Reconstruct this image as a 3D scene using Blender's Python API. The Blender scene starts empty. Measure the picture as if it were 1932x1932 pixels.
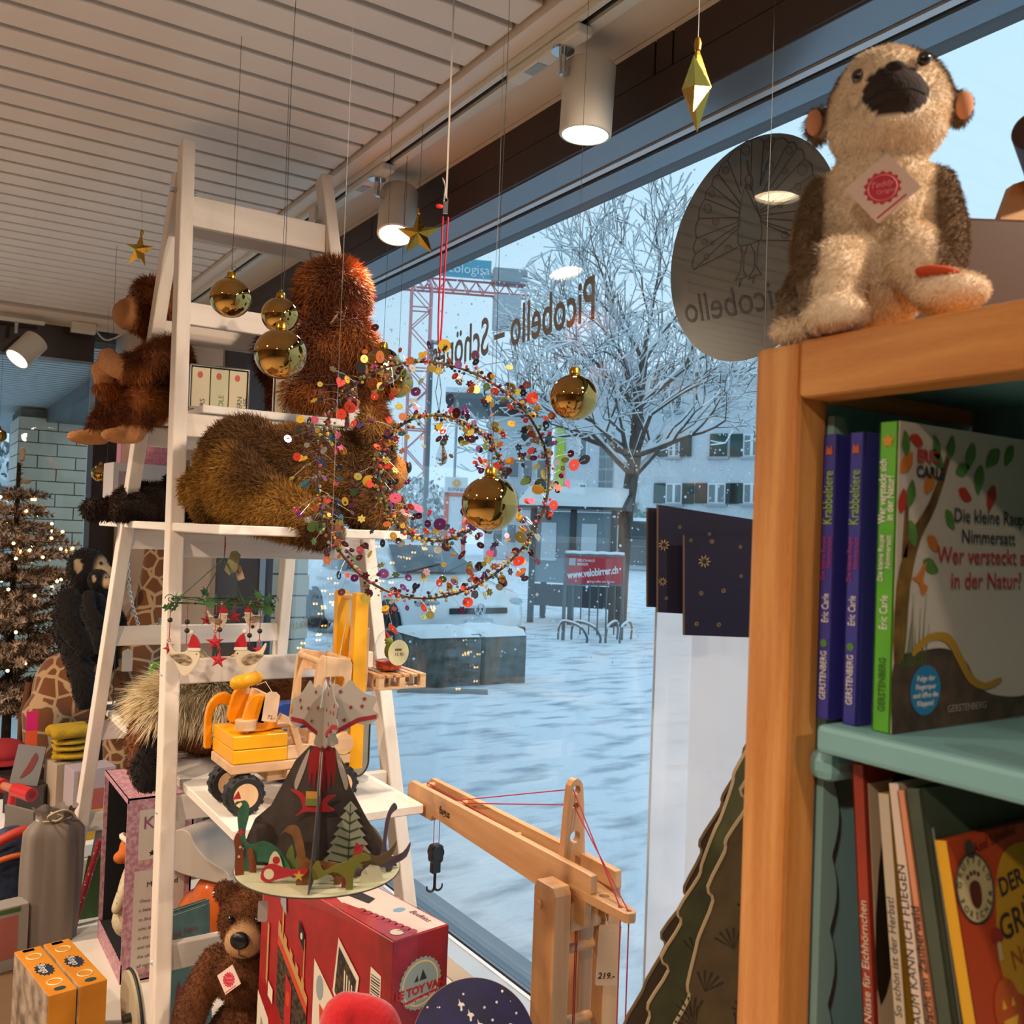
import bpy, bmesh, math, random
import numpy as np
from mathutils import Vector, Matrix, Euler, Quaternion, noise as mnoise
random.seed(7)
sc = bpy.context.scene
COL = sc.collection
PI = math.pi
R = math.radians
# ------------------------------------------------------------------ camera
FPX = 1786.0
YAW, PIT, ROL = R(32.93), R(1.305), R(2.126)
cF = Vector((math.sin(YAW)*math.cos(PIT), math.cos(YAW)*math.cos(PIT), math.sin(PIT)))
_r0 = Vector((math.cos(YAW), -math.sin(YAW), 0)); _u0 = _r0.cross(cF)
cR = _r0*math.cos(ROL)+_u0*math.sin(ROL)
cU = _u0*math.cos(ROL)-_r0*math.sin(ROL)
CAM = Vector((0, 0, 1.6))
cam_d = bpy.data.cameras.new('camera'); cam = bpy.data.objects.new('camera', cam_d); COL.objects.link(cam)
cam.matrix_world = Matrix(((cR.x, cU.x, -cF.x, CAM.x), (cR.y, cU.y, -cF.y, CAM.y), (cR.z, cU.z, -cF.z, CAM.z), (0, 0, 0, 1)))
cam_d.sensor_width = 36; cam_d.lens = FPX/1932*36; cam_d.clip_start = .02; cam_d.clip_end = 400
cam_d.dof.use_dof = True; cam_d.dof.focus_distance = 2.1; cam_d.dof.aperture_fstop = 14
sc.camera = cam
def ray(x, y): return cF+cR*((x-966)/FPX)-cU*((y-966)/FPX)
def at(x, y, d): return CAM+ray(x, y)*d                      # point seen at (x, y), d metres deep
def onX(x, y, X): v = ray(x, y); return CAM+v*(X/v.x)
def onY(x, y, Y): v = ray(x, y); return CAM+v*(Y/v.y)
def onZ(x, y, Z): v = ray(x, y); return CAM+v*((Z-CAM.z)/v.z)
# ------------------------------------------------------------------ world, exposure
wd = bpy.data.worlds.new('overcast_sky'); sc.world = wd; wd.use_nodes = True
bg = wd.node_tree.nodes['Background']; bg.inputs['Color'].default_value = (.53, .77, .94, 1); bg.inputs['Strength'].default_value = 1.25
sc.view_settings.view_transform = 'Standard'; sc.view_settings.look = 'None'
sc.view_settings.exposure = 0.0; sc.view_settings.gamma = 1.0; sc.view_settings.use_curve_mapping = False
sc.cycles.max_bounces = 8; sc.cycles.transparent_max_bounces = 24; sc.cycles.sample_clamp_indirect = 6
sc.cycles.caustics_reflective = False; sc.cycles.caustics_refractive = False
WARM = (1.0, .80, .63)
# ------------------------------------------------------------------ materials
def lin(c):
    if isinstance(c, str):
        c = c.lstrip('#'); c = tuple(int(c[i:i+2], 16)/255 for i in (0, 2, 4))
    return tuple((v/12.92 if v <= .04045 else ((v+.055)/1.055)**2.4) for v in c)
M = {}
def mat(name, col, rough=.5, metal=0, col2=None, scale=8, stretch=(1, 1, 1), bump=0, bscale=None, coat=0, spec=.5, trans=0, emit=0, ecol=None, alpha=1, detail=4, contrast=(.35, .65), sheen=0, bdist=.01):
    if name in M: return M[name]
    m = bpy.data.materials.new(name); m.use_nodes = True; nt = m.node_tree; N = nt.nodes; Lk = nt.links
    b = N['Principled BSDF']; c = lin(col)
    b.inputs['Base Color'].default_value = (*c, 1); b.inputs['Roughness'].default_value = rough; b.inputs['Metallic'].default_value = metal
    b.inputs['Specular IOR Level'].default_value = spec; b.inputs['Coat Weight'].default_value = coat; b.inputs['Transmission Weight'].default_value = trans
    b.inputs['Alpha'].default_value = alpha
    if sheen: b.inputs['Sheen Weight'].default_value = sheen; b.inputs['Sheen Roughness'].default_value = .5
    if emit: b.inputs['Emission Color'].default_value = (*(lin(ecol) if ecol else c), 1); b.inputs['Emission Strength'].default_value = emit
    if col2 or bump:
        tc = N.new('ShaderNodeTexCoord'); mp = N.new('ShaderNodeMapping'); mp.inputs['Scale'].default_value = stretch
        Lk.new(tc.outputs['Object'], mp.inputs['Vector'])
        nz = N.new('ShaderNodeTexNoise'); nz.inputs['Scale'].default_value = scale; nz.inputs['Detail'].default_value = detail
        Lk.new(mp.outputs['Vector'], nz.inputs['Vector'])
        if col2:
            rp = N.new('ShaderNodeValToRGB'); rp.color_ramp.elements[0].position = contrast[0]; rp.color_ramp.elements[1].position = contrast[1]
            rp.color_ramp.elements[0].color = (*c, 1); rp.color_ramp.elements[1].color = (*lin(col2), 1)
            Lk.new(nz.outputs['Fac'], rp.inputs['Fac']); Lk.new(rp.outputs['Color'], b.inputs['Base Color'])
        if bump:
            if bscale:
                nb = N.new('ShaderNodeTexNoise'); nb.inputs['Scale'].default_value = bscale; nb.inputs['Detail'].default_value = 6
                Lk.new(mp.outputs['Vector'], nb.inputs['Vector'])
            else: nb = nz
            bp = N.new('ShaderNodeBump'); bp.inputs['Strength'].default_value = min(1, bump); bp.inputs['Distance'].default_value = bdist
            Lk.new(nb.outputs['Fac'], bp.inputs['Height']); Lk.new(bp.outputs['Normal'], b.inputs['Normal'])
    M[name] = m
    return m
def wood(name, c1, c2, axis=2, scale=3.0, rough=.5, freq=14, dist=2.0, coat=0):
    """grain running along the object axis"""
    if name in M: return M[name]
    m = bpy.data.materials.new(name); m.use_nodes = True; nt = m.node_tree; N = nt.nodes; Lk = nt.links
    b = N['Principled BSDF']; b.inputs['Roughness'].default_value = rough; b.inputs['Coat Weight'].default_value = coat
    tc = N.new('ShaderNodeTexCoord'); mp = N.new('ShaderNodeMapping'); s = [1, 1, 1]; s[axis] = .07; mp.inputs['Scale'].default_value = s
    mp.inputs['Location'].default_value = (.31, .17, .23)
    nz = N.new('ShaderNodeTexNoise'); nz.inputs['Scale'].default_value = scale; nz.inputs['Detail'].default_value = 2
    ml = N.new('ShaderNodeMath'); ml.operation = 'MULTIPLY'; ml.inputs[1].default_value = freq
    sn = N.new('ShaderNodeMath'); sn.operation = 'SINE'
    n2 = N.new('ShaderNodeTexNoise'); n2.inputs['Scale'].default_value = scale*25; n2.inputs['Detail'].default_value = 3
    ad = N.new('ShaderNodeMath'); ad.operation = 'MULTIPLY_ADD'; ad.inputs[1].default_value = .32; ad.inputs[2].default_value = .2
    ad2 = N.new('ShaderNodeMath'); ad2.operation = 'MULTIPLY_ADD'; ad2.inputs[1].default_value = .55
    rp = N.new('ShaderNodeValToRGB'); rp.color_ramp.elements[0].color = (*lin(c1), 1); rp.color_ramp.elements[1].color = (*lin(c2), 1)
    Lk.new(tc.outputs['Object'], mp.inputs['Vector']); Lk.new(mp.outputs['Vector'], nz.inputs['Vector']); Lk.new(mp.outputs['Vector'], n2.inputs['Vector'])
    Lk.new(nz.outputs['Fac'], ml.inputs[0]); Lk.new(ml.outputs[0], sn.inputs[0]); Lk.new(sn.outputs[0], ad.inputs[0])
    Lk.new(n2.outputs['Fac'], ad2.inputs[0]); Lk.new(ad.outputs[0], ad2.inputs[2]); Lk.new(ad2.outputs[0], rp.inputs['Fac']); Lk.new(rp.outputs['Color'], b.inputs['Base Color'])
    M[name] = m
    return m
def vcmat(name, rough=.9, sheen=0, spec=.3, bump=0, bscale=300):
    """colour from the mesh attribute 'coat' (the thing's own colouring)"""
    if name in M: return M[name]
    m = bpy.data.materials.new(name); m.use_nodes = True; nt = m.node_tree; N = nt.nodes
    b = N['Principled BSDF']; b.inputs['Roughness'].default_value = rough; b.inputs['Specular IOR Level'].default_value = spec
    if sheen: b.inputs['Sheen Weight'].default_value = sheen
    a = N.new('ShaderNodeAttribute'); a.attribute_name = 'coat'; nt.links.new(a.outputs['Color'], b.inputs['Base Color'])
    if bump:
        nb = N.new('ShaderNodeTexNoise'); nb.inputs['Scale'].default_value = bscale
        tc = N.new('ShaderNodeTexCoord'); nt.links.new(tc.outputs['Object'], nb.inputs['Vector'])
        bp = N.new('ShaderNodeBump'); bp.inputs['Strength'].default_value = bump; bp.inputs['Distance'].default_value = .004
        nt.links.new(nb.outputs['Fac'], bp.inputs['Height']); nt.links.new(bp.outputs['Normal'], b.inputs['Normal'])
    M[name] = m
    return m
def glassmat(name, tint=(1, 1, 1), rough=0, ior=1.5):
    """thin pane: straight-through light plus real Fresnel reflection"""
    if name in M: return M[name]
    m = bpy.data.materials.new(name); m.use_nodes = True; nt = m.node_tree; N = nt.nodes; N.remove(N['Principled BSDF'])
    t = N.new('ShaderNodeBsdfTransparent'); t.inputs['Color'].default_value = (*tint, 1)
    g = N.new('ShaderNodeBsdfGlossy'); g.inputs['Roughness'].default_value = rough
    fr = N.new('ShaderNodeFresnel'); ge = N.new('ShaderNodeNewGeometry'); mr = N.new('ShaderNodeMapRange')     # same reflectance from either side of the pane
    mr.inputs['To Min'].default_value = ior; mr.inputs['To Max'].default_value = 1/ior; nt.links.new(ge.outputs['Backfacing'], mr.inputs['Value']); nt.links.new(mr.outputs[0], fr.inputs['IOR'])
    mx = N.new('ShaderNodeMixShader'); nt.links.new(fr.outputs[0], mx.inputs[0]); nt.links.new(t.outputs[0], mx.inputs[1]); nt.links.new(g.outputs[0], mx.inputs[2])
    nt.links.new(mx.outputs[0], N['Material Output'].inputs['Surface'])
    M[name] = m
    return m
# ------------------------------------------------------------------ object helpers
def tag(o, label=None, cat=None, group=None, kind=None):
    if label: o['label'] = label
    if cat: o['category'] = cat
    if group: o['group'] = group
    if kind: o['kind'] = kind
    return o
def thing(name, label, cat, loc=(0, 0, 0), rz=0, group=None, rot=None, scale=None):
    o = bpy.data.objects.new(name, None); COL.objects.link(o); o.empty_display_size = .05
    o.location = loc; o.rotation_euler = rot if rot else (0, 0, rz)
    if scale: o.scale = (scale,)*3
    return tag(o, label, cat, group)
def place(o, loc, rz=0, rot=None, scale=None):
    o.location = loc; o.rotation_euler = rot if rot else (0, 0, rz)
    if scale: o.scale = (scale,)*3
    return o
def copy_tree(o, parent=None):
    c = o.copy(); COL.objects.link(c); c.parent = parent
    for ch in list(o.children): copy_tree(ch, c)
    return c
class MB:
    def __init__(s): s.v = []; s.f = []; s.mi = []; s.cur = 0
    def add(s, vs, fs, mtx=None):
        o = len(s.v); s.v += [tuple(mtx @ Vector(p)) if mtx else tuple(p) for p in vs]
        s.f += [tuple(i+o for i in f) for f in fs]; s.mi += [s.cur]*len(fs); return s
    def m(s, i): s.cur = i; return s
    def box(s, c, d, rot=None, ch=0):
        x, y, z = d[0]/2, d[1]/2, d[2]/2
        mt = Matrix.Translation(c) @ (rot.to_4x4() if rot else Matrix())
        if ch <= 0:
            vs = [(-x, -y, -z), (x, -y, -z), (x, y, -z), (-x, y, -z), (-x, -y, z), (x, -y, z), (x, y, z), (-x, y, z)]
            return s.add(vs, [(3, 2, 1, 0), (4, 5, 6, 7), (0, 1, 5, 4), (1, 2, 6, 5), (2, 3, 7, 6), (3, 0, 4, 7)], mt)
        bm = bmesh.new(); bmesh.ops.create_cube(bm, size=1); bmesh.ops.scale(bm, vec=d, verts=bm.verts)
        bmesh.ops.bevel(bm, geom=bm.edges[:], offset=ch, segments=1 if ch < .004 else 2, affect='EDGES', profile=.5)
        bm.verts.index_update(); s.add([v.co[:] for v in bm.verts], [tuple(v.index for v in f.verts) for f in bm.faces], mt); bm.free(); return s
    def b2(s, lo, hi, ch=0):
        return s.box([(a+b)/2 for a, b in zip(lo, hi)], [abs(b-a) for a, b in zip(lo, hi)], ch=ch)
    def cyl(s, p0, p1, r0, r1=None, n=16, caps=True):
        r1 = r0 if r1 is None else r1
        p0 = Vector(p0); p1 = Vector(p1); d = p1-p0
        if d.length < 1e-9: return s
        q = d.to_track_quat('Z', 'Y'); vs = []
        for p, r in ((p0, r0), (p1, r1)):
            for i in range(n):
                a = 2*PI*i/n; vs.append(p+q @ Vector((r*math.cos(a), r*math.sin(a), 0)))
        fs = [(i, (i+1) % n, n+(i+1) % n, n+i) for i in range(n)]
        if caps: fs += [tuple(range(n-1, -1, -1)), tuple(range(n, 2*n))]
        return s.add(vs, fs)
    def lathe(s, prof, n=24, mtx=None, cap=True):
        vs = []; k = len(prof)
        for r, z in prof:
            for i in range(n):
                a = 2*PI*i/n; vs.append((r*math.cos(a), r*math.sin(a), z))
        fs = [(j*n+i, j*n+(i+1) % n, (j+1)*n+(i+1) % n, (j+1)*n+i) for j in range(k-1) for i in range(n)]
        if cap: fs += [tuple(range(n-1, -1, -1)), tuple(range((k-1)*n, k*n))]
        return s.add(vs, fs, mtx)
    def ell(s, c, r, n=16, rot=None):
        if not hasattr(r, '__len__'): r = (r, r, r)
        m = n//2+1; vs = [(0, 0, -1)]
        for j in range(1, m):
            t = -PI/2+PI*j/m
            for i in range(n): a = 2*PI*i/n; vs.append((math.cos(t)*math.cos(a), math.cos(t)*math.sin(a), math.sin(t)))
        vs.append((0, 0, 1)); e = len(vs)-1; fs = [(0, 1+(i+1) % n, 1+i) for i in range(n)]
        for j in range(m-2):
            for i in range(n): fs.append((1+j*n+i, 1+j*n+(i+1) % n, 1+(j+1)*n+(i+1) % n, 1+(j+1)*n+i))
        fs += [(1+(m-2)*n+i, 1+(m-2)*n+(i+1) % n, e) for i in range(n)]
        mt = Matrix.Translation(c) @ (rot.to_4x4() if rot else Matrix()) @ Matrix.Diagonal((*r, 1))
        return s.add(vs, fs, mt)
    def tube(s, pts, r, n=8, closed=False, caps=True):
        pts = [Vector(p) for p in pts]; k = len(pts)
        rr = r if hasattr(r, '__len__') else [r]*k
        vs = []; up = None
        for i, p in enumerate(pts):
            if closed: t = pts[(i+1) % k]-pts[i-1]
            else: t = pts[min(i+1, k-1)]-pts[max(i-1, 0)]
            t.normalize()
            if up is None:
                up = Vector((0, 0, 1)) if abs(t.z) < .9 else Vector((1, 0, 0))
            up = (up-t*up.dot(t))
            if up.length < 1e-6: up = t.orthogonal()
            up.normalize(); w = t.cross(up)
            for j in range(n):
                a = 2*PI*j/n; vs.append(p+(up*math.cos(a)+w*math.sin(a))*rr[i])
        fs = [(i*n+j, i*n+(j+1) % n, ((i+1) % k)*n+(j+1) % n, ((i+1) % k)*n+j) for i in range(k if closed else k-1) for j in range(n)]
        if not closed and caps: fs += [tuple(range(n-1, -1, -1)), tuple(range((k-1)*n, k*n))]
        return s.add(vs, fs)
    def prism(s, poly, t, mtx=None, holes=None, both=True):
        """2-D outline in local XY, extruded from -t/2 to t/2 along Z"""
        if holes:
            bm = bmesh.new(); es = []
            for lp in [poly]+list(holes):
                vv = [bm.verts.new((x, y, 0)) for x, y in lp]
                es += [bm.edges.new((vv[i], vv[(i+1) % len(vv)])) for i in range(len(vv))]
            r = bmesh.ops.triangle_fill(bm, edges=es, use_beauty=True, use_dissolve=False)
            bm.verts.index_update(); vs = [v.co[:] for v in bm.verts]; tris = [tuple(v.index for v in f.verts) for f in bm.faces]; bm.free()
            n = len(vs); V2 = [(x, y, -t/2) for x, y, _ in vs]+[(x, y, t/2) for x, y, _ in vs]
            fs = [tuple(reversed(f)) for f in tris]+[tuple(i+n for i in f) for f in tris]
            o = 0
            for lp in [poly]+list(holes):
                k = len(lp); fs += [(o+i, o+(i+1) % k, n+o+(i+1) % k, n+o+i) for i in range(k)]; o += k
            return s.add(V2, fs, mtx)
        n = len(poly); V2 = [(x, y, -t/2) for x, y in poly]+[(x, y, t/2) for x, y in poly]
        fs = [tuple(range(n-1, -1, -1)), tuple(range(n, 2*n))]+[(i, (i+1) % n, n+(i+1) % n, n+i) for i in range(n)]
        return s.add(V2, fs, mtx)
    def tor(s, c, R_, r, n=32, k=8, rot=None):
        q = rot.to_4x4() if rot else Matrix()
        return s.tube([Matrix.Translation(c) @ q @ Vector((R_*math.cos(2*PI*i/n), R_*math.sin(2*PI*i/n), 0)) for i in range(n)], r, k, closed=True)
    def mesh(s, name):
        me = bpy.data.meshes.new(name); me.from_pydata(s.v, [], s.f)
        if any(s.mi): me.polygons.foreach_set('material_index', s.mi)
        bm = bmesh.new(); bm.from_mesh(me); bmesh.ops.recalc_face_normals(bm, faces=bm.faces); bm.to_mesh(me); bm.free()
        return me
    def build(s, name, mats, parent=None, smooth=False, bevel=0, ang=40):
        me = s.mesh(name); o = bpy.data.objects.new(name, me); COL.objects.link(o)
        for m_ in (mats if isinstance(mats, (list, tuple)) else [mats]): me.materials.append(m_)
        if smooth:
            me.shade_smooth() if hasattr(me, 'shade_smooth') else me.polygons.foreach_set('use_smooth', [True]*len(me.polygons))
            if smooth != 'all': me.set_sharp_from_angle(angle=R(ang))
        if parent: o.parent = parent
        if bevel:
            bv = o.modifiers.new('bevel', 'BEVEL'); bv.width = bevel; bv.segments = 2; bv.limit_method = 'ANGLE'; bv.angle_limit = R(40)
        return o
def part(parent, name, m, fn, **k):
    b = MB(); fn(b); return b.build(name, m, parent, **k)
def struct(name, b, m, **k): return tag(b.build(name, m, **k), kind='structure')
def text(name, s, m, parent, mtx, size=.02, depth=.0004, align='LEFT', bold=0, sx=1, space=1, line=1.0, shear=0):
    cu = bpy.data.curves.new(name, 'FONT'); cu.body = s; cu.size = size; cu.extrude = depth/2; cu.align_x = align; cu.offset = bold
    cu.space_character = space; cu.space_line = line; cu.shear = shear; cu.resolution_u = 3
    o = bpy.data.objects.new(name, cu); COL.objects.link(o)
    dg = bpy.context.evaluated_depsgraph_get(); me = bpy.data.meshes.new_from_object(o.evaluated_get(dg))
    bpy.data.objects.remove(o); bpy.data.curves.remove(cu)
    me.name = name; me.materials.clear(); me.materials.append(m)
    me.transform(mtx @ Matrix.Diagonal((sx, 1, 1, 1)))
    ob = bpy.data.objects.new(name, me); COL.objects.link(ob)
    if parent: ob.parent = parent
    return ob
def frame_mtx(o, ux, uy):
    """local XY plane placed at o with x axis ux and y axis uy"""
    ux = Vector(ux).normalized(); uy = Vector(uy).normalized(); uz = ux.cross(uy)
    return Matrix(((ux.x, uy.x, uz.x, o[0]), (ux.y, uy.y, uz.y, o[1]), (ux.z, uy.z, uz.z, o[2]), (0, 0, 0, 1)))
def star2d(n, ro, ri, rot=PI/2, c=(0, 0)):
    return [(c[0]+(ro if i % 2 == 0 else ri)*math.cos(rot+PI*i/n), c[1]+(ro if i % 2 == 0 else ri)*math.sin(rot+PI*i/n)) for i in range(2*n)]
def circ2d(r, n=20, c=(0, 0), ry=None, a0=0): return [(c[0]+r*math.cos(a0+2*PI*i/n), c[1]+(ry or r)*math.sin(a0+2*PI*i/n)) for i in range(n)]
def rrect(w, h, r, n=5, c=(0, 0)):
    o = []
    for cx, cy, a in ((w/2-r, h/2-r, 0), (-w/2+r, h/2-r, 90), (-w/2+r, -h/2+r, 180), (w/2-r, -h/2+r, 270)):
        for i in range(n+1): t = R(a+90*i/n); o.append((c[0]+cx+r*math.cos(t), c[1]+cy+r*math.sin(t)))
    return o
def spline(pts, n=8, closed=False):
    """Catmull-Rom through 2-D or 3-D points"""
    P = [Vector(p) for p in pts]; k = len(P); out = []
    for i in range(k if closed else k-1):
        p0, p1, p2, p3 = (P[(i-1) % k], P[i], P[(i+1) % k], P[(i+2) % k]) if closed else (P[max(i-1, 0)], P[i], P[i+1], P[min(i+2, k-1)])
        for j in range(n):
            t = j/n; out.append(.5*((2*p1)+(p2-p0)*t+(2*p0-5*p1+4*p2-p3)*t*t+(3*p1-p0-3*p2+p3)*t**3))
    if not closed: out.append(P[-1])
    return [tuple(p) for p in out]
# ------------------------------------------------------------------ soft bodies: blended ellipsoids and tapered limbs -> one continuous mesh
def soft_body(name, prims, voxel, parent, m, smooth_it=6, coat=None, fac=.5):
    b = MB()
    for p in prims:
        if p[0] == 'e': b.ell(p[1], p[2], 20, p[3] if len(p) > 3 else None)
        else:
            pts = spline(p[1], 4); k = len(pts); kr = len(p[2]); rs = []
            for i in range(k):
                t = i/(k-1)*(kr-1); a = min(int(t), kr-2); rs.append(p[2][a]+(p[2][a+1]-p[2][a])*(t-a))
            b.tube(pts, rs, 12); b.ell(pts[0], rs[0], 12); b.ell(pts[-1], rs[-1], 12)
    me = b.mesh(name); o = bpy.data.objects.new(name, me); COL.objects.link(o)
    rm = o.modifiers.new('r', 'REMESH'); rm.mode = 'VOXEL'; rm.voxel_size = voxel
    sm = o.modifiers.new('s', 'SMOOTH'); sm.iterations = smooth_it; sm.factor = fac
    dg = bpy.context.evaluated_depsgraph_get(); me2 = bpy.data.meshes.new_from_object(o.evaluated_get(dg))
    o.modifiers.clear(); o.data = me2; bpy.data.meshes.remove(me); me2.name = name
    me2.materials.clear(); me2.materials.append(m); me2.polygons.foreach_set('use_smooth', [True]*len(me2.polygons))
    if coat: paint(me2, coat)
    if parent: o.parent = parent
    return o
def paint(me, fn):
    n = len(me.vertices); co = np.empty(n*3); me.vertices.foreach_get('co', co); co = co.reshape(-1, 3)
    no = np.empty(n*3); me.vertices.foreach_get('normal', no); no = no.reshape(-1, 3)
    c = np.ones((n, 4)); c[:, :3] = fn(co, no)
    at_ = me.color_attributes.new('coat', 'FLOAT_COLOR', 'POINT'); at_.data.foreach_set('color', c.ravel())
def fur(body, n, length, width, m, comb=(0, 0, -1), lift=.6, seed=1, coat=None, where=None, jitter=.35, name='fur', curl=.25):
    """short pile: two-segment blades rooted all over the body surface; colour follows the body's coat"""
    rng = np.random.default_rng(seed); me = body.data; me.calc_loop_triangles()
    nv = len(me.vertices); co = np.empty(nv*3); me.vertices.foreach_get('co', co); co = co.reshape(-1, 3)
    no = np.empty(nv*3); me.vertices.foreach_get('normal', no); no = no.reshape(-1, 3)
    tr = np.empty(len(me.loop_triangles)*3, dtype=np.int32); me.loop_triangles.foreach_get('vertices', tr); tr = tr.reshape(-1, 3)
    A, B, C_ = co[tr[:, 0]], co[tr[:, 1]], co[tr[:, 2]]
    ar = np.linalg.norm(np.cross(B-A, C_-A), axis=1); pr = ar/ar.sum()
    ix = rng.choice(len(tr), n, p=pr); u = rng.random((n, 2)); fl = u.sum(1) > 1; u[fl] = 1-u[fl]
    w = np.stack([1-u.sum(1), u[:, 0], u[:, 1]], 1)
    P = (co[tr[ix]]*w[:, :, None]).sum(1); Nn = (no[tr[ix]]*w[:, :, None]).sum(1); Nn /= np.linalg.norm(Nn, axis=1)[:, None]+1e-9
    L = np.full(n, length)
    if where is not None:
        k = where(P, Nn); keep = k > .02; P, Nn, L, ix, w = P[keep], Nn[keep], (L*k)[keep], ix[keep], w[keep]; n = len(P)
    L = L*rng.uniform(.6, 1.15, n)
    cb = np.array(comb(P, Nn) if callable(comb) else np.tile(comb, (n, 1)), float)
    cb -= Nn*(cb*Nn).sum(1)[:, None]; cb /= np.linalg.norm(cb, axis=1)[:, None]+1e-6
    D = Nn*lift+cb*(1-lift)+rng.normal(0, jitter, (n, 3)); D /= np.linalg.norm(D, axis=1)[:, None]
    side = np.cross(D, rng.normal(0, 1, (n, 3))); side /= np.linalg.norm(side, axis=1)[:, None]+1e-9
    mid = P+D*L[:, None]*.55; D2 = D+cb*curl; D2 /= np.linalg.norm(D2, axis=1)[:, None]; tip = mid+D2*L[:, None]*.45
    h = side*width/2; V = np.stack([P-h-Nn*.001, P+h-Nn*.001, mid+h*.8, mid-h*.8, tip], 1).reshape(-1, 3)
    i0 = np.arange(n)*5
    F = np.concatenate([np.stack([i0, i0+1, i0+2], 1), np.stack([i0, i0+2, i0+3], 1), np.stack([i0+3, i0+2, i0+4], 1)])
    fm = bpy.data.meshes.new(name); fm.vertices.add(len(V)); fm.vertices.foreach_set('co', V.ravel())
    fm.loops.add(F.size); fm.loops.foreach_set('vertex_index', F.ravel().astype(np.int32))
    fm.polygons.add(len(F)); fm.polygons.foreach_set('loop_start', np.arange(0, F.size, 3, dtype=np.int32)); fm.polygons.foreach_set('loop_total', np.full(len(F), 3, dtype=np.int32))
    fm.update(calc_edges=True)
    if 'coat' in me.color_attributes:
        cc = np.empty(nv*4); me.color_attributes['coat'].data.foreach_get('color', cc); cc = cc.reshape(-1, 4)
        base = (cc[tr[ix]]*w[:, :, None]).sum(1)
    else: base = np.ones((n, 4))
    if coat is not None: base[:, :3] = coat(P, Nn)
    base[:, :3] *= rng.uniform(.75, 1.2, n)[:, None]
    vc = np.repeat(base, 5, 0); at_ = fm.color_attributes.new('coat', 'FLOAT_COLOR', 'POINT'); at_.data.foreach_set('color', vc.ravel())
    fm.materials.append(m); o = bpy.data.objects.new(name, fm); COL.objects.link(o); o.parent = body.parent; o['kind'] = 'stuff'
    o.location = body.location; o.rotation_euler = body.rotation_euler; o.scale = body.scale
    return o
FUR = vcmat('plush_fur', .9, sheen=.08, spec=.2)
SKIN = vcmat('plush_skin', .9, sheen=.08, bump=.3, bscale=400)
def smooth01(x, a, b): t = np.clip((x-a)/(b-a), 0, 1); return t*t*(3-2*t)
def mixc(c1, c2, t): return np.array(c1)[None, :]*(1-t)[:, None]+np.array(c2)[None, :]*t[:, None]
# ================================================================== the shop: shell
ZC = 2.557; GX = 1.335; ZP = .50; YF = 5.2; XL = -3.6; YB = -2.8
ceil_w = mat('ceiling_white', '#dccdbf', .55, col2='#e4d6c8', scale=3)
soff = mat('soffit_panel', '#e2d2c0', .6, col2='#dccab6', scale=2)
brown = mat('brown_fascia', '#3a2925', .45, col2='#34241f', scale=4)
brown2 = mat('brown_anodised', '#2e211e', .4)
alu = mat('grey_frame', '#7b8791', .35, metal=.5)
aluw = mat('pale_frame', '#c9cfd4', .35, metal=.3)
rub = mat('rubber_gasket', '#15161a', .5)
wht = mat('white_laminate', '#dedad2', .45)
wallm = mat('wall_plaster', '#a48e78', .8, col2='#97816b', scale=2)
floorm = mat('floor_vinyl', '#d2c4b2', .4, col2='#c8b9a6', scale=5)
b = MB(); b.b2((XL, YB, -.12), (GX+.25, YF+.2, 0)); struct('floor', b, floorm)
cl = MB(); cl.b2((XL, YB, ZC+.03), (1.2, YF+.2, ZC+.1)); ceiling = struct('ceiling', cl, mat('ceiling_void', '#2a2420', .9))
sl = MB(); sl.b2((XL, -.041, 0), (.94, .041, .03), ch=.004); slm = sl.mesh('slat'); slm.materials.append(ceil_w)
yy = YB+.05
while yy < 4.85:
    o = bpy.data.objects.new('slat', slm); COL.objects.link(o); o.location = (0, yy, ZC); o.parent = ceiling; yy += .1
part(ceiling, 'end_panel', soff, lambda b: b.b2((XL, 4.87, ZC-.004), (1.2, YF, ZC+.03)))
part(ceiling, 'edge_profile', ceil_w, lambda b: b.b2((.945, YB, ZC-.012), (.985, 4.87, ZC+.03)))
part(ceiling, 'soffit_board', soff, lambda b: (b.b2((1.035, YB, ZC-.004), (1.16, 4.87, ZC+.03)), b.b2((1.163, YB, ZC-.004), (1.2, 4.87, ZC+.03))))
# fascia beam above the shop window
b = MB(); b.b2((1.181, YB, 2.42), (1.42, 4.3, ZC+.1)); beam = struct('wall_right', b, brown2)
for (y0, y1) in ((YB, 1.32), (1.323, 1.37), (1.373, 2.66), (2.663, 4.29)):
    part(beam, 'fascia_panel', brown, lambda b: b.b2((1.176, y0+.001, 2.487), (1.182, y1-.001, ZC-.002)))
part(beam, 'fascia_rail', brown, lambda b: b.b2((1.174, YB, 2.415), (1.182, 4.29, 2.484)))
part(beam, 'head_frame', alu, lambda b: b.b2((1.182, YB, 2.412), (1.262, 4.0, 2.421)))
part(beam, 'head_strip', aluw, lambda b: b.b2((1.270, YB, 2.410), (1.287, 4.0, 2.421)))
part(beam, 'head_groove', rub, lambda b: (b.b2((1.262, YB, 2.416), (1.270, 4.0, 2.421)), b.b2((1.287, YB, 2.414), (1.300, 4.0, 2.421))))
part(beam, 'head_frame', alu, lambda b: b.b2((1.300, YB, 2.408), (1.36, 4.0, 2.421)))
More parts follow.
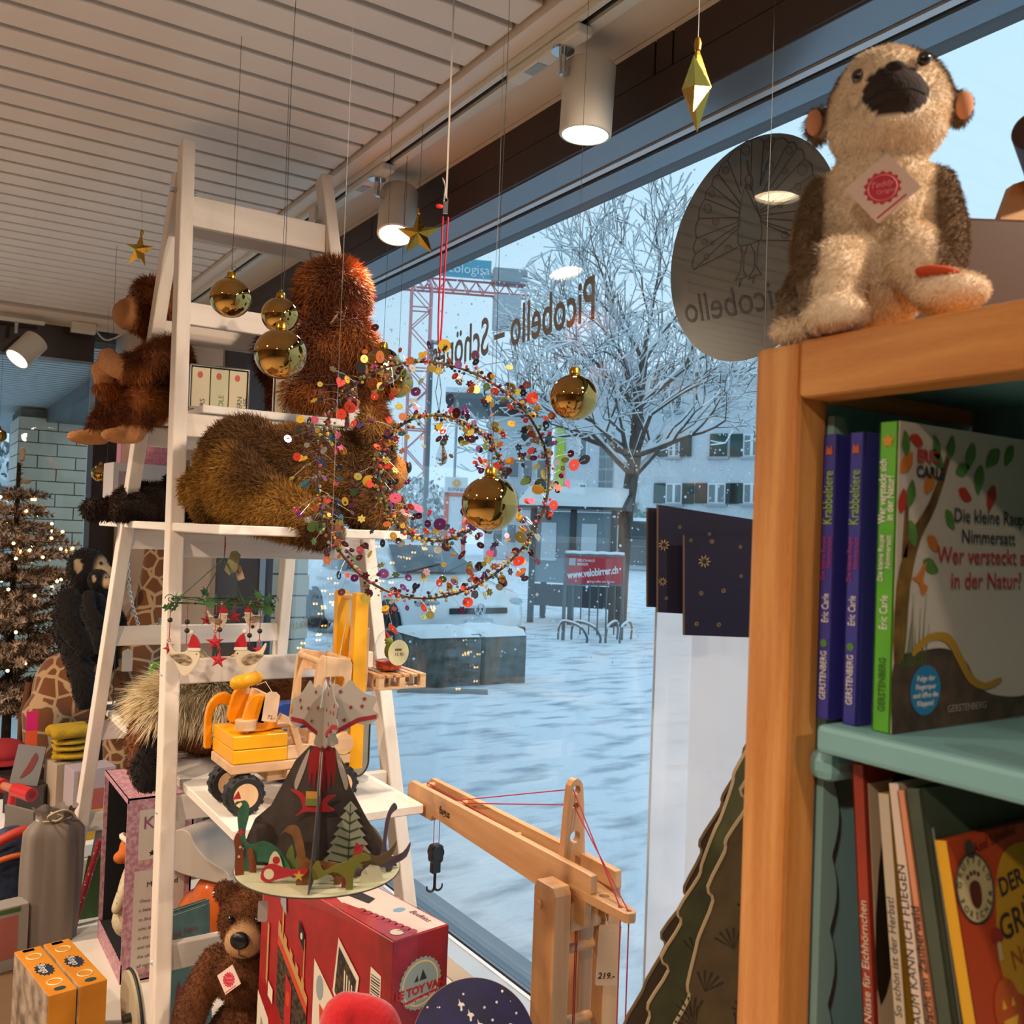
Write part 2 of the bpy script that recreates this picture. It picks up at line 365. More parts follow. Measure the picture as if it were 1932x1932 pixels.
# shop window: pane, sill, end post, wall below
b = MB(); b.b2((GX-.004, YB, .49), (GX+.004, 3.97, 2.42)); win = struct('window_1', b, glassmat('window_glass', (.97, .985, .99)))
b = MB(); b.b2((1.20, YB, 0), (1.36, 4.3, .485)); sillw = struct('wall_front', b, brown2)
part(sillw, 'sill_frame', aluw, lambda b: b.b2((1.243, YB, .484), (1.298, 3.97, .5)))
part(sillw, 'sill_strip', mat('sill_bright', '#e8ecef', .3), lambda b: b.b2((1.298, YB, .484), (1.309, 3.97, .503)))
part(sillw, 'gasket', rub, lambda b: (b.b2((1.309, YB, .484), (1.319, 3.97, .499)), b.b2((1.328, YB, .484), (1.331, 3.97, .501))))
part(sillw, 'sill_frame', alu, lambda b: (b.b2((1.319, YB, .484), (1.328, 3.97, .502)), b.b2((1.331, YB, .484), (1.40, 3.97, .500)), b.b2((1.40, YB, .47), (1.43, 3.97, .49))))
part(sillw, 'sill_board', mat('sill_beige', '#c2a88a', .5), lambda b: b.b2((1.19, YB, .484), (1.243, 4.0, .4995)))
b = MB(); b.b2((1.21, 3.97, 0), (1.36, 4.3, 2.42)); post = struct('wall_corner', b, brown2)
part(post, 'post_strip', alu, lambda b: b.b2((1.30, 3.962, .5), (1.325, 3.972, 2.42)))
b = MB(); b.b2((.935, 5.02, 0), (1.42, 5.4, ZC+.02)); b.b2((1.2, 4.3, 0), (1.42, 5.03, ZC+.02)); struct('wall_pillar', b, mat('pillar_white', '#cdbfb2', .7))
# end wall with its own window
b = MB()
b.b2((XL, YF, 2.39), (.8, YF+.12, ZC+.1)); b.b2((.815, YF, 0), (1.0, YF+.12, 2.39)); b.b2((XL, YF, 0), (.815, YF+.12, .30)); b.b2((-1.5, YF, .3), (-1.38, YF+.12, 2.39))
wb = struct('wall_back', b, brown2)
part(wb, 'jamb_strip', alu, lambda b: (b.b2((.79, YF-.008, .3), (.815, YF+.02, 2.39)), b.b2((XL, YF-.008, 2.375), (.815, YF+.01, 2.39))))
b = MB(); b.b2((XL, YF+.05, .3), (.815, YF+.058, 2.39)); struct('window_2', b, M['window_glass'])
# walls behind and beside the camera (they close the shop and show in the baubles)
b = MB(); b.b2((XL-.1, YB, 0), (XL, YF, ZC+.1)); struct('wall_left', b, wallm)
b = MB(); b.b2((XL, YB-.1, 0), (GX+.25, YB, ZC+.1)); struct('wall_rear', b, wallm)
# ------------------------------------------------------------------ lamps
lampw = mat('lamp_white', '#d8d2c4', .45)
disc = mat('lamp_disc', '#fff3dd', .5, emit=9, ecol='#ffeacc')
chrome = mat('chrome', '#c9cacc', .15, metal=1)
def track(name, x, y0, y1, label, alongx=False, yc=0):
    t = thing(name, label, 'track', (x, y0, ZC), rz=-PI/2 if alongx else 0); L = y1-y0
    part(t, 'rail', lampw, lambda b: (b.b2((-.022, 0, -.026), (-.009, L, 0)), b.b2((.009, 0, -.026), (.022, L, 0)), b.b2((-.01, 0, -.006), (.01, L, 0)), b.b2((.022, 0, -.022), (.038, L, -.012))))
    part(t, 'conductor', rub, lambda b: (b.b2((-.009, .002, -.018), (-.003, L-.002, -.008)), b.b2((.003, .002, -.018), (.009, L-.002, -.008))))
    return t
def spot(label, loc, aim, power, group=None, size=100, r=.05, h=.135, vis=True):
    """track spotlight: adapter on the rail, joint, cylindrical head; its own lamp inside"""
    t = thing('track_spotlight', label, 'spotlight', loc, group=group)
    part(t, 'adapter', lampw, lambda b: b.box((0, .05, -.037), (.034, .24, .02), ch=.004))
    part(t, 'rating_label', mat('label_grey', '#9aa3a6', .5), lambda b: b.box((0, .09, -.0475), (.022, .05, .001)))
    part(t, 'joint', chrome, lambda b: (b.lathe([(.022, -.05), (.022, -.046), (.012, -.046)], 16), b.cyl((0, 0, -.045), (0, 0, -.09), .007), b.box((.012, 0, -.085), (.03, .012, .016))))
    ax = (Vector(aim)-(Vector(loc)+Vector((.055, 0, -.12)))).normalized(); q = ax.to_track_quat('-Z', 'Y'); mt = Matrix.Translation((.062, 0, -.125)) @ q.to_matrix().to_4x4()
    n = 40; hd = part(t, 'head', lampw, lambda b: b.lathe([(r-.012, h/2), (r-.002, h/2), (r, h/2-.003), (r, -h/2+.002), (r-.002, -h/2), (r-.006, -h/2), (r-.006, -h/2+.008)], n, mt), smooth=True)
    part(hd, 'diffuser', disc, lambda b: b.lathe([(.0005, -h/2+.007), (r-.006, -h/2+.007)], n, mt))
    ld = bpy.data.lights.new('spot_light', 'SPOT'); ld.energy = power; ld.color = WARM; ld.spot_size = R(size); ld.spot_blend = .7; ld.shadow_soft_size = .035
    lo = bpy.data.objects.new('spot_light', ld); COL.objects.link(lo); lo.parent = t; lo.matrix_local = mt @ Matrix.Translation((0, 0, -h/2-.012))
    return t
track('lighting_track', 1.008, YB+.3, 4.85, 'white lighting track running along the edge of the slatted ceiling above the window')
spot('white cylinder spotlight above the hanging gold teardrop ornament', (1.008, 1.44, ZC), (1.0, 1.50, 0), 34)
spot('white cylinder spotlight beside the gold star above the wreath', (1.008, 2.26, ZC), (.80, 1.85, .9), 62, size=100)
spot('white cylinder spotlight on the window track above the bookshelf, aimed at the ladder', (1.008, .52, ZC), (.62, 1.95, 1.5), 62, size=80)
spot('white cylinder spotlight on the window track behind the bookshelf, aimed at the toys', (1.008, -.35, ZC), (.62, 1.80, 1.3), 62, size=70)
track('lighting_track', -1.55, 5.03, 6.85, 'white lighting track on the ceiling panel in front of the end window', alongx=True)
t3 = thing('track_spotlight', 'white cylinder spotlight tilted sideways above the snowy christmas tree', 'spotlight', (.43, 5.03, ZC))
part(t3, 'adapter', lampw, lambda b: b.box((.02, 0, -.035), (.2, .03, .018), ch=.003))
part(t3, 'joint', chrome, lambda b: b.cyl((0, 0, -.04), (0, 0, -.10), .009))
q3 = Euler((R(-18), R(38), 0)).to_matrix().to_4x4(); mt3 = Matrix.Translation((.045, -.02, -.175)) @ q3
h3 = part(t3, 'head', lampw, lambda b: b.lathe([(.036, .072), (.058, .072), (.058, -.068), (.052, -.068), (.052, -.06)], 36, mt3), smooth=True)
part(h3, 'diffuser', disc, lambda b: b.lathe([(.0005, -.061), (.052, -.061)], 36, mt3))
ld = bpy.data.lights.new('spot_light', 'SPOT'); ld.energy = 25; ld.color = WARM; ld.spot_size = R(100); ld.spot_blend = .7; ld.shadow_soft_size = .04
lo = bpy.data.objects.new('spot_light', ld); COL.objects.link(lo); lo.parent = t3; lo.matrix_local = mt3 @ Matrix.Translation((0, 0, -.085))
pb = thing('power_feed_box', 'small white power feed box with a drooping cable by the corner post', 'box', (.72, 5.03, ZC))
part(pb, 'housing', lampw, lambda b: b.box((0, 0, -.03), (.11, .05, .05), ch=.004))
part(pb, 'cable', lampw, lambda b: b.tube(spline([(.055, 0, -.03), (.10, -.01, -.075), (.16, -.02, -.05), (.2, -.02, -.002)], 6), .004))
# the shop's other lamps, behind and beside the camera
k = 0
for (x, y, pw) in ((-.75, -.3, 56), (-.75, 1.2, 85), (-.75, 2.7, 125), (-2.3, 1.6, 130), (-2.3, 3.6, 130), (.15, -1.2, 50)):
    spot('white cylinder spotlight over the shop floor behind the window display', (x, y, ZC), (x+.35, y+.25, .6), pw, size=140, group='spotlights over the shop floor')
# ================================================================== outside: snowy square
snow = mat('snow', '#eef2f5', .8, col2='#dfe6ea', scale=1.4, bump=.6, bscale=9)
snowd = mat('snow_trodden', '#e9f0f8', .85, col2='#8b9cab', scale=3.0, stretch=(.7, 1.7, 1), bump=1, bscale=9, contrast=(.50, .74), detail=12, bdist=.03)
def ground():
    xs = np.concatenate([np.linspace(1.43, 14, 90), np.linspace(14.3, 90, 45)]); ys = np.concatenate([np.linspace(-30, 1, 12), np.linspace(1.3, 22, 110), np.linspace(22.6, 110, 40)])
    V = []; 
    for y in ys:
        for x in xs:
            d = math.hypot(x, y); a = mnoise.noise((x*.9, y*2.0, 0))*.014+mnoise.noise((x*2.6, y*4.5, 3))*.018+mnoise.noise((x*7, y*9, 7))*.010
            V.append((x, y, -.02+a*(1 if d < 25 else .3)))
    nx = len(xs); F = [(j*nx+i, j*nx+i+1, (j+1)*nx+i+1, (j+1)*nx+i) for j in range(len(ys)-1) for i in range(nx-1)]
    b = MB(); b.add(V, F); struct('ground', b, snowd, smooth='all')
    b = MB(); b.b2((-40, 5.35, -.12), (1.43, 60, -.03)); b.b2((-40, -30, -.12), (XL-.2, 5.4, -.03)); struct('ground_side', b, snow)
ground()
# snow blocks in front of the window
def at0(x, y, z=0): return onZ(x, y, z)
stone = mat('mossy_concrete', '#6f716d', .9, col2='#4c5049', scale=9, bump=.5, bscale=40)
def block(px0, px1, ytop, ybot, label):
    p0 = at0(px0, ybot); p1 = at0(px1, ybot-6); d = (p1-p0); w = d.length; h = .56
    t = thing('stone_block', label, 'block', (p0.x, p0.y, -.03), rz=math.atan2(d.y, d.x), group='snow covered stone blocks outside')
    part(t, 'body', stone, lambda b: b.b2((0, 0, 0), (w-.01, .75, h), ch=.02), smooth=True)
    def cap(b):
        n, m = 14, 12; V = []
        for j in range(m+1):
            for i in range(n+1):
                u, v = i/n, j/m; e = min(u, 1-u, v, 1-v); V.append((-.02+u*(w+.02), -.03+v*.8, h-.03+(.075+.03*mnoise.noise((u*4+px0, v*4, 1)))*(1-max(0, 1-e*7)**2)))
        b.add(V, [(j*(n+1)+i, j*(n+1)+i+1, (j+1)*(n+1)+i+1, (j+1)*(n+1)+i) for j in range(m) for i in range(n)])
        ed = [i for i in range(n+1)]; 
    part(t, 'snow_cap', snow, cap, smooth='all'); return t
block(793, 908, 1205, 1297, 'dark stone block with a cap of snow, beside the long green stained one')
block(914, 993, 1205, 1291, 'green stained stone block capped with snow in front of the car bonnet')
pl = tag(part(None, 'wooden_plank', mat('plank_grey', '#8b8a86', .8), lambda b: b.b2((-.45, 0, 0), (.45, .12, .04))), 'grey weathered plank lying in the snow against the stone blocks', 'plank'); pp = at0(835, 1306); place(pl, (pp.x, pp.y, -.02), R(-30))
# ------------------------------------------------------------------ white hatchback
def car():
    O = at0(898, 1238); t = thing('hatchback_car', 'white snow dusted hatchback car parked on the square', 'car', (O.x, O.y, -.02), rz=R(-90))
    # local: x forward (front at 0), y left, z up
    paint_ = mat('car_white', '#e6eaec', .3, coat=.6, col2='#d8dee2', scale=3); dark = mat('car_glass', '#3f5560', .08, spec=.8); blk = mat('car_black', '#17191b', .5); tyre = mat('car_tyre', '#151618', .8)
    L, W = 4.2, 1.78
    # body loft: stations along x with half width and profile heights
    st = [(.02, .60, .22, .62, .66), (-.10, .76, .19, .70, .74), (-.30, .845, .17, .80, .83), (-.75, .875, .17, .87, .92), (-1.15, .885, .17, .90, .985), (-2.0, .89, .17, .92, .96), (-3.0, .885, .17, .95, .98), (-3.8, .87, .19, .98, 1.0), (-4.12, .80, .24, .90, .98), (-4.2, .72, .32, .80, .92)]
    def body(b):
        V = []; n = 14
        for x, w, zb, zs, zt in st:
            ring = [(-w*.86, zb), (-w*.97, zb+.08), (-w, zb+.25), (-w, zs-.12), (-w*.965, zs), (-w*.86, zt-.015), (-w*.5, zt+.015), (w*.5, zt+.015), (w*.86, zt-.015), (w*.965, zs), (w, zs-.12), (w, zb+.25), (w*.97, zb+.08), (w*.86, zb)]
            V += [(x, y, z) for y, z in ring]
        k = len(st); F = [(j*n+i, j*n+(i+1) % n, (j+1)*n+(i+1) % n, (j+1)*n+i) for j in range(k-1) for i in range(n)]
        F += [tuple(range(n)), tuple(range((k-1)*n, k*n))]; b.add(V, F)
    bo = part(t, 'body', paint_, body, smooth=True, ang=50)
    # cabin
    cs = [(-1.05, .72, .98), (-1.78, .61, 1.40), (-2.3, .60, 1.475), (-3.1, .59, 1.46), (-3.75, .56, 1.36), (-4.1, .70, .98)]
    def cabin(b):
        V = []; n = 6
        for x, w, z in cs:
            V += [(x, -.80 if z > 1 else -w-.08, .95), (x, -w-.02, max(z-.05, .97)), (x, -w*.8, z), (x, w*.8, z), (x, w+.02, max(z-.05, .97)), (x, .80 if z > 1 else w+.08, .95)]
        F = [(j*n+i, j*n+(i+1) % n, (j+1)*n+(i+1) % n, (j+1)*n+i) for j in range(len(cs)-1) for i in range(n)]; b.add(V, F)
    part(t, 'cabin', paint_, cabin, smooth=True, ang=50)
    def lerp(a, b_, u): return tuple(a[i]+(b_[i]-a[i])*u for i in range(3))
    ws = part(t, 'windscreen', dark, lambda b: b.add([(-1.11, -.64, 1.03), (-1.11, .64, 1.03), (-1.72, .50, 1.385), (-1.72, -.50, 1.385)], [(0, 1, 2, 3)]))
    for v in ws.data.vertices: v.co.x += .03; v.co.z += .02
    part(ws, 'wiper', blk, lambda b: (b.cyl((-1.06, -.5, 1.045), (-1.25, .1, 1.15), .012, n=6), b.cyl((-1.06, .1, 1.045), (-1.3, .55, 1.17), .012, n=6)))
    for s in (1, -1):
        for a, c_ in (((-1.35, 1.02), (-2.35, 1.40)), ((-2.42, 1.02), (-3.35, 1.40))):
            pts = [(a[0], s*.81, 1.0), (c_[0], s*.81, 1.0), (c_[0], s*.645, 1.39), (a[0]-(.55 if a[0] > -2 else 0), s*.645, 1.39)]
            part(t, 'side_window', dark, lambda b: b.add([(p[0], p[1]*1.01, p[2]) for p in pts], [(0, 1, 2, 3)]))
        mr = part(t, 'wing_mirror', paint_, lambda b: b.ell((-1.30, s*.97, 1.06), (.07, .12, .085), 12), smooth=True)
        hl = part(t, 'headlight', mat('car_lamp', '#9fb1ba', .1, spec=.9), lambda b: b.ell((-.19, s*.63, .66), (.16, .19, .085), 14, Euler((0, R(-25), s*R(30))).to_matrix()), smooth=True)
        part(t, 'door_handle', paint_, lambda b: b.box((-2.2, s*.90, .85), (.18, .03, .03)))
        part(t, 'fog_intake', blk, lambda b: b.box((-.03, s*.62, .33), (.14, .24, .10), Euler((0, 0, s*R(-25))).to_matrix()))
        for x in (-.82, -3.42):
            w = part(t, 'wheel', tyre, lambda b: (b.lathe([(.20, -.1), (.30, -.1), (.315, -.07), (.315, .07), (.30, .1), (.20, .1)], 26, Matrix.Translation((x, s*.80, .315)) @ Euler((R(90), 0, 0)).to_matrix().to_4x4())), smooth=True)
            part(w, 'rim', mat('car_rim', '#3d4247', .4, metal=.7), lambda b: [b.cyl((x, s*.895, .315), (x+.2*math.cos(q*2*PI/5), s*.895, .315+.2*math.sin(q*2*PI/5)), .03, .02, 6) for q in range(5)]+[b.tor((x, s*.895, .315), .2, .015, 24, 6, Euler((R(90), 0, 0)).to_matrix())])
            part(t, 'wheel_arch', blk, lambda b: b.lathe([(.02, -.03), (.37, -.03), (.37, .03), (.02, .03)], 26, Matrix.Translation((x, s*.868, .325)) @ Euler((R(90), 0, 0)).to_matrix().to_4x4()))
    part(t, 'grille', blk, lambda b: b.box((.0, 0, .60), (.1, .86, .075), Euler((0, R(-12), 0)).to_matrix(), ch=.01))
    part(t, 'lower_grille', blk, lambda b: b.box((.005, 0, .305), (.1, 1.1, .13), ch=.02))
    part(t, 'number_plate', mat('plate', '#b9c2c6', .5), lambda b: b.box((.058, 0, .455), (.02, .40, .09)))
    em = part(t, 'badge', chrome, lambda b: (b.tor((.06, 0, .625), .075, .009, 28, 6, Euler((0, R(90), 0)).to_matrix()),
        [b.cyl((.06, a[0]*.07, .625+a[1]*.07), (.06, c_[0]*.07, .625+c_[1]*.07), .008, n=6) for a, c_ in (((-.42, .85), (0, .12)), ((0, .12), (.42, .85)), ((-.92, .3), (-.45, -.82)), ((-.45, -.82), (0, .05)), ((0, .05), (.45, -.82)), ((.45, -.82), (.92, .3)))]))
    [part(t, 'tail_light', mat('tail_red', '#a3282c', .3), lambda b: b.ell((-4.08, s*.70, .86), (.07, .12, .12), 10)) for s in (1, -1)]
    return t
car()
# ------------------------------------------------------------------ bare tree carrying snow
bark = mat('bark', '#5d5750', .95, col2='#443f3a', scale=14, stretch=(1, 1, .3), bump=.5)
def tree():
    O = at0(1166, 1178); t = thing('bare_tree', 'bare snow laden tree with spreading twigs on the square', 'tree', (O.x, O.y, -.02))
    rng = random.Random(5); segs = []
    def grow(p, d, r, l, lev):
        k = 3 if lev < 3 else 2; pts = [p]; q = p.copy(); dd = d.copy()
        for i in range(k):
            dd = (dd+Vector((rng.uniform(-.2, .2), rng.uniform(-.2, .2), rng.uniform(-.06, .16)))).normalized(); q = q+dd*l/k; pts.append(q.copy())
        r1 = r*(.62 if lev else .8); segs.append((pts, r, r1, lev))
        if lev >= 6: return
        n = (3 if lev < 5 else 2)
        for i in range(n):
            if lev >= 4 and rng.random() < .12: continue
            a = rng.uniform(0, 2*PI); up = dd.orthogonal().normalized(); up.rotate(Quaternion(dd, a))
            sp = rng.uniform(.45, .85)
            nd = (dd+up*sp+Vector((0, 0, .06))).normalized()
            st_ = pts[-1] if i < 2 else pts[-2]
            grow(st_, nd, r1*(.8 if i == 0 else .66), l*rng.uniform(.66, .86), lev+1)
    h0 = 3.15; trunk = [Vector((.0, 0, 0)), Vector((.03, 0, .9)), Vector((.12, .02, 2.0)), Vector((.26, .0, h0))]
    segs.append((trunk, .155, .125, 0))
    for i in range(9):
        a = i*2*PI/9+.3; el = rng.uniform(.12, .5) if i % 2 else rng.uniform(.5, 1.0)
        grow(Vector((.24+.04*math.cos(a), .04*math.sin(a), h0+(-.35+.12*(i % 4)))), Vector((math.cos(a), math.sin(a), el)).normalized(), .062, 1.12, 1)
    ld_ = [Vector((.26, 0, h0)), Vector((.3, .0, h0+.9)), Vector((.42, .02, h0+1.8))]; segs.append((ld_, .12, .08, 0))
    for i in range(4):
        a = i*PI/2+.6; grow(ld_[1], Vector((math.cos(a), math.sin(a), 1.0)).normalized(), .055, 1.15, 1)
        grow(ld_[2], Vector((math.cos(a+.7), math.sin(a+.7), 1.5)).normalized(), .055, 1.1, 1)
    lv = {}
    for s in segs: lv.setdefault(0 if s[3] == 0 else 1 if s[3] <= 3 else 2, []).append(s)
    tr = MB(); [tr.tube(p, [r+(r1-r)*i/(len(p)-1) for i in range(len(p))], 12) for p, r, r1, l in lv[0]]; trn = tr.build('trunk', bark, t, smooth=True)
    br = MB(); [br.tube(p, [max(.008, r+(r1-r)*i/(len(p)-1)) for i in range(len(p))], 5, caps=False) for p, r, r1, l in lv[1]]; br.build('branches', bark, t, smooth=True)
    tw = MB(); [tw.tube(p, [max(.008, r+(r1-r)*i/(len(p)-1)) for i in range(len(p))], 3, caps=False) for p, r, r1, l in lv[2]]; o = tw.build('twigs', bark, t); o['kind'] = 'stuff'
    sn = MB()
    for p, r, r1, l in segs:
        if l == 0: continue
        d = (p[-1]-p[0]).normalized()
        if abs(d.z) > .93 or rng.random() < .15: continue
        sn.tube([q+Vector((0, 0, max(.008, r)*.75)) for q in p], [max(.012, r*.9)]*len(p), 4, caps=False)
    o = sn.build('snow_on_twigs', snow, t); o['kind'] = 'stuff'
    print('tree segs', len(segs))
tree()
# ------------------------------------------------------------------ sign board with bicycle racks
def velo():
    p0 = at0(1062, 1205); p1 = at0(1172, 1205); d = p1-p0; w = d.length; t = thing('bike_parking_sign', 'red advertising board on grey posts above bicycle racks', 'sign', (p0.x, p0.y, -.02), rz=math.atan2(d.y, d.x))
    S = p0.length/1786*1.0; u = (p0-CAM).dot(cF)/FPX; zt = CAM.z+(1012-1050)*u; zb = CAM.z+(1012-1102)*u; hh = zt-zb
    zt += .02; zb += .02
    pg = mat('post_grey', '#5f676b', .5, metal=.3)
    part(t, 'frame', pg, lambda b: (b.b2((0, -.02, zb-.03), (w, .02, zb)), b.b2((0, -.02, zt), (w, .02, zt+.03)), b.b2((-.02, -.02, zb-.03), (.02, .02, zt+.03)), b.b2((w-.02, -.02, zb-.03), (w+.02, .02, zt+.03))))
    pn = part(t, 'panel', mat('sign_red', '#b3202f', .5), lambda b: b.b2((.02, -.012, zb), (w-.02, .012, zt)))
    wm = mat('sign_white', '#e4e4e6', .5)
    text('lettering', 'www.velobirrer.ch', wm, pn, frame_mtx((.04, -.016, zb+hh*.17), (1, 0, .12), (-.12, 0, 1)), size=.165, depth=.004, bold=.004, sx=.66*w/.95)
    [text('lettering', q_, wm, pn, frame_mtx((w*.19, -.016, zb+hh*z_), (1, 0, 0), (0, 0, 1)), size=.06, depth=.004) for q_, z_ in (('VELOHAUS', .80), ('BIRRER', .66))]
    text('lettering', 'jung toffes abo firmen', wm, pn, frame_mtx((w*.40, -.016, zb+hh*.05), (1, 0, 0), (0, 0, 1)), size=.05, depth=.004)
    part(pn, 'emblem', mat('sign_pale', '#9fa9ae', .5), lambda b: b.b2((.05, -.016, zb+hh*.66), (.16, -.012, zb+hh*.92)))
    part(t, 'snow_ridge', snow, lambda b: b.tube([(w*i/8, 0, zt+.05+.01*(i % 2)) for i in range(9)], .028, 6), smooth='all')
    for x in (0, w): part(t, 'post', pg, lambda b: b.cyl((x, 0, 0), (x, 0, zb), .03, n=8))
    for i in range(6):
        x = w*(.14+.145*i); part(t, 'hanging_bar', pg, lambda b: b.cyl((x, 0, .08), (x, 0, zb), .012, n=6))
    for x, s in ((-.12, 1), (.1, 1), (w-.12, -1), (w+.12, -1)):
        pts = spline([(x, -.1, .02), (x, -.12, .2), (x+.06*s, -.16, .3), (x+.26*s, -.32, .24), (x+.34*s, -.42, .1), (x+.34*s, -.42, .0)], 5)
        part(t, 'bike_rack', pg, lambda b: b.tube(pts, .018, 6), smooth=True)
        part(t, 'rack_snow', snow, lambda b: b.tube([(p[0], p[1], p[2]+.02) for p in pts if p[2] > .2], .018, 5))
velo()
# ------------------------------------------------------------------ glazed shelter
def shelter():
    p0 = at0(1000, 1172); t = thing('glass_shelter', 'small glazed shelter with a snow covered gable roof', 'shelter', (p0.x, p0.y, -.02), rz=R(-48))
    dp = (p0-CAM).dot(cF); u = dp/FPX; ze = 2.10; zr = 2.42; fr = mat('shelter_dark', '#3e4144', .5); gl = mat('shelter_glass', '#7f9097', .15, spec=.7); w, d = 1.5, 1.0
    for x in (0, w*.5, w): part(t, 'post', fr, lambda b: b.b2((x-.05, -.05, 0), (x+.05, .05, ze)))
    for x in (0, w): part(t, 'post', fr, lambda b: b.b2((x-.05, d-.05, 0), (x+.05, d+.05, ze)))
    for i in range(2):
        x0, x1 = w*i/2+.06, w*(i+1)/2-.06
        pn = part(t, 'pane', gl, lambda b: b.b2((x0, -.01, .75), (x1, .01, ze-.05)))
        part(pn, 'notice', mat('notice_paper', '#c6d0d6', .7), lambda b: b.b2((x0+.1, -.03, 1.15), (x1-.25, -.02, 1.85)))
        part(t, 'lower_panel', fr, lambda b: b.b2((x0, -.012, .32), (x1, .012, .72)))
    pn = part(t, 'pane', gl, lambda b: b.b2((w-.01, .06, .75), (w+.01, d-.06, ze-.05)))
    part(pn, 'notice', M['notice_paper'], lambda b: b.b2((w+.012, .2, 1.2), (w+.02, .65, 1.85)))
    m90 = Euler((R(90), 0, R(90))).to_matrix().to_4x4()
    rf = part(t, 'roof', fr, lambda b: b.prism([(-.3, ze), (d+.3, ze), (d+.3, ze+.06), (d/2, zr), (-.3, ze+.06)], w+.5, Matrix.Translation((w/2, 0, 0)) @ m90))
    part(rf, 'roof_snow', snow, lambda b: b.prism([(-.33, ze+.05), (d/2, zr+.02), (d+.33, ze+.05), (d+.33, ze+.13), (d/2, zr+.12), (-.33, ze+.13)], w+.4, Matrix.Translation((w/2-.02, 0, 0)) @ m90))
shelter()
# ------------------------------------------------------------------ buildings
facade = mat('facade_white', '#c9d0d6', .9, col2='#bfc7cd', scale=6)
facade2 = mat('facade_grey', '#9aa4ab', .9); shut = mat('shutter_green', '#2c433f', .7); winf = mat('window_white', '#dfe5e8', .5); winp = mat('window_pane', '#66757c', .1, spec=.7); lime = mat('lime_panel', '#a9c63c', .7)
def facade_house():
    D = 44.0
    A = at(1040, 1010, D*1.15); B_ = at(1480, 1020, D); A.z = B_.z = 0; ux = (B_-A).normalized(); uy = Vector((-ux.y, ux.x, 0)); L = 26
    t = thing('white_building', 'long white building with green shutters and a snow covered roof', 'building', A, rz=math.atan2(ux.y, ux.x))
    def loc(x, y):                                   # pixel -> facade coordinates
        v = ray(x, y); n = uy; s = (A-CAM).dot(n)/v.dot(n); p = CAM+v*s; return (p-A).dot(ux), p.z
    z1 = loc(1400, 700)[1]
    part(t, 'wall', facade, lambda b: b.b2((0, 0, 0), (L, 10, z1)))
    part(t, 'roof', mat('roof_tile_snowy', '#e9eef2', .8), lambda b: b.prism([(-.6, z1), (-.6, z1+.25), (5, z1+1.3), (10.8, z1+.25), (10.8, z1)], L+1, Matrix.Translation((L/2, 0, 0)) @ Euler((R(90), 0, R(90))).to_matrix().to_4x4()))
    part(t, 'eaves', mat('eaves_dark', '#6f777b', .8), lambda b: b.b2((-.3, -.7, z1-.12), (L+.3, -.02, z1+.02)))
    def wnd(px0, px1, py0, py1, sh=(1, 1), panes=2, closed=False):
        x0, za = loc(px0, py1); x1, zb = loc(px1, py0); f_ = part(t, 'window', winf, lambda b: b.b2((x0, -.06, za), (x1, .05, zb)))
        if closed: part(f_, 'shutter', shut, lambda b: b.b2((x0, -.12, za), (x1, -.07, zb)))
        else:
            for i in range(panes):
                a0 = x0+(x1-x0)*i/panes+.08; a1 = x0+(x1-x0)*(i+1)/panes-.08
                part(f_, 'pane', winp, lambda b: b.b2((a0, -.09, za+.08), (a1, -.065, zb-.08)))
            if sh[0]: part(f_, 'shutter', shut, lambda b: b.b2((x0-.62, -.13, za), (x0-.03, -.06, zb)))
            if sh[1]: part(f_, 'shutter', shut, lambda b: b.b2((x1+.03, -.13, za), (x1+.62, -.06, zb)))
        part(f_, 'window_sill', facade2, lambda b: b.b2((x0-.1, -.2, za-.13), (x1+.1, .02, za)))
    wnd(1261, 1284, 820, 862); wnd(1340, 1374, 818, 862, closed=True)
    wnd(1256, 1288, 912, 950); wnd(1335, 1370, 912, 950); wnd(1402, 1436, 912, 950); wnd(1402, 1436, 818, 862)
    for px in (1092, 1187): wnd(px, px+16, 912, 948, (0, 0), 1); wnd(px+2, px+18, 815, 866, (0, 0), 1)
    for px in (1180, 1345, 1260): wnd(px, px+28, 738, 775, (0, 0), 2)
    x0, za = loc(1128, 955); x1, zb = loc(1160, 815); st_ = part(t, 'stair_window', facade2, lambda b: b.b2((x0, -.05, za), (x1, .05, zb)))
    for i in range(6):
        for j in range(2):
            a0 = x0+(x1-x0)*(j*.5+.06); zz = za+(zb-za)*(i/6+.02); part(st_, 'pane', winp, lambda b: b.b2((a0, -.1, zz), (a0+(x1-x0)*.36, -.06, zz+(zb-za)*.13)))
    x0, za = loc(1048, 940); x1, zb = loc(1068, 808); part(t, 'lime_panel', lime, lambda b: b.b2((x0, -.10, za), (x1, .02, zb)))
    x0, zs = loc(1080, 985); x1, zt = loc(1500, 1010); z3 = loc(1200, 984)[1]; z4 = loc(1200, 1012)[1]
    part(t, 'shop_canopy', mat('canopy_dark', '#4c5054', .7), lambda b: b.b2((3.5, -1.2, z4), (L, 0, z3)))
    part(t, 'canopy_snow', snow, lambda b: b.b2((3.4, -1.25, z3), (L, 0, z3+.16)))
    x0, za = loc(1178, 976); x9, zb = loc(1178, 960); text('lettering', 'Bl Apotheke', mat('letter_green', '#2f7f70', .5), t, frame_mtx((x0, -.2, za), (1, 0, 0), (0, 0, 1)), size=(zb-za)*1.45, depth=.05, bold=.01)
    for i in range(9): part(t, 'shop_front', winp, lambda b: b.b2((4+i*2.4, -.08, .25), (6.1+i*2.4, .02, z4-.1)))
    return t
facade_house()
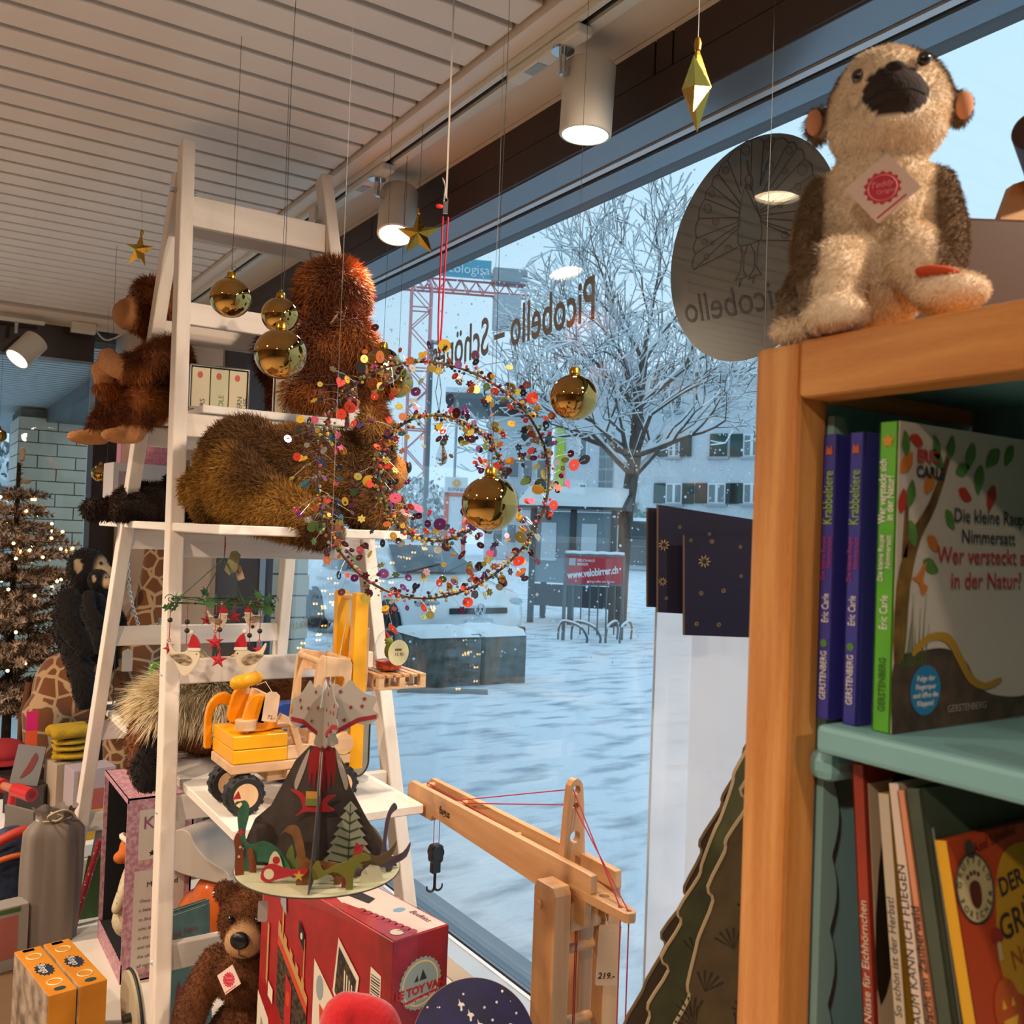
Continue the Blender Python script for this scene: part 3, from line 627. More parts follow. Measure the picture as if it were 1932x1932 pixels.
def left_house():
    D = 58; A = at(846, 1000, D); B_ = at(1035, 1008, D); A.z = B_.z = 0; ux = (B_-A).normalized(); uy = Vector((-ux.y, ux.x, 0)); L = (B_-A).length
    t = thing('grey_building', 'grey flat roofed building behind the wreath, left of the white one', 'building', A, rz=math.atan2(ux.y, ux.x)); u = D/FPX; zt = CAM.z+(1003-745)*u
    part(t, 'wall', facade, lambda b: b.b2((2.2, 0, 0), (L, 9, zt-1.2)))
    part(t, 'roof', mat('roof_slab', '#6d767b', .8), lambda b: b.b2((-.4, -1.2, zt-.35), (L, 9, zt)))
    part(t, 'roof_snow', snow, lambda b: b.b2((-.4, -1.2, zt), (L, 9, zt+.3)))
    for i in range(4):
        for j in range(3):
            x0 = 2.7+i*.85; z0 = 1.0+j*2.0; f_ = part(t, 'window', winf, lambda b: b.b2((x0, -.06, z0), (x0+.65, .02, z0+1.2))); part(f_, 'pane', winp, lambda b: b.b2((x0+.06, -.1, z0+.06), (x0+.59, -.06, z0+1.14)))
    part(t, 'downpipe', facade2, lambda b: b.cyl((.3, -.9, 0), (.3, -.9, zt-.3), .08, n=8))
left_house()
# ------------------------------------------------------------------ pylon sign
def pylon():
    p = at0(852, 1135); D = (p-CAM).dot(cF); u = D/FPX; w = 42*u; t = thing('pylon_sign', 'orange framed pylon sign with a sun emblem on a white header', 'sign', (p.x, p.y, -.02), rz=R(-20))
    org = mat('pylon_orange', '#d9552f', .5); wp = mat('pylon_white', '#dfe4e8', .5); z1 = CAM.z+(1004-900)*u; z0 = CAM.z+(1004-1040)*u
    part(t, 'frame', org, lambda b: (b.b2((-w/2, -.08, 0), (-w/2+.09, .08, z1-.35)), b.b2((w/2-.09, -.08, 0), (w/2, .08, z1-.35)), b.b2((-w/2, -.08, z1-.44), (w/2, .08, z1-.35)), b.b2((-w/2, -.08, .1), (w/2, .08, .5))))
    part(t, 'panel', wp, lambda b: b.b2((-w/2+.09, -.05, .5), (w/2-.09, .05, z1-.44)))
    hd = part(t, 'header', wp, lambda b: b.b2((-w/2, -.08, z1-.35), (w/2, .08, z1)))
    part(hd, 'emblem', mat('sun_yellow', '#e8a33a', .5), lambda b: b.prism(star2d(10, .11, .07), .02, Matrix.Translation((0, -.09, z1-.14)) @ Euler((R(90), 0, 0)).to_matrix().to_4x4()))
    text('lettering', 'SONNEGGE', mat('sign_blue', '#3c4a66', .5), hd, frame_mtx((-w*.4, -.085, z1-.32), (1, 0, 0), (0, 0, 1)), size=.11, depth=.01)
pylon()
lp = at0(790, 1130); DL = (lp-CAM).dot(cF)
tl = thing('lamp_post', 'tall slim grey lamp post on the square', 'lamp post', (*at0(796, 1125).xy, 0)); part(tl, 'pole', mat('pole_grey', '#5d676d', .5), lambda b: b.cyl((0, 0, 0), (0, 0, 6.2), .07, .05, 10)); part(tl, 'lamp_head', mat('pole_grey2', '#757e83', .5), lambda b: b.box((.25, 0, 6.2), (.6, .16, .08), ch=.02))
# snowy shrubs far left of the square
def puff(name, label, cat, px, py, D, r, n, group, sq=1.0):
    p = at(px, py, D); p.z = 0; t = thing(name, label, cat, p, group=group); u = D/FPX
    rng = random.Random(int(px)); top = CAM.z+(1003-py)*u
    part(t, 'trunk', bark, lambda b: b.cyl((0, 0, 0), (0, 0, top*.6), .08, .04, 8))
    def leaves(b, s, k):
        for i in range(n):
            a = rng.uniform(0, 2*PI); e = rng.uniform(-.9, 1); rr = r*(.35+.65*rng.random())*math.sqrt(max(.05, 1-e*e)); c = Vector((rr*math.cos(a), rr*math.sin(a), top-r*sq+r*e*sq))
            q = Euler((rng.uniform(0, 6), rng.uniform(0, 6), rng.uniform(0, 6))).to_matrix(); w_ = s*rng.uniform(.6, 1.4)
            b.add([c+q @ Vector(v) for v in ((-w_, 0, 0), (0, -w_*.5, 0), (w_, 0, 0), (0, w_*.5, 0))], [(0, 1, 2, 3)])
    o = part(t, 'foliage', mat('shrub_green', '#6d7d7c', .9), lambda b: leaves(b, .13, 0)); o['kind'] = 'stuff'
    o = part(t, 'snow_on_leaves', snow, lambda b: leaves(b, .15, 1)); o['kind'] = 'stuff'
for px, py, D, r, w_ in ((785, 905, 44, 2.1, 'the tallest one'), (815, 940, 36, 1.3, 'beside the orange pylon sign'), (745, 965, 33, 1.2, 'low and wide')): puff('snowy_shrub', 'snow covered bush behind the car, %s' % w_, 'bush', px, py, D, r, 900, 'snow covered bushes behind the car')
# ------------------------------------------------------------------ tower crane far away
def tower_crane():
    D = 72; p = at(778, 1000, D); p.z = 0; t = thing('tower_crane', 'red lattice tower crane with a blue banner far beyond the square', 'crane', p, rz=R(-24)); u = D/FPX
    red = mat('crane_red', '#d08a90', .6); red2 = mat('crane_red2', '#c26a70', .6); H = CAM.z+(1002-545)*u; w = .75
    mb = MB()
    for sx in (-1, 1):
        for sy in (-1, 1): mb.cyl((sx*w, sy*w, 0), (sx*w, sy*w, H), .10, n=5)
    k = int(H/1.5)
    for i in range(k):
        z0, z1 = i*H/k, (i+1)*H/k; s = 1 if i % 2 else -1
        for a, c in (((-w, -w), (w, -w)), ((-w, w), (w, w)), ((-w, -w), (-w, w)), ((w, -w), (w, w))):
            mb.cyl((*a, z0 if s > 0 else z1), (*c, z1 if s > 0 else z0), .045, n=4); 
            if i % 3 == 0: mb.cyl((*a, z0), (*c, z0), .06, n=4)
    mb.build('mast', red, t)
    jl = MB(); L = 13.0; hj = .9
    def jib(b, x0, x1):
        n = int(abs(x1-x0)/1.1)
        for y, z in ((-.5, 0), (.5, 0), (0, hj)): b.cyl((x0, y, H+z), (x1, y, H+z), .09, n=5)
        for i in range(n):
            a = x0+(x1-x0)*i/n; c = x0+(x1-x0)*(i+1)/n; m_ = (a+c)/2
            for y in (-.5, .5): b.cyl((a, y, H), (m_, 0, H+hj), .05, n=4); b.cyl((m_, 0, H+hj), (c, y, H), .05, n=4)
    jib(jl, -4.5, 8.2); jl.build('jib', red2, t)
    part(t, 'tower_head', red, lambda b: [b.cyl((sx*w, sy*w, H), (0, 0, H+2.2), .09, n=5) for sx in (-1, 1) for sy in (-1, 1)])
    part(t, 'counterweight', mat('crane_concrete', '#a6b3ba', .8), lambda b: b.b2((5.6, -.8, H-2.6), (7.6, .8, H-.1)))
    part(t, 'machinery', mat('crane_grey', '#8d9aa2', .7), lambda b: (b.b2((5.4, -.9, H+.9), (8.0, .9, H+1.9)), b.b2((-5.4, -.6, H-1.2), (-3.6, .6, H-.1))))
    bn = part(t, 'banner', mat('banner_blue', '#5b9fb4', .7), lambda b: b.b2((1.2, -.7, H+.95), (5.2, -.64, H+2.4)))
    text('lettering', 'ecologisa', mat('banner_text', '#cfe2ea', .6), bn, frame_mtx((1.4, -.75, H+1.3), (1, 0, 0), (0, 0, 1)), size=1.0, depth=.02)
    part(t, 'tie_rod', red2, lambda b: (b.cyl((0, 0, H+2.2), (7.4, 0, H+1.0), .05, n=4), b.cyl((0, 0, H+2.2), (-4.2, 0, H+.8), .05, n=4)))
tower_crane()
# ------------------------------------------------------------------ tiled columns and canopy outside
tile_m = mat('glazed_tile', '#cfc0a6', .4, col2='#c2b39a', scale=2.2); grout = mat('grout', '#4f4d45', .9)
def tiled_column(name, label, x0, x1, y0, y1, h, tl_=.29, th=.105, faces=('S', 'W')):
    t = thing(name, label, 'column', (x0, y0, 0)); W, Dp = x1-x0, y1-y0
    part(t, 'core', grout, lambda b: b.b2((.008, .008, 0), (W-.008, Dp-.008, h)))
    g = .008; cache = {}
    def tile(p, dims):
        key = tuple(round(v, 4) for v in dims)
        if key not in cache: mb = MB(); mb.box((0, 0, 0), dims); me = mb.mesh('tile'); me.materials.append(tile_m); cache[key] = me
        o = bpy.data.objects.new('tile', cache[key]); COL.objects.link(o); o.parent = t; o.location = p
    n = int(h/th)
    for f in faces:
        L = W if f == 'S' else Dp
        for r_ in range(n):
            a = -tl_*(.5 if r_ % 2 else 0)-(.1 if f == 'W' else 0)
            while a < L-.01:
                u0, u1 = max(a, 0), min(a+tl_, L)
                if u1-u0 > .03:
                    c = (u0+u1)/2; z = r_*th+th/2
                    if f == 'S': tile((c, .004, z), (u1-u0-g, .016, th-g))
                    else: tile((.004, c, z), (.016, u1-u0-g, th-g))
                a += tl_
    return t
tiled_column('tiled_column', 'pale green tiled column outside, seen between the ladder rungs', 1.49, 1.70, 4.42, 5.0, 2.6, tl_=.40, faces=('S',))
tiled_column('tiled_column', 'pale green tiled column outside behind the christmas tree', .80, 1.52, 8.7, 9.4, 2.48)
cv = thing('outdoor_canopy', 'grey ribbed canopy ceiling outside above the tiled column', 'canopy', (-5, 5.4, 2.5))
part(cv, 'slab', mat('canopy_grey', '#8d9aa0', .6), lambda b: b.b2((0, 0, .03), (6.35, 6.5, .25)))
rb = MB(); rb.b2((0, -.035, 0), (6.3, .035, .032)); rbm = rb.mesh('rib'); rbm.materials.append(mat('canopy_rib', '#a9b7bd', .5))
for i in range(64):
    o = bpy.data.objects.new('rib', rbm); COL.objects.link(o); o.parent = cv; o.location = (0, .06+i*.1, 0)
part(cv, 'edge_beam', mat('canopy_beam', '#4c5357', .6), lambda b: b.b2((6.0, 0, -.12), (6.35, 6.5, .03)))
part(cv, 'lamp_ring', mat('canopy_lamp', '#c4ccd0', .5), lambda b: b.lathe([(.1, -.01), (.16, -.012), (.16, .005)], 24, Matrix.Translation((5.2, 2.6, 0))))
for i, (x, y, D, r) in enumerate(((10, 905, 17, 1.2), (-15, 870, 20, 1.6))): puff('snowy_hedge', 'snowy hedge beyond the end window, %s' % ('beside the tiled column' if i == 0 else 'taller and further off'), 'hedge', x, y, D, r, 700, 'snowy hedges beyond the end window')
# ------------------------------------------------------------------ falling snow (uncountable)
fl = MB(); rng = random.Random(11)
for i in range(5000):
    D = rng.uniform(3.5, 26); px, py = rng.uniform(480, 1700), rng.uniform(-40, 1250); p = at(px, py, D)
    if p.x < 1.7 or p.z < .05: continue
    r = rng.uniform(.004, .009)*(1 if D < 8 else 2.0)
    fl.add([p+Vector(v)*r for v in ((1, 0, 0), (-1, 0, 0), (0, 1, 0), (0, -1, 0), (0, 0, 1), (0, 0, -1))], [(0, 2, 4), (2, 1, 4), (1, 3, 4), (3, 0, 4), (2, 0, 5), (1, 2, 5), (3, 1, 5), (0, 3, 5)])
o = fl.build('falling_snow', snow); tag(o, 'white snowflakes drifting down over the square', 'snow', kind='stuff')
# ================================================================== platform, ladder shelf
wwood = wood('whitewashed_wood', '#d0bfac', '#e6d9ca', 2, 45, .6, 5); wwoodx = wood('whitewashed_wood_x', '#d1c0ae', '#e7dacb', 0, 45, .6, 5); wwoody = wood('whitewashed_wood_y', '#d5cabb', '#e8e0d3', 1, 40, .6, 5)
pf = thing('display_platform', 'long white display platform running along the shop window', 'platform', (.414, .56, 0))
part(pf, 'top', mat('platform_white', '#d9d2c2', .5), lambda b: b.b2((0, 0, ZP-.03), (.775, 2.42, ZP), ch=.003))
part(pf, 'carcass', mat('platform_side', '#b9a98f', .6), lambda b: b.b2((.02, .02, 0), (.76, 2.40, ZP-.031)))
T0 = at(350, 276, 2.3); LW, LA, LB = .35, .10, .53
def leg_pt(side, fb, z):
    """centre line of a ladder leg (side 0 left / 1 right, fb -1 front / +1 back) at height z"""
    t = (T0.z-z)/(T0.z-ZP); return Vector((T0.x+(LW if side else 0)+(LA if side else -LA)*t, T0.y+fb*(.012+LB*t), z))
lad = thing('ladder_shelf', 'whitewashed wooden A-frame ladder shelf full of toys', 'shelf', (0, 0, 0)); lad.location = (T0.x+LW/2, T0.y, ZP); OL = Vector(lad.location)
def beam_between(b, p, q, wx, wy):
    p = Vector(p); q = Vector(q); d = (q-p).normalized(); ux = Vector((1, 0, 0)); ux = (ux-d*ux.dot(d)).normalized(); uy = d.cross(ux)
    V = []
    for c in (p, q):
        for sx, sy in ((-1, -1), (1, -1), (1, 1), (-1, 1)): V.append(c+ux*sx*wx/2+uy*sy*wy/2)
    b.add(V, [(0, 1, 2, 3), (7, 6, 5, 4), (0, 4, 5, 1), (1, 5, 6, 2), (2, 6, 7, 3), (3, 7, 4, 0)])
for side in (0, 1):
    for fb in (-1, 1):
        zt = T0.z if fb < 0 else T0.z-.06
        part(lad, 'leg', wwood, lambda b: beam_between(b, leg_pt(side, fb, ZP)-OL, leg_pt(side, fb, zt)-OL, .031, .048), bevel=.003)
    hz = T0.z-.12; part(lad, 'hinge', chrome, lambda b: b.cyl(leg_pt(side, -1, hz)-OL+Vector((-.03 if not side else .03, .02, 0)), leg_pt(side, -1, hz)-OL+Vector((.03 if not side else -.03, .02, 0)), .006, n=10))
LEVELS = [2.378, 2.108, 1.844, 1.578, 1.317, 1.055, .79]
for z in LEVELS:
    for fb in (-1, 1):
        zz = z-.003; p, q = leg_pt(0, fb, zz-.03), leg_pt(1, fb, zz-.03); d = fb*-.004
        hh = .072 if z > 2.3 else .052
        part(lad, 'rung', wwoodx, lambda b: b.box((p+q)/2-OL+Vector((0, d, .03-hh/2)), ((q-p).length-.028, .020, hh)), bevel=.003)
        for s_, c in ((-1, p), (1, q)): part(lad, 'screw_cap', aluw, lambda b: b.cyl(c-OL+Vector((s_*.014, 0, 0)), c-OL+Vector((s_*.019, 0, 0)), .005, .003, 8)) if z < 1.5 and fb < 0 else None
def board(z, x0, x1, y0, y1, label):
    t = .018; o = MB(); o.b2((-(x1-x0)/2, -(y1-y0)/2, 0), ((x1-x0)/2, (y1-y0)/2, t), ch=.002); o = o.build('shelf_board', wwoody); place(o, ((x0+x1)/2, (y0+y1)/2, z)); return tag(o, label, 'shelf')
board(1.0555, .505, .872, 1.62, 2.92, 'white shelf board carrying the toy forklift and the lying horse')
board(1.5785, .49, .872, 1.735, 2.96, 'white shelf board under the lying brown bear')
board(1.8445, .56, .90, 2.15, 2.68, 'white shelf board carrying the boxed book sets')
# ------------------------------------------------------------------ plush toys on the ladder
def bead(parent, name, m, c, r, n=12): return part(parent, name, m, lambda b: b.ell(c, r, n), smooth='all')
eye_m = mat('eye_black', '#0d0b0a', .08, spec=.8)
def orang_coat(c): 
    def f(P, N): return mixc(lin('#7a3413'), lin('#a8551f'), smooth01(mn(P, 26), .35, .7))
    return f
def mn(P, s):
    """cheap smooth noise in 0..1"""
    v = np.sin(P[:, 0]*s+1.3*np.sin(P[:, 1]*s*.8+.5))+np.sin(P[:, 1]*s*1.1+1.7*np.sin(P[:, 2]*s*.9))+np.sin(P[:, 2]*s*1.2+1.1*np.sin(P[:, 0]*s*.7+2))
    return v/6+.5
# lying brown bear: local x along its body (head +x), z up
def bear():
    q0 = onZ(520, 1000, 1.5965); t = thing('plush_bear', 'large lying brown plush bear with tan muzzle on the upper shelf board', 'plush bear', (*at(515, 1000, 1.98).xy, 1.5965), rz=R(-22)); t.scale = (.64, .78, .92)
    body = [('e', (-.10, .02, .125), (.155, .125, .118)), ('e', (.05, .02, .125), (.15, .12, .105)), ('e', (.19, .0, .12), (.12, .105, .10)), ('e', (-.20, .0, .065), (.06, .09, .07)),
            ('t', [(-.12, -.10, .09), (-.02, -.17, .05), (.08, -.20, .02), (.16, -.215, .0)], [.085, .065, .05, .042]), ('e', (.175, -.22, .0), (.045, .045, .035)),
            ('t', [(-.1, .10, .08), (.0, .16, .04), (.1, .18, .035)], [.08, .06, .045]),
            ('t', [(.22, -.08, .10), (.29, -.10, .05), (.38, -.09, .035)], [.06, .05, .045]), ('t', [(.22, .09, .10), (.30, .12, .05), (.38, .12, .035)], [.06, .05, .045]),
            ('e', (.305, .01, .165), (.085, .09, .085)), ('e', (.285, -.075, .235), (.028, .034, .034)), ('e', (.285, .09, .235), (.028, .034, .034)),
            ('e', (.385, .01, .135), (.05, .048, .044)), ('e', (-.265, .0, .075), (.03, .03, .035))]
    def coat(P, N):
        c = mixc(lin('#5a3916'), lin('#946827'), smooth01(mn(P, 22), .3, .75)); m_ = smooth01(P[:, 0], .385, .40)*(np.abs(P[:, 2]-.135) < .05)
        return c*(1-m_)[:, None]+np.array(lin('#b07335'))[None, :]*m_[:, None]
    bo = soft_body('body', body, .009, t, SKIN, 5, coat)
    def comb(P, N): c = np.zeros_like(P); c[:, 0] = -1; c[:, 2] = -.5; return c
    fur(bo, 60000, .026, .0020, FUR, comb, .45, 3, where=lambda P, N: np.where((P[:, 0] > .385) & (np.abs(P[:, 2]-.135) < .06), .15, 1.0))
    part(t, 'nose', mat('nose_brown', '#1d120c', .4), lambda b: b.ell((.432, .01, .15), (.014, .022, .015), 12), smooth='all')
    for s in (-1, 1): bead(t, 'eye', eye_m, (.375, .01+s*.045, .19), .009)
    part(t, 'paw_pad', mat('pad_tan', '#6b3a1e', .8), lambda b: b.ell((.195, -.235, -.008), (.034, .034, .026), 12), smooth='all')
    return t
bear()
tanface = lin('#b07a4a'); rust1, rust2 = lin('#6d3716'), lin('#a8622c')
def rusty(face=None):
    def f(P, N):
        c = mixc(rust1, rust2, smooth01(mn(P, 30), .3, .75))
        if face is not None:
            k = face(P, N); c = c*(1-k)[:, None]+np.array(tanface)[None, :]*k[:, None]
        return c
    return f
# orangutan hugging the far left ladder leg
def orang_left():
    L = leg_pt(0, 1, 2.0); t = thing('plush_orangutan', 'rust orangutan plush hugging the ladder leg, face turned into the room', 'plush orangutan', (L.x+.045, L.y+.07, 1.862), rz=R(180), scale=.9)
    # local: +x is its front (turned towards the room), z up
    pr = [('e', (-.01, 0, .13), (.075, .085, .12)), ('e', (0, 0, .05), (.08, .095, .07)), ('e', (.03, -.01, .325), (.078, .08, .085)), ('e', (.095, -.005, .295), (.05, .055, .047)),
          ('t', [(.0, .075, .2), (.04, .135, .16), (.11, .125, .12), (.155, .05, .14)], [.045, .042, .036, .032]), ('t', [(.0, -.075, .2), (.06, -.10, .13), (.13, -.06, .09), (.16, -.0, .12)], [.045, .042, .036, .032]),
          ('t', [(.02, .07, .05), (.08, .12, .02), (.10, .13, -.05)], [.055, .045, .035]), ('t', [(.02, -.07, .05), (.10, -.09, .03), (.15, -.08, -.045)], [.055, .045, .035]),
          ('e', (.155, .03, .155), (.03, .028, .032)), ('e', (.165, -.005, .125), (.03, .028, .032)), ('e', (.13, .13, -.065), (.055, .032, .022)), ('e', (.185, -.085, -.06), (.055, .032, .022))]
    def bare(P, N):
        k = smooth01(P[:, 0], .078, .10)*(P[:, 2] > .2)+((P[:, 2] < -.035) | ((P[:, 0] > .135) & (P[:, 2] > .09) & (P[:, 2] < .2)))*1.0
        return np.clip(k, 0, 1)
    bo = soft_body('body', pr, .0075, t, SKIN, 5, rusty(bare))
    def comb(P, N): c = np.zeros_like(P); c[:, 2] = -1; c[:, 0] = -.2; return c
    fur(bo, 42000, .026, .0018, FUR, comb, .45, 5, where=lambda P, N: 1-.93*bare(P, N))
    part(t, 'mouth', mat('stitch_dark', '#2a1409', .8), lambda b: b.tube(spline([(.096, -.050, .312), (.126, -.032, .287), (.134, -.005, .279), (.126, .022, .287), (.098, .042, .312)], 4), .0022, 6))
    for s in (-1, 1): bead(t, 'eye', eye_m, (.096, s*.032-.005, .350), .008); bead(t, 'eyelid', mat('lid_brown', '#4a220f', .8), (.090, s*.032-.005, .353), (.009, .014, .014)); bead(t, 'nostril', eye_m, (.133, s*.009-.005, .310), (.004, .005, .005), 8)
    return t
orang_left()
# orangutan seen from behind, seated on the upper rungs by the window
def orang_right():
    L = at(585, 790, 2.36); t = thing('plush_orangutan', 'rust orangutan plush seated with its back turned, looking out of the window', 'plush orangutan', (L.x+.01, L.y, 1.865), rz=R(40))
    pr = [('e', (0, 0, .13), (.085, .10, .14)), ('e', (-.01, 0, .05), (.09, .105, .07)), ('e', (.055, -.01, .325), (.092, .088, .09)), ('e', (.07, -.01, .37), (.072, .068, .05)), ('e', (.12, 0, .275), (.05, .05, .045)),
          ('t', [(.0, .085, .22), (.02, .13, .16), (.08, .13, .1)], [.05, .045, .035]), ('t', [(.0, -.085, .22), (.03, -.12, .15), (.1, -.12, .1)], [.05, .045, .035]),
          ('t', [(.02, .06, .04), (.1, .09, .03), (.15, .1, .0)], [.055, .045, .035]), ('t', [(.02, -.06, .04), (.1, -.09, .03), (.15, -.1, .0)], [.055, .045, .035])]
    bo = soft_body('body', pr, .008, t, SKIN, 5, rusty())
    def comb(P, N): c = np.zeros_like(P); c[:, 2] = -1; return c
    fur(bo, 46000, .030, .0019, FUR, comb, .5, 6)
    part(t, 'sewn_label', mat('label_cream', '#c9a98a', .8), lambda b: b.box((-.045, -.07, .24), (.012, .004, .034), Euler((.5, .2, .3)).to_matrix()))
    part(t, 'ear', mat('ear_tan', '#b07a4a', .85), lambda b: b.ell((.06, -.088, .30), (.016, .008, .02), 10), smooth='all')
    return t
orang_right()
# dark plush lying behind the bear's back on the upper board
def dark_plush():
    t = thing('plush_dog', 'very dark brown plush lying at the far end of the bear shelf', 'plush dog', (.585, 2.64, 1.5965), rz=R(200))
    pr = [('e', (0, 0, .05), (.13, .085, .052)), ('e', (-.11, 0, .065), (.075, .07, .06)), ('e', (-.10, -.02, .105), (.07, .055, .045)), ('t', [(.08, .06, .03), (.15, .07, .025)], [.03, .026]), ('t', [(.08, -.06, .03), (.15, -.07, .025)], [.03, .026]), ('e', (-.15, -.06, .125), (.018, .022, .024)), ('e', (-.15, .05, .125), (.018, .022, .024))]
    bo = soft_body('body', pr, .008, t, SKIN, 5, lambda P, N: mixc(lin('#1c0f09'), lin('#38200f'), mn(P, 30)))
    fur(bo, 14000, .016, .002, FUR, (0, 0, -1), .5, 8)
dark_plush()
# ------------------------------------------------------------------ boxed book sets
paper_c = mat('book_cream', '#c5b795', .6); paper_g = mat('book_sage', '#b9b491', .6)
def boxset(label, loc, rz, n, titles, clear=True):
    t = thing('boxed_book_set', label, 'book box', loc, rz=rz); w = .042*n+.008; d, h = .165, .10
    case = mat('slipcase_clear', '#b9b6b0', .15) if clear else mat('slipcase_dark', '#3a3733', .5)
    part(t, 'case', case, lambda b: (b.b2((-w/2, 0, 0), (-w/2+.002, d, h)), b.b2((w/2-.002, 0, 0), (w/2, d, h)), b.b2((-w/2, 0, h-.002), (w/2, d, h)), b.b2((-w/2, 0, 0), (w/2, d, .002)), b.b2((-w/2, d-.002, 0), (w/2, d, h))))
    part(t, 'case_edge', mat('case_dark_edge', '#2e2a26', .5), lambda b: (b.b2((-w/2-.001, -.001, h-.001), (w/2+.001, .003, h+.001)), b.b2((w/2-.001, -.001, 0), (w/2+.001, .003, h))))
    for i in range(n):
        x0 = -w/2+.005+i*.042; bk = part(t, 'book', (paper_c, paper_g)[i % 2], lambda b: b.b2((x0, .004, .003), (x0+.040, d-.006, h-.005), ch=.001))
        text('spine_lettering', titles[i], mat('ink_dark', '#2f3436', .6) if i != 1 else mat('ink_green', '#4e6a2a', .6), bk, frame_mtx((x0+.030, .0035, .006), (0, 0, 1), (-1, 0, 0)), size=.016, depth=.0004, line=.9)
        part(bk, 'publisher_mark', mat('mark_red', '#b5452e' if i != 1 else '#b3742e', .6), lambda b: b.prism(circ2d(.006, 12, ry=.008), .0006, frame_mtx((x0+.018, .0036, .078), (1, 0, 0), (0, 0, 1))))
    return t
bx = onZ(398, 790, 1.8625)
boxset('boxed set of three cream paperbacks in a clear slipcase under the rungs', (.615, 2.22, 1.8625), R(-6), 3, ('RS', 'OLE', 'ERN\nLIFE'))
boxset('boxed set of cream paperbacks beside the seated orangutan plush', (.80, 2.19, 1.8625), R(-30), 3, ('EN', 'OLE', 'LIFE'))
# ================================================================== hanging decorations
gold = mat('gold_glass', '#b38d4e', .03, metal=1); goldd = mat('gold_cap', '#b98d33', .25, metal=1); thread_m = mat('dark_thread', '#2a2724', .6); wire_s = mat('silver_wire', '#a9a59e', .3, metal=.8)
def thread(parent, z0, z1, r=.0005, m=None, x=0, y=0):
    k = max(2, int((z1-z0)/.12)); part(parent, 'thread', m or thread_m, lambda b: b.tube([(x+.0012*math.sin(i*1.7), y, z0+(z1-z0)*i/k) for i in range(k+1)], r, 4))
bm_cache = {}
def bauble(px, py, d, label, dia=.08, hook=False):
    c = at(px, py, d); r = dia/2; t = thing('glass_bauble', label, 'bauble', c)
    k = round(dia, 3)
    part(t, 'ball', gold, lambda b: b.ell((0, 0, 0), (r, r, r*.96), 48), smooth='all')
    part(t, 'cap', goldd, lambda b: b.lathe([(.0095, r*.94), (.0098, r*.96+.001), (.0088, r*.96+.009), (.0075, r*.96+.011), (.001, r*.96+.0112)], 16), smooth=True)
    part(t, 'loop', goldd, lambda b: b.tor((0, 0, r*.96+.014), .0035, .0005, 14, 5, Euler((R(90), 0, .4)).to_matrix()))
    if hook: part(t, 'wire_hook', thread_m, lambda b: b.tube(spline([(0, 0, r*.96+.016), (.004, 0, r*.96+.024), (.010, 0, r*.96+.021), (.015, 0, r*.96+.017), (.018, 0, r*.96+.020)], 4), .0005, 4))
    thread(t, r*.96+.016, ZC-c.z-.002); return t
bauble(435, 562, 1.846, 'gold glass bauble hanging beside the front ladder leg', hook=True)
bauble(528, 595, 2.06, 'gold glass bauble hanging just behind a larger looking one')
bauble(529, 668, 1.46, 'gold glass bauble hanging in front of the seated orangutan')
bauble(722, 691, 1.97, 'gold glass bauble hanging behind the top of the sequin wreath')
bauble(750, 722, 2.4, 'gold glass bauble peeping out below the one behind the wreath')
bauble(1083, 750, 1.56, 'gold glass bauble hanging against the snowy tree outside', hook=True)
bauble(925, 950, 1.31, 'gold glass bauble hanging in front of the inner wreath ring')
bauble(190, 893, 4.25, 'gold glass bauble hanging in front of the dark corner post')
bauble(-2, 822, 4.5, 'gold glass bauble hanging in front of the end window', dia=.07)
def star(px, py, d, size, label, rz, tilt=0):
    c = at(px, py, d); t = thing('gold_star', label, 'star', c, rot=(0, R(tilt), rz))
    ro, ri, dp = size/2, size*.21, size*.17; out = star2d(5, ro, ri)
    V = [(x, 0, z) for x, z in out]+[(0, -dp, 0), (0, dp, 0)]; F = [(i, (i+1) % 10, 10) for i in range(10)]+[((i+1) % 10, i, 11) for i in range(10)]
    part(t, 'body', mat('gold_foil', '#b8923c', .22, metal=1, bump=.12, scale=60), lambda b: b.add(V, F))
    part(t, 'cap', goldd, lambda b: b.lathe([(.004, ro-.006), (.005, ro+.002), (.003, ro+.009)], 10), smooth=True)
    t2 = part(t, 'thread', thread_m, lambda b: b.cyl((0, 0, ro+.008), (math.sin(R(-tilt))*(ZC-c.z-.002), 0, math.cos(R(tilt))*(ZC-c.z-.002)), .0005, n=4)); return t
star(262, 473, 2.75, .105, 'gold foil star hanging against the slatted ceiling', R(-50), 8)
star(790, 443, 2.2, .106, 'gold foil star hanging below the far window spotlight', R(-35), -3)
star(1314, 166, 1.16, .105, 'gold foil star seen edge on, hanging against the fascia', R(42))
for px, py, d, zb, lb in ((1442, 640, 1.42, 1.75, 'bare dark thread hanging in front of the peacock disc'), (930, 660, 1.75, 1.72, 'bare glittery thread hanging in front of the window lettering'), (205, 800, 3.2, 1.75, 'bare dark thread hanging by the corner post'), (768, 320, 2.35, 2.28, 'short knotted thread hanging from the lighting track')):
    p = at(px, py, d); o = MB(); o.tube([(.001*math.sin(i), 0, i*(ZC-.03-zb)/12) for i in range(13)], .0006, 4); o = o.build('hanging_thread', wire_s if 'glitter' in lb else thread_m); place(o, (p.x, p.y, zb)); tag(o, lb, 'thread')
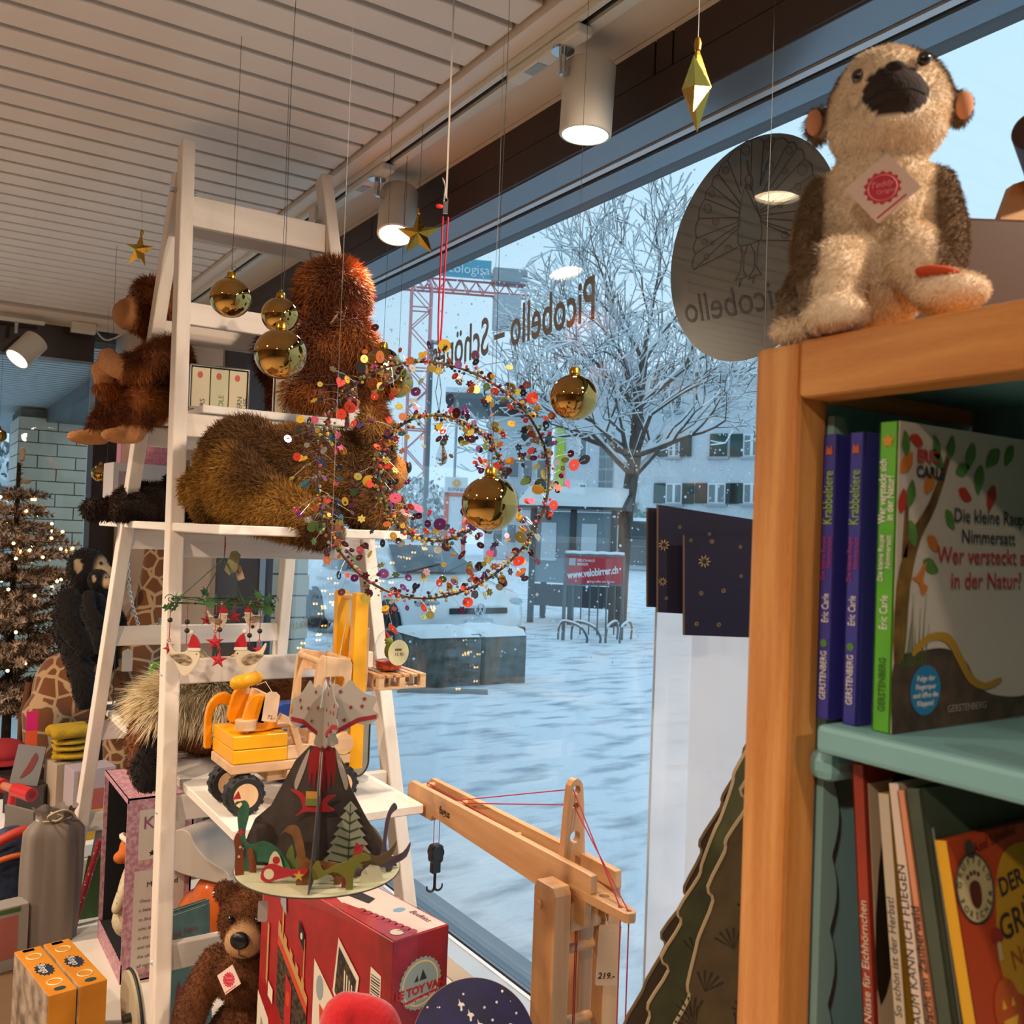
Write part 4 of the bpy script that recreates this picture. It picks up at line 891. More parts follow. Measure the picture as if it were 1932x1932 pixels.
# ------------------------------------------------------------------ sequin wreath
def wreath():
    D = 1.6; c = at(815, 903, D); t = thing('sequin_wreath', 'hanging double wire wreath covered with colourful sequins', 'wreath', c, rz=-YAW+R(6)); u = D/FPX
    rng = random.Random(3)
    def ring(cx, cz, r, n=96, amp=.002):
        out = []
        for i in range(n):
            a = 2*PI*i/n; k = r*(1+.025*math.sin(3*a+1)); out.append(Vector((cx+k*math.cos(a), amp*3*math.sin(2*a), cz+k*math.sin(a)*1.02)))
        return out
    R1 = ring(0, 0, 218*u); R2 = ring(14*u, 3*u, 116*u)
    wm = mat('wreath_wire', '#5c4630', .4, metal=.6)
    part(t, 'wire_ring', wm, lambda b: b.tube(R1, .0022, 6, closed=True)); part(t, 'wire_ring', wm, lambda b: b.tube(R2, .0022, 6, closed=True))
    cols = [('#4a0f1e', 9), ('#e2452c', 7), ('#8f8430', 5), ('#d8ac34', 5), ('#5d2057', 5), ('#4d6b35', 3), ('#1b2230', 5), ('#8f8f86', 4), ('#c3516a', 3), ('#b5622c', 3), ('#35606b', 2), ('#cdbb55', 3)]
    ms = [mat('sequin_%d' % i, h, .28, metal=.35, spec=.8) for i, (h, w) in enumerate(cols)]; wt = [w for h, w in cols]
    shapes = []
    def mk(poly, holes, r): mb = MB(); mb.prism(poly, .0006, None, holes); return mb
    disc_ = lambda r: (circ2d(r, 18), [circ2d(r*.16, 8)])
    flower = lambda r: ([(r*(.82+.18*math.cos(6*a))*math.cos(a), r*(.82+.18*math.cos(6*a))*math.sin(a)) for a in [2*PI*i/36 for i in range(36)]], [circ2d(r*.14, 8)])
    gear = lambda r: (star2d(16, r, r*.82), [circ2d(r*.14, 8)])
    ringo = lambda r: (circ2d(r*.75, 18, ry=r), [circ2d(r*.33, 12, c=(0, -r*.3))])
    heart = lambda r: ([(r*.068*(16*math.sin(a)**3), r*.068*(13*math.cos(a)-5*math.cos(2*a)-2*math.cos(3*a)-math.cos(4*a))) for a in [2*PI*i/24 for i in range(24)]], [circ2d(r*.1, 6, c=(0, .1*r))])
    kinds = [(disc_, .0068, 10), (flower, .0072, 6), (gear, .0098, 2), (ringo, .0075, 2), (heart, .0085, 2), (disc_, .0105, 2), (disc_, .0045, 5)]
    meshes = {}
    def seq_mesh(ki, mi):
        if (ki, mi) not in meshes:
            fn, r, _ = kinds[ki]; p, h = fn(r); mb = MB(); mb.prism(p, .0006, None, h); me = mb.mesh('sequin'); me.materials.append(ms[mi]); meshes[(ki, mi)] = me
        return meshes[(ki, mi)]
    stems = MB(); small = [MB() for _ in ms]; spots = []
    def place_seq(Rg, n, spread):
        for i in range(n):
            f_ = rng.random(); p = Rg[int(f_*len(Rg)) % len(Rg)]; nx = Rg[(int(f_*len(Rg))+1) % len(Rg)]; tan = (nx-p).normalized(); rad = Vector((-tan.z, 0, tan.x)); s = rng.choice((-1, 1)); l = abs(rng.gauss(0, .5))*spread+.006
            q = p+rad*s*l+tan*l*rng.uniform(.1, .9)+Vector((0, rng.uniform(-.02, .02), -.004)); spots.append(q)
            stems.tube([p, (p+q)/2+Vector((0, rng.uniform(-.004, .004), .003)), q], .00033, 3, caps=False)
    place_seq(R1, 320, .046); place_seq(R2, 150, .038)
    for i, q in enumerate(spots):
        ki = rng.choices(range(len(kinds)), [k[2] for k in kinds])[0]; mi = rng.choices(range(len(ms)), wt)[0]
        me = seq_mesh(ki, mi); rot = Euler((R(90)+rng.uniform(-.9, .9), rng.uniform(-.5, .5), rng.uniform(-1.0, 1.0)))
        if i % 50 < 31:
            o = bpy.data.objects.new('sequin', me); COL.objects.link(o); o.parent = t; o.location = q; o.rotation_euler = rot
        else:
            fn, r, _ = kinds[ki]; p_, h = fn(r); small[0].m(mi); small[0].prism(p_, .0006, Matrix.Translation(q) @ rot.to_matrix().to_4x4(), h)
    o = small[0].build('spare_sequins', ms, t); o['kind'] = 'stuff'
    o = stems.build('stem_wires', wire_s, t); o['kind'] = 'stuff'
    bd = MB()
    for Rg in (R1, R2):
        for p in Rg:
            for _ in range(5): bd.m(rng.randrange(len(ms))).ell(p+Vector((rng.gauss(0, .005), rng.gauss(0, .005), rng.gauss(0, .005))), rng.uniform(.0016, .0036), 6)
    o = bd.build('beads', ms, t); o['kind'] = 'stuff'
    # hook wire and crystal drop
    def L(px, py): v = at(px, py, D)-c; return Vector((v.x*math.cos(-t.rotation_euler.z)-v.y*math.sin(-t.rotation_euler.z), 0, v.z))
    a = L(830, 680); e = L(828, 775)
    part(t, 'wire_hook', thread_m, lambda b: (b.tor(L(829, 673), .009, .0006, 18, 4, Euler((R(90), 0, 0)).to_matrix()), b.tor(L(828, 695), .009, .0006, 18, 4, Euler((R(90), 0, 0)).to_matrix()), b.tube([L(828, 703), L(822, 740), L(828, 775)], .0006, 4), b.tube([L(829, 703), L(833, 740), L(829, 775)], .0006, 4)))
    pc = L(833, 857); dr = MB(); dr.lathe([(.0005, .020), (.004, .015), (.0085, .002), (.0105, -.007), (.008, -.015), (.0005, -.0195)], 9, Matrix.Translation(pc))
    o = dr.build('crystal_drop', mat('crystal', '#f2f6f8', .02, trans=1, spec=.8), t); o['label'] = 'clear faceted glass drop'
    part(t, 'drop_cap', wire_s, lambda b: b.ell(pc+Vector((0, 0, .022)), .003, 8))
    # ribbon and clip
    rt = L(841, 408); red = mat('ribbon_red', '#b3122a', .5)
    for x0, x1 in ((836, 827), (846, 833)):
        part(t, 'red_ribbon', red, lambda b: b.tube(spline([L(x0, 405), L((x0+x1)/2-1, 520), L(x1, 620), L(829, 666)], 6), [.0016]*19, 4))
    cp = L(841, 388); part(t, 'clip', chrome, lambda b: (b.box(cp, (.008, .004, .020)), b.tor(cp+Vector((0, 0, .014)), .004, .0007, 12, 4, Euler((R(90), 0, 0)).to_matrix())))
    part(t, 'clip_tab', mat('tab_red', '#c81e1e', .4), lambda b: b.ell(cp+Vector((-.010, 0, .002)), (.007, .003, .004), 10))
    tp = L(838, 370); part(t, 'ribbon_tail', mat('ribbon_grey', '#8f867c', .5), lambda b: b.tube(spline([tp+Vector((-.004, 0, .035)), tp+Vector((.001, 0, .02)), tp, tp+Vector((.0, 0, -.01))], 4), [.0008, .0015, .0018, .0012]*3+[.001], 4))
    zt = ZC-c.z-.002; part(t, 'hanging_ribbon', mat('ribbon_grey2', '#a2988c', .5), lambda b: b.add([(rt.x-.0015, 0, cp.z+.016), (rt.x+.0015, 0, cp.z+.016), (rt.x+.0015, .0006, zt), (rt.x-.0015, .0006, zt)], [(0, 1, 2, 3)]))
    return t
wreath()
# ------------------------------------------------------------------ bird and star mobile under the bear shelf
def mobile():
    D = 1.93; c = at(425, 1010, D); t = thing('bird_mobile', 'green wire mobile with white birds in red caps and red stars', 'mobile', (c.x, c.y, 1.5735), rz=-YAW+R(12)); u = D/FPX
    gw = mat('wire_green', '#2a4a22', .5); leaf = mat('leaf_green', '#35622d', .55); zr = -(1130-1006)*u; rx, ry = 88*u, 52*u
    part(t, 'hanger', thread_m, lambda b: b.cyl((0, 0, 0), (0, 0, -.045), .0008, n=5)); part(t, 'knot', mat('cord_red', '#9a2028', .6), lambda b: b.tube([(0, 0, -.002), (.001, 0, -.02), (0, 0, -.04)], .0013, 5))
    for k in range(2): part(t, 'hoop', gw, lambda b: b.tube([(rx*math.cos(2*PI*i/40), ry*math.sin(2*PI*i/40), zr+.010*k-.004+.004*math.sin(4*PI*i/40+k)) for i in range(40)], .0012, 5, closed=True))
    for k in range(4): a = R(20+90*k+(10 if k % 2 else 0)); part(t, 'stay', gw, lambda b: b.cyl((0, 0, -.045), (rx*math.cos(a), ry*math.sin(a), zr), .0011, n=5))
    for s in (-1, 1): part(t, 'curl', gw, lambda b: b.tube([(s*(rx+.006+.010*(1-i/22)*math.cos(i*.45)*1.0), 0, zr+.004+.010*(1-i/22)*math.sin(i*.45)) for i in range(18)], .0009, 5))
    rng = random.Random(4); lf = MB(); lf.prism([(0, 0), (.004, .003), (.007, .002), (.008, .006), (.012, .004), (.013, .008), (.018, .006), (.022, .008), (.018, .001), (.022, -.002), (.014, -.003), (.012, -.007), (.008, -.003), (.005, -.006), (.003, -.002)], .0005); lm = lf.mesh('leaf'); lm.materials.append(leaf)
    for k in range(36):
        a = rng.uniform(0, 2*PI); o = bpy.data.objects.new('leaf', lm); COL.objects.link(o); o.parent = t; o.location = (rx*math.cos(a), ry*math.sin(a), zr+rng.uniform(-.004, .006)); o.rotation_euler = (rng.uniform(-1.6, 1.6), rng.uniform(-1, 1), rng.uniform(0, 6.3)); o.scale = (1.25,)*3
    for k in range(14): a = rng.uniform(0, 2*PI); bead(t, 'berry', mat('berry_dark', '#4a1418', .4), (rx*1.05*math.cos(a), ry*1.05*math.sin(a), zr+rng.uniform(-.006, .012)), .0028, 8)
    cord = mat('cord_red', '#9a2028', .6); beadm = mat('bead_brown', '#2c1611', .4); redm = mat('star_red', '#b01c24', .45); cream = mat('bird_cream', '#d8c9ad', .6); wing_m = mat('wing_brown', '#5d4a35', .7, col2='#b7a384', scale=60, stretch=(1, .2, 3))
    def xz(px, py): return ((px-415)*u, -(py-1006)*u)
    def hang(px, yp, pybot, beads_):
        x, z1 = xz(px, pybot); part(t, 'cord', cord, lambda b: b.cyl((x, yp, zr), (x, yp, z1), .0008, n=5)); [bead(t, 'bead', beadm, (x, yp, xz(0, pb)[1]), .0052, 12) for pb in beads_]; return x, z1
    def rstar(px, yp, py, s, beads_, rot=0):
        x, z = hang(px, yp, py-s/u*.5-4, beads_); out = star2d(5, s/2, s*.2, PI/2+rot); zc = xz(0, py)[1]
        part(t, 'star', redm, lambda b: b.add([(x+p, yp, zc+q) for p, q in out]+[(x, yp-s*.13, zc), (x, yp+s*.13, zc)], [(i, (i+1) % 10, 10) for i in range(10)]+[((i+1) % 10, i, 11) for i in range(10)]))
        part(t, 'star_loop', redm, lambda b: b.tor((x, yp, zc+s/2+.003), .003, .0007, 12, 4, Euler((R(90), 0, 0)).to_matrix()))
    rstar(405, -.0, 1206, .038, (1157,), .05); rstar(417, -ry, 1232, .036, (1177,), -.1); rstar(486, -.01, 1219, .030, (1183,)); rstar(323, .0, 1218, .026, (1166,), .4); rstar(435, ry, 1163, .03, (), .2); rstar(382, ry, 1170, .026, ())
    def bird(px, py, s, flip, yp, beads_):
        x, z = hang(px, yp, py-s*.9/u*.5, beads_); zc = xz(0, py)[1]; m_ = Matrix.Translation((x, yp, zc)) @ Matrix.Diagonal((s*flip, s, s, 1)) @ Euler((R(90), 0, 0)).to_matrix().to_4x4()
        body = spline([(-.42, .16), (-.30, .36), (-.12, .36), (.08, .26), (.30, .30), (.46, .52), (.50, .44), (.38, .12), (.28, -.10), (.08, -.42), (-.08, -.42), (-.28, -.18)], 4, True)
        bd = part(t, 'bird', cream, lambda b: b.prism(body, .16, m_), bevel=.001)
        part(bd, 'wing', wing_m, lambda b: [b.prism(spline([(-.16, .10), (.05, .22), (.38, .20), (.44, .16), (.2, -.04), (-.05, -.12), (-.18, -.02)], 4, True), .03, m_ @ Matrix.Translation((0, 0, q))) for q in (.095, -.095)])
        part(bd, 'cap', redm, lambda b: b.prism(spline([(-.40, .32), (-.36, .62), (-.18, .80), (-.10, .60), (-.08, .42)], 4, True), .15, m_))
        part(bd, 'cap_brim', mat('brim_white', '#ddd2be', .8), lambda b: b.prism(rrect(.38, .09, .04, c=(-.24, .36)), .20, m_))
        part(bd, 'bobble', mat('brim_white', '#ddd2be', .8), lambda b: b.ell(m_ @ Vector((-.14, .86, 0)), s*.075, 10), smooth='all')
        part(bd, 'beak', mat('beak_yellow', '#c99b2a', .5), lambda b: b.cyl(m_ @ Vector((-.42, .16, 0)), m_ @ Vector((-.54, .10, 0)), s*.05, s*.01, 8))
        for q in (.085, -.085): bead(bd, 'eye', eye_m, m_ @ Vector((-.32, .22, q)), s*.022, 6)
    bird(355, 1240, .066, -1, -.012, (1168, 1184)); bird(468, 1238, .068, 1, -.016, (1191,)); bird(405, 1172, .045, -1, ry*.8, ()); bird(470, 1168, .042, 1, ry*.8, (1180,))
    # swing tags
    p = xz(430, 1058); part(t, 'swing_tag', mat('tag_card', '#8f8a63', .7, col2='#7d7a58', scale=80), lambda b: b.prism([(-.012, -.016), (.0, -.024), (.012, -.012), (.012, .022), (.002, .028), (-.008, .024)], .0008, Matrix.Translation((p[0], -.004, p[1])) @ Euler((R(90), R(12), 0)).to_matrix().to_4x4()))
    p = xz(443, 1075); part(t, 'swing_tag', mat('tag_kraft', '#b89a7c', .7), lambda b: b.prism(rrect(.014, .030, .002), .0008, Matrix.Translation((p[0], .006, p[1])) @ Euler((R(90), R(-20), 0)).to_matrix().to_4x4()))
    return t
mobile()
# ------------------------------------------------------------------ window vinyl (stuck on the outer face, so it reads from the street)
vinyl = mat('vinyl_grey', '#8d877c', .6); SX = GX+.0052
lt = thing('window_lettering', 'grey vinyl lettering on the window glass, mirrored from inside', 'lettering', (SX, 1.742, 2.109))
text('lettering', 'Picobello \u2013 Sch\u00f6nes', vinyl, lt, frame_mtx((0, 0, 0), (0, 1, -.035), (0, .035, 1)), size=.148, depth=.0004, bold=.0022, sx=.66, space=1.02)
def peacock():
    cy, cz, r = 1.277, 2.160, .2135; t = thing('peacock_disc', 'round dark vinyl disc with a peacock drawing on the window', 'window sticker', (SX, cy, cz))
    my = Matrix.Translation((.0004, 0, 0)) @ Euler((0, R(90), 0)).to_matrix().to_4x4()
    part(t, 'disc', mat('disc_vinyl', '#6a6760', .55), lambda b: b.prism(circ2d(r, 72), .0004, Matrix.Translation((.0006, 0, 0)) @ Euler((0, R(90), 0)).to_matrix().to_4x4()))
    lm = mat('disc_line', '#2e2925', .6); S = 4.025
    def P(cx, cyy): p = onX(1240+cx/S, 220+cyy/S, GX); return Vector((-.0004, p.y-cy, p.z-cz))
    def line(b, pts, w=.0024): b.tube([P(*q) for q in pts], w/2, 4)
    rim = [(265, 1160), (275, 1040), (285, 920), (300, 770), (350, 620), (400, 520), (450, 430), (520, 325), (620, 235), (705, 180), (795, 185), (880, 170), (980, 195), (1045, 240), (1100, 315), (1170, 435), (1190, 545), (1200, 690), (1195, 800), (1110, 895), (1085, 940)]
    def fan(b):
        for i in range(len(rim)-1):
            a, c = rim[i], rim[i+1]; mx, my_ = (a[0]+c[0])/2, (a[1]+c[1])/2; dx, dy = mx-690, my_-760; k = .045; line(b, spline([a, (mx+dx*k, my_+dy*k), c], 4))
        for (x, y) in rim:
            s = -1 if x < 690 else 1; ex = 620 if s < 0 else 768; ey = 760+(y-760)*abs(ex-690)/max(80, abs(x-690)); ey = min(max(ey, 520), 960); line(b, [(x, y), (ex if abs(x-690) > 60 else x+(690-x)*.6, ey)])
        line(b, [(265, 1160), (595, 990)]); line(b, [(1085, 940), (775, 935)])
    part(t, 'tail_drawing', lm, fan)
    eyes = [(660, 250, 38, 0), (825, 210, 35, 1), (987, 250, 30, 2), (505, 405, 30, 1), (405, 580, 28, 0), (370, 697, 35, 0), (430, 793, 30, 1), (345, 945, 22, 0), (405, 960, 12, 0), (360, 1065, 22, 1), (525, 1000, 30, 0), (838, 365, 33, 0), (955, 410, 25, 1), (1085, 397, 42, 2), (1052, 530, 30, 0), (1150, 640, 35, 0), (920, 665, 25, 0), (1060, 740, 32, 2), (955, 895, 27, 0), (1130, 850, 35, 1)]
    for x, y, q, k in eyes:
        o = part(t, 'eye_spot', (mat('spot_olive', '#5f5b4b', .6), mat('spot_red', '#664a44', .6), mat('spot_blue', '#585c5c', .6))[k], lambda b: b.add([P(x+q*.85*math.cos(a), y+q*math.sin(a)) for a in [2*PI*i/16 for i in range(16)]], [tuple(range(16))]))
        part(o, 'outline', lm, lambda b: b.tube([P(x+q*.85*math.cos(a), y+q*math.sin(a)) for a in [2*PI*i/18 for i in range(18)]], .0007, 4, closed=True))
    bp = spline([(655, 530), (700, 540), (745, 690), (775, 780), (780, 880), (765, 935), (650, 975), (605, 970), (600, 900), (615, 700)], 4, True)
    part(t, 'bird_body', mat('body_teal', '#596160', .6), lambda b: b.add([P(*q) for q in bp], [tuple(range(len(bp)))]))
    part(t, 'bird_drawing', lm, lambda b: (line(b, bp+bp[:1]), line(b, [(683+28*math.cos(2*PI*i/16), 475+34*math.sin(2*PI*i/16)) for i in range(17)]), line(b, [(680, 435), (664, 330), (674, 330), (686, 435)]), line(b, [(655, 515), (712, 500), (705, 560), (655, 530), (770, 770)]),
        line(b, [(620, 985), (632, 1050), (615, 1170), (580, 1245), (612, 1225), (610, 1290), (630, 1225), (665, 1215), (640, 1165), (645, 1055), (672, 980)]), line(b, [(695, 970), (728, 1030), (720, 1150), (675, 1235), (712, 1215), (715, 1268), (728, 1200), (778, 1195), (738, 1140), (745, 1030), (760, 935)])))
    p = P(1010, 1440); text('lettering', 'picobello', lm, t, frame_mtx((-.0004, p.y, p.z), (0, 1, .06), (0, -.06, 1)), size=.082, depth=.0004, sx=.92, shear=.35)
peacock()
# ================================================================== toys on the lower shelf board
ZB = 1.0735
beech = wood('beech', '#c2946a', '#dfbd92', 0, 60, .45, 6); beechz = wood('beech_upright', '#c2966b', '#dfbd92', 2, 60, .45, 6); beechy = wood('beech_y', '#b58050', '#d2a472', 1, 55, .4, 6, coat=.15); beechzz = wood('beech_tower', '#ae7a4a', '#cd9e6c', 2, 55, .4, 6, coat=.15)
yel = mat('toy_yellow', '#eda900', .38, col2='#e39e00', scale=5); amber = mat('toy_amber', '#e88f00', .35); tyre_m = mat('toy_tyre', '#161616', .6)
pricem = mat('price_card', '#c9a683', .7); ink = mat('ink_black', '#1c1a18', .6)
RX = Euler((R(90), 0, 0)).to_matrix().to_4x4()          # outline in XZ, extruded along Y
def wheel(t, x, y, z, r, w, hub=.62):
    o = part(t, 'wheel', tyre_m, lambda b: (b.lathe([(r*.5, -w/2), (r*.86, -w/2), (r, -w*.3), (r, w*.3), (r*.86, w/2), (r*.5, w/2)], 28, Matrix.Translation((x, y, z)) @ RX), [b.box((x+r*.97*math.cos(a), y, z+r*.97*math.sin(a)), (.007*r/.036, w*.9, .004*r/.036), Euler((0, -a+R(90), 0)).to_matrix()) for a in [2*PI*i/14 for i in range(14)]]), smooth=True)
    part(o, 'hub', beechz, lambda b: b.lathe([(.004, -w/2-.002), (r*hub, -w/2-.002), (r*hub, w/2+.002), (.004, w/2+.002)], 24, Matrix.Translation((x, y, z)) @ RX), smooth=True)
    return o
def forklift():
    X0, Y0 = .515, 1.692; t = thing('toy_forklift', 'wooden toy forklift with yellow engine block and mast', 'toy forklift', (X0, Y0, ZB))
    W = .135
    wheel(t, .032, .012, .036, .036, .026); wheel(t, .032, .108, .036, .036, .026); wheel(t, .215, .012, .036, .036, .026); wheel(t, .215, .108, .036, .036, .026)
    part(t, 'chassis', beech, lambda b: (b.b2((.005, .005, .074), (.235, W, .092), ch=.002), b.b2((.08, .03, .05), (.2, W-.03, .074), ch=.002), b.b2((.11, .005, .054), (.19, .03, .073), ch=.001)))
    for k in range(2): part(t, 'engine_block', yel, lambda b: b.b2((.007, .004, .093+.0255*k), (.108, W, .1175+.0255*k), ch=.0015))
    part(t, 'filler_knob', beech, lambda b: (b.cyl((.035, .025, .144), (.035, .025, .152), .006, n=12), b.cyl((.035, .025, .151), (.035, .025, .168), .0195, n=24)), smooth=True)
    for y in (.02, .112):
        part(t, 'seat_side', amber, lambda b: b.prism(spline([(.02, .148), (.075, .148), (.082, .17), (.072, .196), (.052, .212), (.034, .21), (.024, .19)], 4, True), .014, Matrix.Translation((.012, y+.012, 0)) @ RX), bevel=.002)
    part(t, 'arch', amber, lambda b: b.prism(spline([(-.006, .095), (-.006, .16), (.006, .19), (.03, .20), (.045, .188), (.045, .175)], 4)+spline([(.032, .175), (.018, .178), (.008, .165), (.006, .15), (.006, .095)], 3), .014, Matrix.Translation((.0, W+.01, 0)) @ RX), bevel=.002)
    part(t, 'seat_back', beech, lambda b: b.box((.068, .066, .186), (.012, .082, .052), Euler((0, R(14), 0)).to_matrix()))
    part(t, 'seat', beech, lambda b: b.box((.098, .068, .150), (.05, .06, .010), ch=.002))
    part(t, 'figure_arm', beech, lambda b: b.cyl((.045, .06, .21), (.045, .06, .224), .005, n=10))
    part(t, 'driver_head', yel, lambda b: (b.cyl((.022, .05, .232), (.066, .074, .236), .0125, n=20), b.ell((.022, .05, .232), .0125, 14), b.ell((.066, .074, .236), .0125, 14)), smooth='all')
    part(t, 'lever', beechz, lambda b: (b.box((.125, .01, .135), (.012, .012, .075), Euler((0, R(-18), 0)).to_matrix()), b.box((.108, .01, .165), (.035, .014, .012), Euler((0, R(28), 0)).to_matrix())))
    part(t, 'footwell', beech, lambda b: b.b2((.108, .005, .093), (.165, W, .118), ch=.0015))
    # cab hoop on both sides, joined by dowels
    for y in (.012, .118):
        out = [(.148, .10), (.162, .27), (.172, .282), (.228, .272), (.232, .262), (.226, .10)]
        part(t, 'cab_frame', beechz, lambda b: b.prism(out, .012, Matrix.Translation((0, y, 0)) @ RX, [rrect(.046, .118, .008, c=(.194, .182))]), bevel=.001)
    for x in (.168, .225): part(t, 'cab_dowel', beech, lambda b: b.cyl((x, .012, .27), (x, .118, .27), .006, n=12))
    # mast
    for y in (.018, .105):
        part(t, 'mast_post', yel, lambda b: b.prism([(.234, .06), (.262, .06), (.262, .392), (.252, .40), (.236, .40), (.234, .392)], .020, Matrix.Translation((0, y, 0)) @ RX), bevel=.001)
        part(t, 'mast_wheel', beech, lambda b: b.cyl((.22, y-.014, .112), (.22, y+.0, .112), .02, n=20))
    part(t, 'mast_bar', beech, lambda b: b.cyl((.248, .018, .388), (.248, .105, .388), .006, n=12)); part(t, 'mast_cord', mat('cord_white', '#ddd6c8', .7), lambda b: (b.cyl((.248, .055, .394), (.252, .055, .22), .0012, n=5), b.cyl((.245, .055, .394), (.20, .05, .13), .0012, n=5)))
    part(t, 'fork_carriage', beechz, lambda b: (b.b2((.262, .03, .205), (.276, .095, .33), ch=.001), b.b2((.262, .028, .205), (.345, .040, .213)), b.b2((.262, .085, .205), (.345, .097, .213))))
    # price tag
    tg = part(t, 'price_tag', pricem, lambda b: b.prism([(-.014, -.026), (.014, -.026), (.014, .022), (.006, .028), (-.006, .028), (-.014, .022)], .0006, Matrix.Translation((.072, .0, .193)) @ Euler((R(80), R(10), 0)).to_matrix().to_4x4()))
    text('lettering', '72.-', ink, tg, Matrix.Translation((.064, -.0042, .173)) @ Euler((R(80), R(10), 0)).to_matrix().to_4x4(), size=.010, depth=.0003)
    part(t, 'tag_string', M['cord_white'], lambda b: b.tube([(.074, .004, .22), (.070, .03, .235), (.06, .05, .226)], .0005, 4))
    # pallet rests on the forks
    p = thing('toy_pallet', 'tiny wooden pallet resting on the toy forklift forks', 'pallet', (X0+.28, Y0-.012, ZB+.2135))
    for k in range(6): part(p, 'slat', beechy, lambda b: b.b2((.018*k, 0, .022), (.018*k+.013, .115, .028), ch=.0007))
    for yy in (.0, .05, .10):
        part(p, 'runner', beech, lambda b: (b.b2((0, yy, 0), (.103, yy+.014, .004)), [b.b2((xx, yy, .004), (xx+.012, yy+.014, .022)) for xx in (0, .045, .091)]))
    return t
forklift()
# glass dome ornament on the pallet
g = onZ(728, 1252, ZB+.242); t = thing('glass_dome_ornament', 'glass dome ornament with a price disc standing on the toy pallet', 'ornament', (.515+.325, 1.692+.04, ZB+.242))
part(t, 'base', mat('copper_red', '#b8573c', .25, metal=.7), lambda b: b.lathe([(.012, 0), (.024, .004), (.027, .012), (.026, .020), (.004, .022)], 28), smooth=True)
part(t, 'rim', mat('rim_red', '#b5202a', .4), lambda b: b.tor((0, 0, .019), .0255, .002, 28, 6))
part(t, 'dome', glassmat('dome_glass', (.93, .96, .96)), lambda b: b.lathe([(.0245, .02), (.029, .034), (.029, .052), (.022, .072), (.008, .083), (.001, .084)], 28, cap=False), smooth='all')
part(t, 'figure', mat('frog_green', '#8fa02d', .6), lambda b: (b.ell((0, 0, .04), (.010, .010, .016), 12), b.ell((-.003, -.002, .060), (.009, .009, .009), 12)), smooth='all'); part(t, 'figure_cap', M['star_red'], lambda b: b.cyl((-.004, -.002, .066), (-.010, 0, .08), .006, .001, 10))
part(t, 'hanger', wire_s, lambda b: (b.lathe([(.004, .083), (.004, .088), (.001, .089)], 10), b.tor((0, 0, .092), .003, .0005, 12, 4, RX.to_3x3())))
tg = part(t, 'price_disc', mat('disc_cream', '#d8cf9c', .6), lambda b: b.prism(circ2d(.0225, 28, ry=.0255), .0006, Matrix.Translation((.004, -.034, .040)) @ RX))
text('lettering', '15.90', mat('ink_red', '#7a4030', .6), tg, frame_mtx((-.005, -.0347, .034), (1, 0, 0), (0, 0, 1)), size=.009, depth=.0002); part(tg, 'barcode', ink, lambda b: [b.box((-.003+i*.0016, -.0346, .046), (.0007 if i % 3 else .0011, .0003, .004)) for i in range(9)])
# beige rounded tin with a blue front, standing behind the mast
t = thing('rounded_tin', 'beige rounded tin with a blue side standing behind the forklift mast', 'tin', (.80, 1.88, ZB), rz=R(8))
part(t, 'shell', mat('tin_beige', '#a8967c', .35, metal=.3), lambda b: b.prism(rrect(.125, .165, .03, 6, c=(0, .0825)), .05, RX), bevel=.002); part(t, 'rim', mat('tin_rim', '#5a4d3c', .4, metal=.5), lambda b: b.tube([(x, -.026, z) for x, z in rrect(.125, .165, .03, 6, c=(0, .0825))], .0016, 6, closed=True)); part(t, 'blue_sleeve', mat('tin_blue', '#1f3f86', .4, col2='#2c58a6', scale=20), lambda b: b.prism(rrect(.127, .02, .009, 3, c=(0, .156)), .051, RX))
bb = thing('blue_carton', 'blue carton seen through the toy forklift cab', 'carton', (.715, 1.90, ZB), rz=R(-6)); part(bb, 'body', mat('carton_blue', '#1d3c84', .4, col2='#23489a', scale=14), lambda b: b.prism(rrect(.10, .16, .02, 5, c=(0, .08)), .045, RX)); part(bb, 'print_patch', mat('patch_pale', '#b9b69f', .5), lambda b: b.box((-.03, -.0232, .115), (.012, .0008, .014)))
